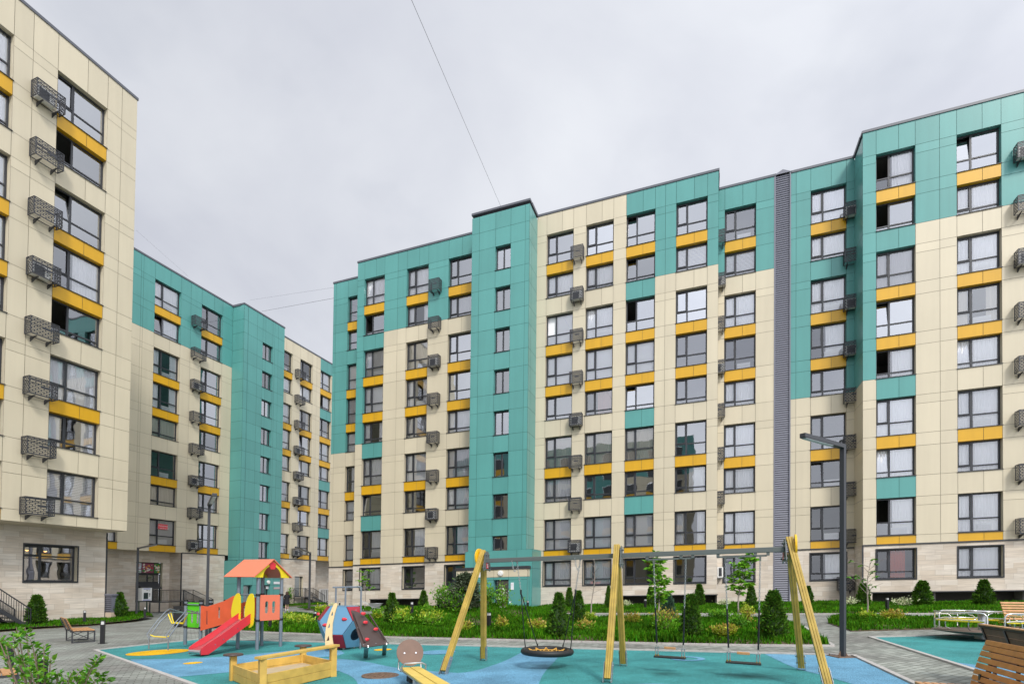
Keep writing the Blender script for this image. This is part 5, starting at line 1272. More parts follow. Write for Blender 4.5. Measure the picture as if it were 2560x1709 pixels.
# ---- playground: swing frame and what hangs from it
feet = {k: (S(*at(*a)), S(*at(*b))) for k, (a, b) in {'l': ((1107, 1685), (1209, 1650)), 'm': ((1518.5, 1706), (1558.6, 1663.5)), 'r': ((2075, 1728), (2004, 1674))}.items()}
mid = {k: (a + b) / 2 for k, (a, b) in feet.items()}; g0 = mid['m'].copy(); g0.z = K * g0.x
sw = thing('swing_frame', 'long yellow timber swing frame with three pairs of legs under a grey beam', 'swing frame', g0)
top = {'l': Vector(CAM + (11.33 / ray(1209, 1376)[1]) * ray(1209, 1376)), 'm': Vector(CAM + (10.08 / ray(1543, 1362)[1]) * ray(1543, 1362)), 'r': Vector(CAM + (9.05 / ray(1973, 1343)[1]) * ray(1973, 1343))}
bd = (top['r'] - top['l']).normalized(); zb = -.21
for k in 'lmr':
    apex = top[k]; side_o = {'l': -1, 'm': 0, 'r': 1}[k]
    for j, ft in enumerate(feet[k]):
        p = ft + (apex - ft).normalized() * .07; q = apex if j == 0 else ft + (apex - ft) * .93
        if j == 1: q = q - Vector((0, 0, .10))
        dl_ = (q - p).normalized(); acr = dl_.cross(bd).normalized(); mb = MB()
        for s_ in (-1, 0, 1): mb.bar(p + bd * (s_ * .037), q + bd * (s_ * .037), .034, .105 if s_ == 0 else .097, 0, up=acr)
        # bar(): width lies along dl x up
        mb.build('leg', SWY, sw, -g0, bevel=.006)
        bk = MB()
        for s_ in (-1, 1): bk.bar(ft + bd * s_ * .068, ft + (apex - ft).normalized() * .36 + bd * s_ * .068, .008, .10, 0, up=acr)
        for f in (.16, .30):
            c = ft + (apex - ft).normalized() * f; bk.cyl(c - bd * .085, c + bd * .085, .014, 7)
        bk.build('foot_bracket', GALV, sw, -g0)
    acr = (feet[k][1] - feet[k][0]).normalized(); bk = MB(); in_ = bd * (.075 if k == 'l' else -.075 if k == 'r' else .075)
    c = apex + Vector((0, 0, -.19)) + in_
    bk.plate([(-.17, -.24), (-.06, -.20), (.06, -.20), (.17, -.24), (.20, -.18), (.10, .13), (.05, .17), (-.05, .17), (-.10, .13), (-.20, -.18)], c, acr, Vector((0, 0, 1)), .012)
    for a_, z_ in ((-.06, .10), (.06, .10), (-.14, -.16), (.14, -.16)): cc = c + acr * a_ + Vector((0, 0, z_)); bk.cyl(cc - bd * .03, cc + bd * .035, .018, 8)
    bk.build('joint_plate', BEAM, sw, -g0)
    st = MB(); st.plate(rect(-.045, .045, -.06, .06), c - bd * (.02 if k != 'l' else -.0) + Vector((0, 0, -.12)) + (bd * .016 if k == 'l' else -bd * .0) - acr * .0, acr, Vector((0, 0, 1)), .004)
    for zz, hw in ((.030, .032), (.0, .018), (-.030, .025)): st.plate(rect(-hw, hw, zz - .007, zz + .007), c - bd * (.024 if k != 'l' else -.021) + Vector((0, 0, -.12)) + (bd * .0), acr, Vector((0, 0, 1)), .004, m=1)
    st.build('warning_sticker', [SIGNR, SIGNW], sw, -g0)
    if side_o:
        dk = MB(); c2_ = apex + bd * side_o * .08 + Vector((0, 0, -.14)); dk.cyl(c2_, c2_ + bd * side_o * .03, .19, 28); dk.build('end_disc', mat('yellow_disc', (.80, .46, .01), .35), sw, -g0)
bl, br_ = top['l'] + Vector((0, 0, zb)) + bd * .08, top['r'] + Vector((0, 0, zb + .02)) - bd * .08
MB().bar(bl, br_, .085, .085).build('beam', BEAM, sw, -g0, bevel=.006)
def beam_at(x):
    lo, hi = 0., 1.
    for _ in range(40):
        m_ = (lo + hi) / 2; p = bl.lerp(br_, m_)
        if proj((p.x, p.y, p.z - K * p.x))[0] < x: lo = m_
        else: hi = m_
    return bl.lerp(br_, lo) - Vector((0, 0, .045))
def chain(mb, p, q, lk_=.042, r=.0045, m=0):
    p, q = Vector(p), Vector(q); d = q - p; n = max(2, int(d.length / (lk_ * .78))); d.normalize(); a = d.cross(Vector((0, 1, .2))).normalized(); b = d.cross(a)
    for i in range(n):
        c = p.lerp(q, (i + .5) / n); ax = a if i % 2 else b; sd = b if i % 2 else a
        pts = [c + d * (lk_ * .5 * math.cos(t)) + sd * (lk_ * .30 * math.sin(t)) for t in [6.2832 * k / 8 for k in range(8)]]
        mb.tube(pts, r, 4, m, True)
# basket swing
rc = Vector(CAM + (11.0 / ray(1368, 1627)[1]) * ray(1368, 1627)); Rr = .475
nest = thing('basket_swing', 'round black basket swing with a yellow rope net hanging on ropes from the beam', 'swing', rc)
MB().torus((0, 0, 0), Rr, .062, n=40, k=12).build('ring', RUBBER, nest)
net = MB()
for k in range(12):
    t0 = 6.2832 * k / 12; net.tube([(.43 * math.cos(t0), .43 * math.sin(t0), .03), (.30 * math.cos(t0 + .2), .30 * math.sin(t0 + .2), -.03), (.12 * math.cos(t0), .12 * math.sin(t0), -.07), (0, 0, -.08)], .010, 5)
    net.tube([(.43 * math.cos(t0), .43 * math.sin(t0), .03), (.30 * math.cos(t0 - .2), .30 * math.sin(t0 - .2), -.03)], .010, 5)
for rr, zz in ((.36, -.005), (.30, -.03), (.21, -.05), (.12, -.07)): net.tube([(rr * math.cos(t_) * (1 + .05 * math.cos(12 * t_)), rr * math.sin(t_) * (1 + .05 * math.cos(12 * t_)), zz) for t_ in [6.2832 * k / 36 for k in range(36)]], .010, 5, 0, True)
net.build('net', ROPE, nest)
for hx, ring_as in ((1293, (2.75, 1.95)), (1451, (-.25, .75))):
    hp = beam_at(hx) - rc; sh = hp * .66 + Vector((Rr * .72 * (-1 if hx < 1400 else 1), 0, .03)) * .34; sh.z = hp.z * .66 + .03; sh = hp.lerp(Vector((Rr * .85 * (-1 if hx < 1400 else 1) * .95, 0, 0)), .34)
    cm_ = MB(); chain(cm_, hp, sh); cm_.tube([hp + Vector((0, 0, .06)), hp - Vector((0, 0, .02))], .02, 8); lp = [hp + Vector((-.10, 0, .03)), hp + Vector((-.09, 0, -.10)), hp + Vector((-.05, 0, -.20)), hp + Vector((-.0, 0, -.12))]
    cm_.build('chain', GALV, nest); cm_ = MB()
    for p, q in zip(lp, lp[1:]): chain(cm_, p, q)
    cm_.build('safety_chain', GALV, nest); ro = MB(); ro.cyl(sh + Vector((0, 0, .05)), sh - Vector((0, 0, .05)), .018, 8)
    for a_ in ring_as:
        e = Vector((Rr * math.cos(a_), Rr * math.sin(a_), .06)); ro.tube([sh, e], .010, 6); ro.tube([e + Vector((0, 0, .05)), e - Vector((0, 0, .05))], .014, 6)
    ro.build('rope', BLACK, nest)
# two swings with wooden hand bars
for (xa, xb, sa, sb, ry, sy, Yd, label) in ((1634.6, 1714.6, 1638, 1707.5, 1616, 1639, 10.18, 'left of two rubber bar swings with a wooden back bar, hanging on chains'), (1813.5, 1900.6, 1817, 1895, 1628.5, 1653, 9.55, 'right of two rubber bar swings with a wooden back bar, hanging on chains')):
    ha, hb = beam_at(xa), beam_at(xb); sa_ = Vector(CAM + (Yd / ray(sa, sy)[1]) * ray(sa, sy)); L_ = (hb - ha).length; sb_ = sa_ + bd * .53; sb_.z = sa_.z - .005
    c0 = (sa_ + sb_) / 2; s = thing('chain_swing', label, 'swing', c0, 0, 'rubber bar swings')
    ra, rb_ = sa_ + Vector((0, 0, .175)) + bd * .03, sb_ + Vector((0, 0, .17)) - bd * .03
    hk = MB(); dn = Vector((0, 0, -.05)); hk.bar(ha + dn - bd * .14, hb + dn + bd * .10, .03, .03)
    for q in (ha - bd * .12, hb + bd * .12, (ha + hb) / 2 + bd * .2): hk.bar(q + Vector((0, 0, .02)), q + dn, .06, .05, up=bd)
    for q in (ha, hb): hk.bar(q + dn, q + dn - Vector((0, 0, .09)), .035, .03, up=bd)
    hk.build('hanger_bar', BEAM, s, -c0)
    for h_, r_ in ((ha, ra), (hb, rb_)):
        cm_ = MB(); top_ = h_ + dn - Vector((0, 0, .09)); a1 = top_.lerp(r_, .52); a2 = top_.lerp(r_, .72); chain(cm_, top_, a1); cm_.build('chain', GALV, s, -c0); cm_ = MB(); chain(cm_, a1.lerp(r_, .88), r_); cm_.build('chain', GALV, s, -c0)
        sl = MB(); sl.tube([a1, a1.lerp(r_, .9)], .015, 7); sl.build('chain_sleeve', BLACK, s, -c0)
    rd = MB()
    for q in (ra, rb_): rd.bar(q - bd * .045, q + bd * .045, .07, .012); [rd.cyl(q + bd * e - Vector((0, 0, .15)), q + bd * e, .010, 8) for e in (-.022, .022)]
    rd.cyl(ra, rb_, .008, 6); rd.build('side_rod', GALV, s, -c0); w = MB(); w.bar(ra.lerp(rb_, .28), ra.lerp(rb_, .72), .035, .035); w.bar(ra.lerp(rb_, .28) + Vector((0, 0, -.022)), ra.lerp(rb_, .72) + Vector((0, 0, -.022)), .03, .012); w.build('back_bar', WOODL, s, -c0, bevel=.006)
    se = MB(); se.bar(sa_ - bd * .02, sb_ + bd * .02, .16, .035); se.build('seat', RUBBER, s, -c0, bevel=.012)
    for q in (ra, rb_):
        for e in (-.022, .022): bt = MB(); bt.cyl(q + bd * e - Vector((0, 0, .16)), q + bd * e - Vector((0, 0, .135)), .016, 7); bt.build('bolt', mat('brass', (.6, .42, .10), .3, .9), s, -c0)

# ---- slide tower
p4, p5 = at(594, 1621), at(642.4, 1623); av = (p5 - p4)[:2]; la = np.linalg.norm(av); av = av / la; bv = np.array([-av[1], av[0]])
o_ = S(*p4); T = thing('slide_tower', 'small slide tower with coral gable roof, grey posts and a red slide', 'playground tower', o_, math.atan2(av[1], av[0])); lb = .83
def post(x, y, h, r=.05):
    mb = MB(); mb.cyl((x, y, 0), (x, y, h), r, 14)
    for i in range(int(h / .17)): mb.torus((x, y, .1 + i * .17), r * 1.005, .003, n=14, k=4)
    mb.lathe([(r * 1.1, h), (r * 1.05, h + .03), (.001, h + .05)], (x, y, 0), 12)
    return mb.build('post', GREYP, T)
def clamp(mb, x, y, z, r=.05): mb.cyl((x, y, z - .03), (x, y, z + .03), r + .014, 14)
for x, y in ((0, 0), (la, 0), (0, lb), (la, lb)): post(x, y, 2.10)
LP = -1.62; lowp = [(LP, 0), (LP - .70, 0), (LP, lb), (LP - .70, lb)]
for x, y in lowp: post(x, y, 1.33)
for x, y, zc in [(x, y, z) for x, y in ((0, 0), (la, 0), (0, lb), (la, lb)) for z in (1.58, .85)] + [(x, y, z) for x, y in lowp for z in (1.24, .55)]:
    cl = MB(); clamp(cl, x, y, zc); cl.build('post_clamp', BLACK, T)
for x, y in lowp: cl = MB(); cl.cyl((x, y, 1.33), (x, y, 1.38), .062, 12); cl.build('post_cap', BLACK, T)
ra_ = MB(); ra_.cyl((0, 0, 1.58), (la, 0, 1.58), .018, 8); ra_.cyl((LP - .7, 0, 1.24), (LP, 0, 1.24), .018, 8); ra_.build('rail', GREYP, T)
# roof
zr, ze, x0, x1, ov = 2.60, 2.08, -.30, la + .14, .26
rf = MB()
for s_, y0 in ((-1, -ov), (1, lb + ov)):
    ym = lb / 2; n_ = Vector((0, s_ * (zr - ze), abs(y0 - ym))).normalized() * .022
    a_ = [Vector((x0, y0, ze)), Vector((x1, y0, ze)), Vector((x1, ym, zr)), Vector((x0, ym, zr))]; rf.hexa(a_ + [v_ + n_ for v_ in a_] if s_ < 0 else [a_[3], a_[2], a_[1], a_[0]] + [v_ + n_ for v_ in (a_[3], a_[2], a_[1], a_[0])])
rf.build('roof', PORA2, T)
def gable(x):
    mb = MB(); hw = lb / 2 + ov * .78; out = [(-hw, 0), (-lb / 2 * .78, 0)] + [(-lb / 2 * .78 * math.cos(t), .34 * math.sin(t)) for t in [math.pi * i / 14 for i in range(1, 14)]] + [(lb / 2 * .78, 0), (hw, 0), (hw - .0, .06), (0, zr - ze - .02), (-hw, .06)]
    mb.plate(out, (x, lb / 2, ze), (0, 1, 0), (0, 0, 1), .022); return mb.build('gable', PYEL, T)
gable(la + .06); gable(-.06)
MB().plate([(.13 * math.sin(6.2832 * i / 5 + math.pi), -.13 * math.cos(6.2832 * i / 5 + math.pi) * 1.0) for i in range(5)][::-1], (la + .083, lb / 2, zr - .17), (0, 1, 0), (0, 0, 1), .012).build('badge', PRED, T)
# panels
MB().plate(rect(.06, lb - .06, 0, .74), (la - .01, 0, .84), (0, 1, 0), (0, 0, 1), .022, [slot(lb * .36, .20, .56, .055), slot(lb * .66, .20, .56, .055)]).build('side_panel', PORA2, T)
def fin(x, flip):
    prof = [(0, .0), (.11, -.02), (.27, .30), (.27, .50), (.18, .82), (.06, .96), (-.05, .96), (-.11, .82), (-.11, .10)]
    MB().plate(smoothpoly([(p[0] * flip, p[1]) for p in (prof if flip > 0 else prof[::-1])], 2), (x, -.10, .66), (1, 0, 0), (0, 0, 1), .022).build('slide_guard', PYEL, T)
fin(.12, -1); fin(la - .12, -1)
MB().box(.02, la - .02, .0, lb, .86, .90).build('platform', PBRN, T)
MB().box(LP - .68, LP - .0, .0, lb, .50, .54).build('platform', PBRN, T)
rm = MB(); rm.hexa([(LP, .02, .50), (0, .02, .86), (0, lb - .02, .86), (LP, lb - .02, .50), (LP, .02, .54), (0, .02, .90), (0, lb - .02, .90), (LP, lb - .02, .54)]); rm.build('ramp', PBRN, T)
rl = -LP; out = [(.06, 0), (rl - .05, .36), (rl - .05, 1.05), (rl - .16, 1.08), (rl - .55, .92), (.35, .74), (.06, .76)]
hs = [[(.30 + x_, .20 + y_) for x_, y_ in [(0, 0), (.07, .0), (.05, .42), (.0, .40)]], slot(.86, .40, .74, .04)]
for y in (-.03, lb + .01): MB().plate(out, (LP, y, .46), (1, 0, 0), (0, 0, 1), .022, hs).build('ramp_panel', PORA, T)
MB().plate(rect(0, .62, 0, .80), (LP - .66, .05, .50), (1, 0, 0), (0, 0, 1), .022, [slot(.20, .16, .56, .055), slot(.46, .16, .56, .055)]).build('climb_panel', PGRN, T)
# little bin-shaped play counter under the ramp
MB().plate([(0, 0), (.35, .0), (.30, -.12), (.05, -.30)][::-1], (LP + .25, .3, .42), (1, 0, 0), (0, 0, 1), .02).build('counter', PORA, T); MB().box(LP + .2, LP + .65, .25, .55, .42, .45).build('counter_top', PORA, T)
# slide
fc = at(489, 1640); lv_ = (fc - p4)[:2]; fx, fy = lv_ @ av, lv_ @ bv; sx = la / 2; wdt = .44
prof = [(0, .90), (-.12, .88), (-.55, .64), (-1.0, .38), (-1.25, .26), (-1.45, .20), (-1.62, .17)]
k_ = fy / -1.62; prof = [(y * k_, z) for y, z in prof]; skew = lambda y: sx + (fx - sx) * (y / fy)
bed = MB()
for (y, z), (y2, z2) in zip(prof, prof[1:]): bed.quad((skew(y) - wdt / 2, y, z), (skew(y2) - wdt / 2, y2, z2), (skew(y2) + wdt / 2, y2, z2), (skew(y) + wdt / 2, y, z))
ye, ze_ = prof[-1]; bed.tube([(skew(ye) - wdt / 2, ye, ze_ - .055), (skew(ye) + wdt / 2, ye, ze_ - .055)], .055, 12); bed.build('slide_bed', STEEL, T)
for s_ in (-1, 1):
    mb = MB(); tops = [(y, z + (.17 if i < 5 else .13 if i == 5 else .10)) for i, (y, z) in enumerate(prof)]; bots = [(y, z - (.10 if i < 4 else .12)) for i, (y, z) in enumerate(prof)]
    tops[-1] = (ye - .02, ze_ + .05); tops.insert(-1, (ye * .94, ze_ + .12)); bots[-1] = (ye - .02, .05); bots[-2] = (bots[-2][0], .04); loop = tops + bots[::-1]
    for xx in (0, 1):
        vs = [(skew(y) + s_ * (wdt / 2 + .012 + .02 * xx), y, z) for y, z in loop]; nV = len(loop)
        if xx == 0: A_ = vs
        else: B_ = vs
    tri = tessellate_polygon([[Vector((y, z, 0)) for y, z in loop]])
    mb.add(A_, [tuple(t_) for t_ in tri]); mb.add(B_, [tuple(reversed(t_)) for t_ in tri])
    for i in range(nV): j = (i + 1) % nV; mb.add([A_[i], A_[j], B_[j], B_[i]], [(0, 1, 2, 3)])
    mb.build('slide_wall', PRED, T)
    for i in (1, 2, 3, 4): bt = MB(); y, z = prof[i]; bt.cyl((skew(y) + s_ * (wdt / 2 + .03), y, z + .02), (skew(y) + s_ * (wdt / 2 + .042), y, z + .02), .014, 8); bt.build('bolt', STEEL, T)
MB().box(skew(ye * .78) - .03, skew(ye * .78) + .03, ye * .78 - .03, ye * .78 + .03, 0, .14).build('slide_foot', GALV, T)
# climbing arch of bent tubes with yellow rungs
r1, r2 = [((at(*q) - p4)[:2] @ av, (at(*q) - p4)[:2] @ bv) for q in ((371.7, 1628), (420, 1629))]
tub = MB(); rung = MB(); rails = []
for (gx, gy), ex in ((r1, LP - .70), (r2, LP)):
    pts = [(gx, gy, 0), (gx, gy, .30), (gx + .02, gy + .03, .40), (gx + .05, gy + .28, .78), (gx + .09, gy + .48, .98), (gx + (ex - gx) * .5, gy * .45, 1.02), (ex, -.02, .98)]; rails.append(pts)
    tub.tube([Vector(p) for p in pts], .018, 8); pts2 = [(x_ + .16, y_, z_ - .0) for x_, y_, z_ in pts[2:6]]; pts2 = [(pts[2][0] - .09, pts[2][1] - .05, .42), (pts[3][0] - .10, pts[3][1] - .02, .80), (pts[4][0] - .10, pts[4][1], 1.06), (pts[5][0] - .05, pts[5][1], 1.12), pts[6]]
    tub.tube([Vector(pts[1])] + [Vector(p) for p in pts2], .014, 8)
tub.build('climbing_tube', GREYP, T)
for i, dz in ((2, -.04), (4, -.26), (5, -.30)):
    a_, b_ = Vector(rails[0][i]), Vector(rails[1][i]); d_ = (b_ - a_) * .2
    rg = MB(); rg.tube([a_, a_ + d_ + Vector((0, 0, dz)), b_ - d_ + Vector((0, 0, dz)), b_], .017, 8); rg.build('rung', PYEL, T)
# litter bin behind the green panel
bn = spot(446, 1566); t = thing('litter_bin', 'black box litter bin behind the green climbing panel', 'bin', bn, .3); mb = MB(); mb.plate(rect(-.19, .19, 0, .95), (0, -.19, .05), (1, 0, 0), (0, 0, 1), -.38, [rect(-.13, .13, .62, .82)]); mb.build('body', BLACK, t); MB().box(-.2, .2, -.2, .2, 1.0, 1.03).build('lid', BLACK, t); MB().box(-.12, .12, -.12, .12, 0, .05).build('base', BLACK, t)

# ---- climbing dome: truncated octahedron standing on a hexagon
import itertools
dc = at(853, 1629); dcw = S(*dc); dc = at(857, 1620); dcw = S(*dc)
DM = thing('climbing_dome', 'blue and red faceted climbing dome with red grips and a brown climbing board', 'climbing frame', dcw)
V0 = set(itertools.chain(*[[tuple(a * s for a, s in zip(p, sg)) for sg in itertools.product((1, -1), repeat=3)] for p in itertools.permutations((0, 1, 2))])); V0 = [Vector(v_) for v_ in V0]
zax = Vector((1, 1, 1)).normalized(); hexn = Vector((1, 1, -1)).normalized(); xh = (hexn - zax * hexn.dot(zax)).normalized(); yh = zax.cross(xh)
ed_ = .455 / math.sqrt(2); yaw = math.atan2(-dc[1], -dc[0]) - R(20)
def tw(v_): a_, b_ = v_.dot(xh), v_.dot(yh); c_, s_ = math.cos(yaw), math.sin(yaw); return Vector((a_ * c_ - b_ * s_, a_ * s_ + b_ * c_, v_.dot(zax) + math.sqrt(3) * 1)) * ed_ + Vector((0, 0, .07))
faces = []
for n_ in [Vector(s_) for s_ in itertools.product((1, -1), repeat=3)]: faces.append(('h', n_, [v_ for v_ in V0 if abs(v_.dot(n_) - 3) < 1e-4]))
for ax in range(3):
    for sg in (1, -1): n_ = Vector([sg if i == ax else 0 for i in range(3)]); faces.append(('s', n_, [v_ for v_ in V0 if abs(v_[ax] * sg - 2) < 1e-4]))
front = None
for kind, n_, vs in faces:
    c_ = sum(vs, Vector()) / len(vs); nn = n_.normalized(); u_ = (vs[0] - c_).normalized(); w_ = nn.cross(u_); vs = sorted(vs, key=lambda v_: math.atan2((v_ - c_).dot(w_), (v_ - c_).dot(u_)))
    pw = [tw(v_) for v_ in vs]; C0 = tw(c_); nw = (pw[1] - pw[0]).cross(pw[2] - pw[1]).normalized(); ux = (pw[1] - pw[0]).normalized(); uy = nw.cross(ux)
    out = [((p - C0).dot(ux) * .985, (p - C0).dot(uy) * .985) for p in pw]; low = C0.z < .45; hol = [circ(0, 0, .19, 24)] if kind == 'h' and low and .2 < C0.z and (C0.x * math.cos(yaw) + C0.y * math.sin(yaw)) < .45 and (C0.x * -math.sin(yaw) + C0.y * math.cos(yaw)) > 0 else []
    if C0.z < .12: continue
    mb = MB(); mb.plate(out, C0 - nw * .0, ux, uy, .016, hol); mb.build('facet', DRED if kind == 's' else PBLU, DM)
    dist = (Vector((dcw.x, dcw.y, 0)) + C0).length
    if kind == 'h' and not low and C0.z < 1.0 and (front is None or dist < front[0]): front = (dist, C0, nw, ux, uy, pw)
def grip(par, c_, n_, s_=.06):
    mb = MB(); n_ = Vector(n_).normalized(); a_ = n_.cross(Vector((0, 0, 1))).normalized(); b_ = n_.cross(a_); r_ = RC.uniform(0, 6)
    ring = lambda rr, h, sq: [c_ + n_ * h + (a_ * math.cos(t_ + r_) * rr * (1.25 + .2 * math.sin(3 * t_)) + b_ * math.sin(t_ + r_) * rr * sq) for t_ in [6.2832 * i / 10 for i in range(10)]]
    R0_, R1_, R2_ = ring(s_, 0, .8), ring(s_ * .95, s_ * .5, .75), ring(s_ * .5, s_ * .8, .6); vs = R0_ + R1_ + R2_; fs = [(k * 10 + i, k * 10 + (i + 1) % 10, k * 10 + 10 + (i + 1) % 10, k * 10 + 10 + i) for k in range(2) for i in range(10)]
    mb.add(vs, fs, 0, True); mb.add(R2_, [tuple(range(10))], 0, True); mb.build('grip', PRED, par)
_, C0, nw, ux, uy, pw = front; hz = Vector((0, 0, 1)) - nw * nw.z; hz.normalize(); hx = hz.cross(nw)
for a_, b_ in ((-.28, -.13), (.22, .04)): grip(DM, C0 + nw * .017 + hx * a_ + hz * b_, nw)
grip(DM, C0 + nw * .0 + hx * -.52 + hz * .18, (nw - hx).normalized())
fn = [(-.06, -.72), (.16, -.70), (.09, -.45), (.05, -.1), (.07, .2), (.11, .46), (.06, .50), (0, .46), (-.08, .15), (-.12, -.2), (-.10, -.5)]
hl = [[(-.03 + .0, .12), (.03, .14), (.0, .26)], [(-.07, -.22), (-.01, -.20), (-.03, -.08)], [(-.05, -.58), (.03, -.56), (-.01, -.42)]]
MB().plate(fn, C0 + nw * .03 - hx * .12, hx, hz, .03, hl).build('climbing_fin', PTAN, DM)
# brown board with rails, grips and two steel legs
bA, bB = at(905, 1619.5, .34), at(974.5, 1609.5, .34); tA, tB = at(876, 1523.5, 1.17), at(915, 1522.3, 1.17); q = [S(*v_) - dcw for v_ in (bA, bB, tB, tA)]
ax_ = (q[1] - q[0]).normalized(); n_ = ax_.cross(q[3] - q[0]).normalized(); ay_ = n_.cross(ax_); out = [((v_ - q[0]).dot(ax_), (v_ - q[0]).dot(ay_)) for v_ in q]
MB().plate(smoothpoly([tuple(np.array(out[i]) * .94 + np.array(out[(i + j) % 4]) * .06) for i in range(4) for j in (3, 1)], 1), q[0], ax_, ay_, .02).build('climbing_board', PBRN, DM)
def bp(f, g): return q[0].lerp(q[1], f).lerp(q[3].lerp(q[2], f), g) + n_ * .02
for f, g in ((.62, .86), (.50, .62), (.80, .42), (.24, .18)): grip(DM, bp(f, g), n_, .055)
rb2 = MB(); rb2.bar(bp(.13, .12) + n_ * .015, bp(.10, .88) + n_ * .015, .05, .03, up=n_); rb2.bar(bp(.90, .12) + n_ * .015, bp(.92, .82) + n_ * .015, .035, .03, up=n_); rb2.build('board_rail', PBRN, DM)
for f, g in ((.06, .06), (.94, .06), (.3, .97), (.75, .97), (.05, .5), (.9, .6), (.15, .4), (.5, .05)): bb = MB(); c_ = bp(f, g); bb.cyl(c_, c_ + n_ * .01, .013, 8); bb.build('bolt', STEEL, DM)
for x_, y_, f in ((914, 1643, .16), (960, 1634.5, .83)):
    g_ = S(*at(x_, y_)) - dcw; l_ = MB(); l_.bar(g_, q[0].lerp(q[1], f) + (q[3] - q[0]) * .03, .10, .045); l_.build('leg', GALV, DM)
for yaw2 in range(5):
    a_ = yaw + yaw2 * 1.256 + .4; l_ = MB(); l_.cyl((.32 * math.cos(a_), .32 * math.sin(a_), 0), (.32 * math.cos(a_), .32 * math.sin(a_), .12), .03, 8); l_.build('leg', GALV, DM)
hb_ = MB(); zt = 1.78; pa, pb = Vector(CAM + (15.2 / ray(836, 1467)[1]) * ray(836, 1467)) - dcw, Vector(CAM + (15.2 / ray(903, 1466)[1]) * ray(903, 1466)) - dcw
hb_.tube([pa - (pb - pa) * .06, pb], .022, 8)
for f in (.06, .42, 1.0): c_ = pa.lerp(pb, f); hb_.tube([c_, Vector((c_.x, c_.y, -.0))], .025, 8)
hb_.build('uprights', GREYP, DM)

# ---- sandbox
sA, sB, sC, sD = [np.array(v_[:2]) for v_ in (at(582, 1700), at(655, 1733), at(832, 1690), at(757, 1670))]
cS = (sA + sB + sC + sD) / 4; SB = thing('sandbox', 'yellow timber sandbox with two round seats and a hand rail', 'sandbox', S(cS[0], cS[1], 0)); l2 = lambda p, z: S(p[0], p[1], z) - SB.location
for nm_, (p, z, seat) in {'a': (sA, .47, 1), 'd': (sD, .47, 1), 'b': (sB, .56, 0), 'c': (sC, .56, 0)}.items():
    MB().bar(l2(p, 0), l2(p, z), .11, .11, up=(sB - sA).tolist() + [0]).build('post', SBY, SB, bevel=.006)
    if seat: MB().lathe([(.001, z), (.17, z), (.175, z + .015), (.165, z + .03), (.001, z + .03)], l2(p, 0), 24).build('seat', PBRN, SB)
for p, q_ in ((sA, sB), (sB, sC), (sC, sD), (sD, sA)):
    d_ = (q_ - p) / np.linalg.norm(q_ - p); a_, b_ = p + d_ * .05, q_ - d_ * .05; wl = MB()
    for i in range(2): wl.bar(l2(a_, .085 + i * .145), l2(b_, .085 + i * .145), .035, .14)
    wl.build('side_board', SBY, SB, bevel=.004)
d_ = (sC - sB) / np.linalg.norm(sC - sB); MB().bar(l2(sB - d_ * .10, .585), l2(sC + d_ * .10, .585), .15, .045).build('hand_rail', SBY, SB, bevel=.006)
sd_ = MB(); sd_.add([l2(p, .13) for p in (sA, sB, sC, sD)], [(0, 1, 2, 3)]); sd_.build('sand', SAND, SB)

# ---- seesaw
e0 = at(1025, 1666, .27); e1 = at(1098, 1712, .36); dv = Vector((e1[0] - e0[0], e1[1] - e0[1], .0)); ln = dv.length; dv = dv / ln; slope = (.36 - .27) / ln; L_ = 2.9
SSW = thing('seesaw', 'yellow plank seesaw with round brown backrest and steel handle', 'seesaw', S(e0[0], e0[1], 0)); per = Vector((-dv.y, dv.x, 0)); f3 = lambda a_, b_, z: Vector((dv.x * a_ + per.x * b_, dv.y * a_ + per.y * b_, z + slope * a_ + K * (dv.x * a_ + per.x * b_)))
for s_ in (-1, 1): MB().bar(f3(0, s_ * .088, .255), f3(L_, s_ * .088, .255), .166, .035).build('plank', SWY if False else mat('seesaw_plank', (.72, .52, .11), .45, noise=.08), SSW, bevel=.008)
fm = MB()
for s_ in (-1, 1): fm.bar(f3(-.01, s_ * .13, .22), f3(L_, s_ * .13, .22), .03, .04)
fm.build('frame', GALV, SSW)
bk = MB(); cB = f3(-.03, .0, .52); upv = (Vector((0, 0, 1)) - dv * .28).normalized(); bk.plate(circ(0, 0, .235, 36), cB, per, upv, .022); bk.build('backrest', PBRN2, SSW)
for s_ in (-.1, .1): bt = MB(); c_ = cB + per * s_ + upv * -.01; nb_ = per.cross(upv).normalized(); bt.cyl(c_ - nb_ * .012, c_ + nb_ * .034, .016, 8); bt.build('bolt', STEEL, SSW)
br2 = MB()
for s_ in (-1, 1): br2.tube([f3(.02, s_ * .15, .20), f3(-.03, s_ * .20, .24), f3(-.05, s_ * .19, .40)], .014, 7)
br2.build('back_bracket', GALV, SSW)
hd = MB(); hd.tube([f3(.42, -.20, .24), f3(.42, -.20, .33), f3(.46, -.15, .38), f3(.47, .12, .38), f3(.43, .20, .34), f3(.42, .20, .24)], .015, 8); hd.build('handle', GALV, SSW)
ty = MB(); ty.tube([f3(.22 + .12 * math.cos(t_), 0, .04 + .15 * math.sin(t_)) for t_ in [math.pi * i / 10 for i in range(11)]], .075, 10); ty.build('buffer_tyre', RUBBER, SSW)
pv = MB(); pv.bar(f3(L_ / 2, -.12, .0), f3(L_ / 2, -.12, .25), .10, .10); pv.bar(f3(L_ / 2, .12, 0), f3(L_ / 2, .12, .25), .10, .10); pv.build('pivot', GALV, SSW)

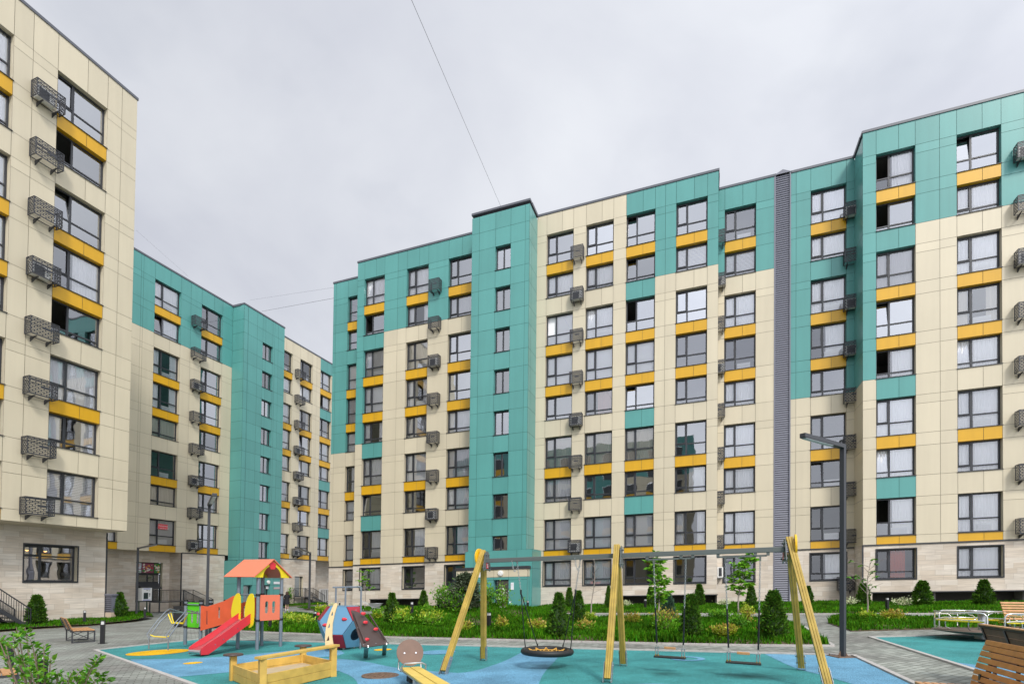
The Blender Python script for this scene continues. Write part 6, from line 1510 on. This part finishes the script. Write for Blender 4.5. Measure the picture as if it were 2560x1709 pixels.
# ---- manhole
mh = at(951, 1689); MH = thing('manhole_cover', 'rusty round manhole cover in the blue rubber left of the seesaw', 'manhole cover', S(*mh) + Vector((0, 0, .01))); mb = MB(); mb.lathe([(.001, .010), (.30, .010), (.305, .004)], n=36); mb.build('lid', RUST, MH); mb = MB(); mb.lathe([(.31, .0), (.31, .014), (.345, .014), (.35, 0)], n=36); mb.build('rim', RUST, MH)
st = MB()
for i in range(-3, 4):
    for j in range(-3, 4):
        if i * i + j * j < 11: st.box(i * .075 - .022, i * .075 + .022, j * .075 - .022, j * .075 + .022, .010, .017)
st.build('tread', RUST, MH)

# ---- carousel
cc = at(2455, 1596, 0); CR = thing('merry_go_round', 'steel merry-go-round with yellow seats on a brown round platform', 'merry-go-round', S(cc[0], cc[1], 0)); rC = px_size(CR.location + Vector((0, 0, .2)), 203) / 2
MB().lathe([(.001, .14), (rC * .6, .14), (rC * .97, .20), (rC, .225), (rC * .985, .235), (.001, .235)], n=48).build('platform', mat('checker_plate', (.17, .125, .105), .55, noise=.15, nscale=20), CR)
MB().lathe([(.16, 0), (.16, .14)], n=20).build('base', GALV, CR); MB().lathe([(.085, .235), (.085, .72), (.06, .74), (.001, .74)], n=18).build('hub', GALV, CR)
mb = MB(); mb.torus((0, 0, .73), .33, .014, n=32); [mb.tube([(0, 0, .73), (.33 * math.cos(a_), .33 * math.sin(a_), .73)], .010, 6) for a_ in (0, 2.1, 4.2)]; mb.lathe([(.32, .725), (.27, .735), (.001, .735)], n=28); mb.build('hand_wheel', STEEL, CR)
for k in range(3):
    a0 = 2.35 + k * 2.094; rr = rC * .93; arc = lambda f, z, r_=rr: Vector((r_ * math.cos(a0 + f * 1.75), r_ * math.sin(a0 + f * 1.75), z)); mb = MB()
    mb.tube([arc(0, .235), arc(0, .62), arc(.03, .69), arc(.08, .71)] + [arc(f, .71) for f in np.linspace(.15, .85, 9)] + [arc(.92, .71), arc(.97, .69), arc(1, .62), arc(1, .235)], .019, 8)
    mb.tube([arc(.02, .50)] + [arc(f, .52) for f in np.linspace(.1, .9, 8)] + [arc(.98, .50)], .013, 7); mb.tube([arc(.02, .30), arc(.2, .31), arc(.4, .30)], .010, 6)
    for f in (.22, .8): mb.tube([arc(f, .66, rr), arc(f, .64, rr * .72), arc(f + .05, .56, rr * .66), arc(f, .50, rr * .72), arc(f, .50, rr)], .013, 7)
    for f in (.25, .75): mb.tube([arc(f, .46, rr * .8), arc(f, .30, rr * .8), arc(f, .25, rr * .7)], .014, 7)
    mb.build('rail', STEEL, CR); s_ = MB(); fs_ = np.linspace(.03, .97, 12); o2 = [arc(f, .465, rr * .98) for f in fs_]; i2 = [arc(f, .465, rr * .66) for f in fs_]; up_ = Vector((0, 0, .03)); n2 = 12
    vs = o2 + i2 + [v_ + up_ for v_ in o2] + [v_ + up_ for v_ in i2]; fs2 = [(2 * n2 + i, 2 * n2 + i + 1, 3 * n2 + i + 1, 3 * n2 + i)[::-1] for i in range(n2 - 1)] + [(i, i + 1, n2 + i + 1, n2 + i) for i in range(n2 - 1)] + [(i, 2 * n2 + i, 2 * n2 + i + 1, i + 1)[::-1] for i in range(n2 - 1)] + [(n2 + i, n2 + i + 1, 3 * n2 + i + 1, 3 * n2 + i)[::-1] for i in range(n2 - 1)]
    s_.add(vs, fs2); s_.build('seat', PYEL, CR)
# ------------------------------------------------------------------ steps, kiosk, fence, vent, barrow
def stair(label, fr, ua, ub, uend, D0, D1, z, n, group='metal steps with railings'):
    """landing ua..ub at height z, flight from ub down to uend; D0 is the courtyard side"""
    o0 = P(fr, D0, ub, 0, 0); t = thing('metal_steps', label, 'steps', o0, 0, group); q = lambda u, D, zz: P(fr, D, u, 0, zz) - o0; Dm = (D0 + D1) / 2; sg = 1 if uend > ub else -1; sw = abs(D1 - D0)
    md = FR[fr][1]; upw = (md[0], md[1], 0)
    MB().bar(q(ua, Dm, z - .03), q(ub, Dm, z - .03), sw, .06).build('landing', DARK, t)
    for D in (D0, D1): st = MB(); st.bar(q(ub, D, z - .08), q(uend, D, .02), .05, .16); st.build('stringer', DARK, t)
    for u in (ua + .05 * sg, ub):
        for D in (D0 + .03, D1 - .03): st = MB(); st.bar(q(u, D, 0), q(u, D, z - .06), .08, .08); st.build('support_post', DARK, t)
    for i in range(1, n):
        f = i / n; u = ub + (uend - ub) * f; MB().bar(q(u - .14, Dm, z * (1 - f)), q(u + .14, Dm, z * (1 - f)), sw, .035).build('tread', DARK, t)
    rl = MB()
    def run(a, b, za, zb):
        L_ = (a - b).length; k = max(2, int(L_ / .13)); rl.bar(a + Vector((0, 0, 1.0)), b + Vector((0, 0, 1.0)), .045, .045); rl.bar(a + Vector((0, 0, .1)), b + Vector((0, 0, .1)), .03, .03)
        for i in range(k + 1): c = a.lerp(b, i / k); w_ = .045 if i in (0, k) else .018; rl.bar(c + Vector((0, 0, .0 if i in (0, k) else .1)), c + Vector((0, 0, 1.0)), w_, w_)
    run(q(ua, D0, z), q(ub, D0, z), 0, 0); run(q(ub, D0, z), q(uend, D0, 0), 0, 0); run(q(ub, D1, z), q(uend, D1, 0), 0, 0); run(q(ua, D0, z), q(ua, D1, z), 0, 0)
    rl.build('railing', DARK, t); return t
uq, zq = onp('L', 70, 1561, 32.6); stair('dark metal steps at the left edge rising along the stone base', 'L', 13.5, uq - 2.1, uq, 32.4, 33.7, 1.65, 8)
stair('dark metal steps up to the shop entrance with food pictures', 'L', 34.2, 37.5, 39.7, 44.5, 45.7, .95, 6)
stair('dark metal steps to a landing at the far stone wall beside a slim lamp', 'L', 51.9, 53.8, 56.0, 44.5, 45.7, .95, 6)
# payment kiosk
uk, zk = onp('L', 352, 1501, 43.2); uk2, _ = onp('L', 377, 1501, 43.2); ko = P('L', 43.2, uk, 0, 0); KS = thing('payment_kiosk', 'white payment kiosk with blue stripes and dark screen on a green stand', 'kiosk', ko)
W_ = uk2 - uk; hk_ = 1.05; kq = lambda mb, a, b, c, d, e, f, m=0: fbox(mb, 'L', 0, a, b, c, d, e, f, m)
mb = MB(); kq(mb, 0, W_, -.4, .1, zk, zk + hk_); mb.build('casing', WHITE, KS); mb = MB(); kq(mb, W_ * .18, W_ * .62, .1, .112, zk + .15, zk + .66); mb.build('screen', mat('screen_glass', (.03, .05, .05), .12), KS)
mb = MB(); kq(mb, W_ * .12, W_ * .86, .1, .108, zk + .04, zk + .09); kq(mb, W_ * .16, W_ * .86, .1, .108, zk + hk_ - .10, zk + hk_ - .05); mb.build('stripe', INKB, KS)
mb = MB(); kq(mb, W_ * .72, W_ * .84, .1, .112, zk + .50, zk + .60); kq(mb, W_ * .74, W_ * .82, .1, .112, zk + .36, zk + .44); kq(mb, W_ * .44, W_ * .62, .1, .112, zk + .84, zk + .87); kq(mb, W_ * .72, W_ * .78, .1, .112, zk + .80, zk + .84); mb.build('slot', BLACK, KS)
mb = MB(); kq(mb, .06, .12, -.36, -.30, 0, zk); kq(mb, W_ - .12, W_ - .06, -.36, -.3, 0, zk); kq(mb, -.12, -.06, -.3, -.24, 0, zk + hk_ + .3); kq(mb, .1, W_ - .1, -.36, -.3, .05, .11); mb.build('stand', mat('green_stand', (.02, .07, .05), .6), KS)
# slatted fence
fa, fb = onp('L', 799, 1480, 46.9)[0], 64.0; fo = P('L', 46.9, fa, 0, 0); FE = thing('slatted_fence', 'pale upright slatted fence between the far block and the middle block', 'fence', fo); mb = MB(); u = 0
while u < fb - fa: fbox(mb, 'L', 0, u, u + .2, 0, .03, 0, 1.75, 0); u += .36
mb.build('slat', mat('pale_slat', (.50, .49, .47), .6, var=.12), FE); mb = MB(); fbox(mb, 'L', 0, -.1, fb - fa, -.02, .05, 1.75, 1.86, 0); fbox(mb, 'L', 0, -.12, .1, -.05, .05, 0, 1.8, 0); fbox(mb, 'L', 0, 0, fb - fa, -.02, 0, .2, .28, 0); mb.build('rail', mat('pale_rail', (.55, .53, .5), .7), FE)
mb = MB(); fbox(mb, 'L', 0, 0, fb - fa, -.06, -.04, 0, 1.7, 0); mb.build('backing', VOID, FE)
# vent shaft
vp = spot(276, 1543); VS = thing('vent_shaft', 'dark louvred vent shaft on a stone plinth at the cream wing corner', 'vent', vp, R(-8)); MB().box(-.28, .28, -.25, .25, 0, .33).build('plinth', mat('plain_stone', (.52, .42, .32), .8), VS)
mb = MB(); mb.box(-.25, .25, -.22, .22, .33, 1.38); [mb.bar((-.29, -.26, .42 + i * .125), (.29, -.26, .42 + i * .125), .07, .02, up=(0, .5, 1)) for i in range(8)]; mb.box(-.32, .32, -.30, .30, 1.36, 1.44); mb.build('louvre', LOUV, VS)
# wheelbarrow
wb = spot(938, 1528); WB = thing('wheelbarrow', 'grey steel wheelbarrow parked on the grass behind the climbing dome', 'wheelbarrow', wb, R(6)); mb = MB()
lo = [(-.26, -.20), (.30, -.20), (.30, .20), (-.26, .20)]; hi_ = [(-.46, -.32), (.52, -.32), (.52, .32), (-.46, .32)]; vs = [(x, y, .34) for x, y in lo] + [(x, y, .60) for x, y in hi_]; mb.add(vs, [(3, 2, 1, 0)] + [(i, (i + 1) % 4, 4 + (i + 1) % 4, 4 + i) for i in range(4)]); mb.tube([(x, y, .60) for x, y in hi_], .012, 6, 0, True); mb.build('tray', GALV, WB)
mb = MB(); [mb.tube([(-1.0, s_ * .28, .78), (-.75, s_ * .27, .66), (-.2, s_ * .2, .33), (.45, s_ * .12, .26), (.62, s_ * .06, .20)], .016, 7) for s_ in (-1, 1)]; mb.build('handle', GALV, WB)
mb = MB(); [mb.tube([(-.15, s_ * .22, .34), (-.28, s_ * .22, .02), (-.10, s_ * .22, .02), (.0, s_ * .2, .34)], .014, 7) for s_ in (-1, 1)]; mb.build('leg', GALV, WB); MB().torus((.62, 0, .18), .15, .045, ax=(0, 1, 0), n=20).build('wheel', RUBBER, WB)

# ------------------------------------------------------------------ person pushing a stroller
pl = spot(717, 1524.5, False); PR = thing('person', 'person seen from behind in a short black dress and white trainers pushing a dark stroller', 'person', pl, R(24))
sk = [  # name, position, radius, parent
    ('pel', (0, 0, .86), .125, None), ('sp1', (0, .01, 1.0), .105, 'pel'), ('sp2', (0, .0, 1.16), .118, 'sp1'), ('sp3', (0, -.01, 1.28), .105, 'sp2'), ('nk', (0, 0, 1.37), .048, 'sp3'), ('hd0', (0, .012, 1.43), .062, 'nk'), ('hd1', (0, .02, 1.50), .082, 'hd0'), ('hd2', (0, .015, 1.575), .066, 'hd1')]
for s_, n_ in ((-1, 'l'), (1, 'r')):
    st_ = .10 if s_ > 0 else -.12
    sk += [(n_ + 'hip', (s_ * .085, 0, .80), .095, 'pel'), (n_ + 'kn', (s_ * .085, .04 + st_ * .5, .45), .058, n_ + 'hip'), (n_ + 'cf', (s_ * .085, .02 + st_ * .6, .32), .056, n_ + 'kn'), (n_ + 'an', (s_ * .08, st_ * .9, .08), .036, n_ + 'cf'), (n_ + 'ft', (s_ * .085, st_ * .9 + .13, .035), .034, n_ + 'an'),
           (n_ + 'sh', (s_ * .165, -.005, 1.27), .055, 'sp3'), (n_ + 'el', (s_ * .235, .08, 1.03), .040, n_ + 'sh'), (n_ + 'wr', (s_ * .20, .31, .98), .027, n_ + 'el'), (n_ + 'pm', (s_ * .19, .37, .985), .032, n_ + 'wr')]
    for k in range(4):
        a_ = n_ + 'f%d' % k; x_ = s_ * (.19 + (k - 1.5) * .019); l_ = (.030, .034, .032, .025)[k]
        sk += [(a_ + 'a', (x_, .41, .992), .0095, n_ + 'pm'), (a_ + 'b', (x_, .41 + l_, .985), .0088, a_ + 'a'), (a_ + 'c', (x_, .40 + l_, .955), .0082, a_ + 'b')]
    sk += [(n_ + 'ta', (s_ * .155, .385, .98), .0105, n_ + 'pm'), (n_ + 'tb', (s_ * .145, .42, .97), .009, n_ + 'ta')]
ix = {a[0]: i for i, a in enumerate(sk)}; me = bpy.data.meshes.new('body'); me.from_pydata([a[1] for a in sk], [(ix[a[3]], i) for i, a in enumerate(sk) if a[3]], []); me.materials.append(SKIN)
bo = bpy.data.objects.new('body', me); COL.objects.link(bo); bo.parent = PR; mo = bo.modifiers.new('skin', 'SKIN'); mo.use_smooth_shade = True
if not me.skin_vertices: print('no skin layer')
for i, a in enumerate(sk): v_ = me.skin_vertices[0].data[i]; v_.radius = (a[2], a[2] * (.8 if a[0] in ('sp1', 'sp2', 'sp3', 'pel') else 1)); v_.use_root = (i == 0)
bo.modifiers.new('sub', 'SUBSURF').render_levels = 2
def rings(mb, rs, n=18, m=0):
    vs = []
    for (cx, cy, z, rx, ry) in rs: vs += [(cx + rx * math.cos(6.2832 * k / n), cy + ry * math.sin(6.2832 * k / n), z) for k in range(n)]
    mb.add(vs, [(i * n + k, i * n + (k + 1) % n, (i + 1) * n + (k + 1) % n, (i + 1) * n + k) for i in range(len(rs) - 1) for k in range(n)], m, True)
mb = MB(); rings(mb, [(0, .01, .52, .235, .205), (0, .01, .62, .225, .195), (0, .005, .80, .205, .165), (0, .0, .95, .165, .135), (0, 0, 1.10, .175, .135), (0, 0, 1.24, .195, .130), (0, 0, 1.31, .175, .105), (0, 0, 1.36, .10, .075), (0, 0, 1.385, .065, .062)])
for s_ in (-1, 1): mb.tube([(s_ * .08, 0, 1.285), (s_ * .15, .005, 1.265), (s_ * .20, .02, 1.19), (s_ * .23, .055, 1.09)], [.075, .085, .078, .066], 12)
mb.build('dress', CLOTH, PR); mb = MB(); rings(mb, [(0, -.055, 1.27, .10, .03), (0, -.04, 1.34, .125, .07), (0, -.015, 1.44, .122, .105), (0, .0, 1.54, .112, .108), (0, .0, 1.61, .075, .075), (0, 0, 1.635, .01, .01)]); mb.build('hair', HAIR, PR)
for s_, y_ in ((-1, -.11), (1, .09)):
    mb = MB(); rings(mb, [(s_ * .083, y_ + .06, 0, .045, .125), (s_ * .083, y_ + .06, .035, .048, .13), (s_ * .083, y_ + .045, .07, .042, .10), (s_ * .083, y_, .10, .042, .048)], 14); mb.add([(s_ * .083 + .045 * math.cos(6.28 * k / 14), y_ + .06 + .125 * math.sin(6.28 * k / 14), 0) for k in range(14)], [tuple(range(14))]); mb.build('trainer', WHITE, PR)
fwd = Vector((-math.sin(R(24)), math.cos(R(24)), 0)); SR = thing('stroller', 'dark baby stroller with hood pushed along the path by the person in black', 'stroller', pl + fwd * .80 + Vector((-.26, -.10, -.26 * K)), R(24)); mb = MB()
pr_ = [(-.16, .42), (-.20, .70), (-.14, .95), (.02, 1.06), (.20, 1.02), (.30, .88), (.28, .66), (.34, .44), (.16, .36)]
vs = [(sx_, y_, z_) for sx_ in (-.23, -.25, .25, .23) for y_, z_ in [(y_ * (.9 if abs(sx_) < .24 else 1), z_) for y_, z_ in pr_]]; n9 = len(pr_)
mb.add(vs, [(k * n9 + i, k * n9 + (i + 1) % n9, (k + 1) * n9 + (i + 1) % n9, (k + 1) * n9 + i) for k in range(3) for i in range(n9)] + [tuple(range(n9)), tuple(range(4 * n9 - 1, 3 * n9 - 1, -1))], 0, True); mb.build('carrycot', CANVASB, SR)
mb = MB()
for s_ in (-1, 1): mb.tube([(s_ * .24, -.40, .98), (s_ * .25, -.1, .62), (s_ * .25, .32, .14)], .014, 7); mb.tube([(s_ * .25, .12, .44), (s_ * .27, -.26, .14)], .014, 7)
mb.tube([(-.24, -.40, .98), (.24, -.40, .98)], .016, 8); mb.tube([(-.27, -.26, .14), (.27, -.26, .14)], .012, 6); mb.build('frame', BLACK, SR); mb = MB(); mb.box(-.2, .2, -.2, .28, .17, .30); mb.build('basket', CANVASB, SR)
for sx_, y_ in ((-.28, -.26), (.28, -.26), (-.24, .33), (.24, .33)): w_ = MB(); w_.torus((sx_, y_, .13), .105, .026, ax=(1, 0, 0), n=18, k=6); w_.cyl((sx_ - .015, y_, .13), (sx_ + .015, y_, .13), .05, 10); w_.build('wheel', RUBBER, SR)

# ------------------------------------------------------------------ sky, sun, camera
SUN = Vector((.22, -.70, .68)).normalized(); el = math.asin(SUN.z); az = math.atan2(SUN.x, SUN.y)
wd_ = bpy.data.worlds.new('World'); SC.world = wd_; wd_.use_nodes = True; n = wd_.node_tree; n.nodes.clear()
out = n.nodes.new('ShaderNodeOutputWorld'); bg = n.nodes.new('ShaderNodeBackground'); bg.inputs[1].default_value = .1; lk(n, bg, 0, out, 0)
sky = n.nodes.new('ShaderNodeTexSky'); sky.sky_type = 'NISHITA'; sky.sun_disc = False; sky.sun_elevation = el; sky.sun_rotation = az; sky.air_density = 1.2; sky.dust_density = 2
tc = n.nodes.new('ShaderNodeTexCoord'); nv = n.nodes.new('ShaderNodeVectorMath'); nv.operation = 'NORMALIZE'; lk(n, tc, 'Generated', nv, 0)
sp = n.nodes.new('ShaderNodeSeparateXYZ'); lk(n, nv, 0, sp, 0)
def mth(op, a=None, b=None, clamp=False):
    m = n.nodes.new('ShaderNodeMath'); m.operation = op; m.use_clamp = clamp
    for i, v_ in enumerate((a, b)):
        if v_ is None: continue
        if isinstance(v_, (int, float)): m.inputs[i].default_value = v_
        else: n.links.new(v_, m.inputs[i])
    return m.outputs[0]
zc = mth('MAXIMUM', sp.outputs[2], 0.0); den = mth('ADD', zc, .30)
cb = n.nodes.new('ShaderNodeCombineXYZ'); n.links.new(mth('DIVIDE', sp.outputs[0], den), cb.inputs[0]); n.links.new(mth('DIVIDE', sp.outputs[1], den), cb.inputs[1])
ns = n.nodes.new('ShaderNodeTexNoise'); ns.inputs['Scale'].default_value = 1.5; ns.inputs['Detail'].default_value = 6; ns.inputs['Roughness'].default_value = .52; ns.inputs['Distortion'].default_value = .35; lk(n, cb, 0, ns, 'Vector')
cr = n.nodes.new('ShaderNodeValToRGB'); e = cr.color_ramp.elements; e[0].position = .30; e[0].color = (.63, .655, .745, 1); e[1].position = .68; e[1].color = (.90, .925, .975, 1); lk(n, ns, 0, cr, 0)
# overcast luminance: even in front, brighter where the sun stands behind the cloud
dt = n.nodes.new('ShaderNodeVectorMath'); dt.operation = 'DOT_PRODUCT'; dt.inputs[1].default_value = SUN; lk(n, nv, 0, dt, 0)
lobe = mth('POWER', mth('MAXIMUM', dt.outputs['Value'], 0.0), 2.2); lum = mth('MULTIPLY', mth('ADD', mth('MULTIPLY', lobe, SKYLOBE if 'SKYLOBE' in globals() else 1.6), 1.0), mth('ADD', mth('MULTIPLY', sp.outputs[0], 1.5), 9.5))
vm = n.nodes.new('ShaderNodeVectorMath'); vm.operation = 'SCALE'; n.links.new(cr.outputs[0], vm.inputs[0]); n.links.new(lum, vm.inputs['Scale'])
mx = n.nodes.new('ShaderNodeMix'); mx.data_type = 'RGBA'
# a few thin breaks let the blue through
br = n.nodes.new('ShaderNodeTexNoise'); br.inputs['Scale'].default_value = 2.3; br.inputs['Detail'].default_value = 5; lk(n, cb, 0, br, 'Vector')
mr = n.nodes.new('ShaderNodeMapRange'); mr.inputs['From Min'].default_value = .30; mr.inputs['From Max'].default_value = .42; mr.inputs['To Min'].default_value = .84; mr.inputs['To Max'].default_value = .98; lk(n, br, 0, mr, 'Value')
n.links.new(mr.outputs[0], mx.inputs[0]); n.links.new(sky.outputs[0], mx.inputs[6]); n.links.new(vm.outputs[0], mx.inputs[7]); n.links.new(mx.outputs[2], bg.inputs[0])
sl = bpy.data.lights.new('sun', 'SUN'); sl.energy = 2.5; sl.angle = R(10); sl.color = (1, .955, .88); so = bpy.data.objects.new('sun', sl); COL.objects.link(so); so.rotation_euler = SUN.to_track_quat('Z', 'Y').to_euler(); so.location = (0, 0, 60)
cd = bpy.data.cameras.new('camera'); co = bpy.data.objects.new('camera', cd); COL.objects.link(co); SC.camera = co
cd.sensor_fit = 'HORIZONTAL'; cd.sensor_width = 36; cd.lens = F_PX / 2560 * 36; cd.shift_x = 0; cd.shift_y = (CY - 854.5) / 2560; cd.clip_start = .1; cd.clip_end = 2000
M = Matrix(((RT[0], UP[0], -FW[0], CAM[0]), (RT[1], UP[1], -FW[1], CAM[1]), (RT[2], UP[2], -FW[2], CAM[2]), (0, 0, 0, 1))); co.matrix_world = M
SC.view_settings.view_transform = 'Standard'; SC.view_settings.look = 'None'; SC.view_settings.exposure = 0.05; SC.view_settings.gamma = 1
SC.cycles.max_bounces = 8; SC.cycles.transparent_max_bounces = 12; SC.cycles.use_denoising = True
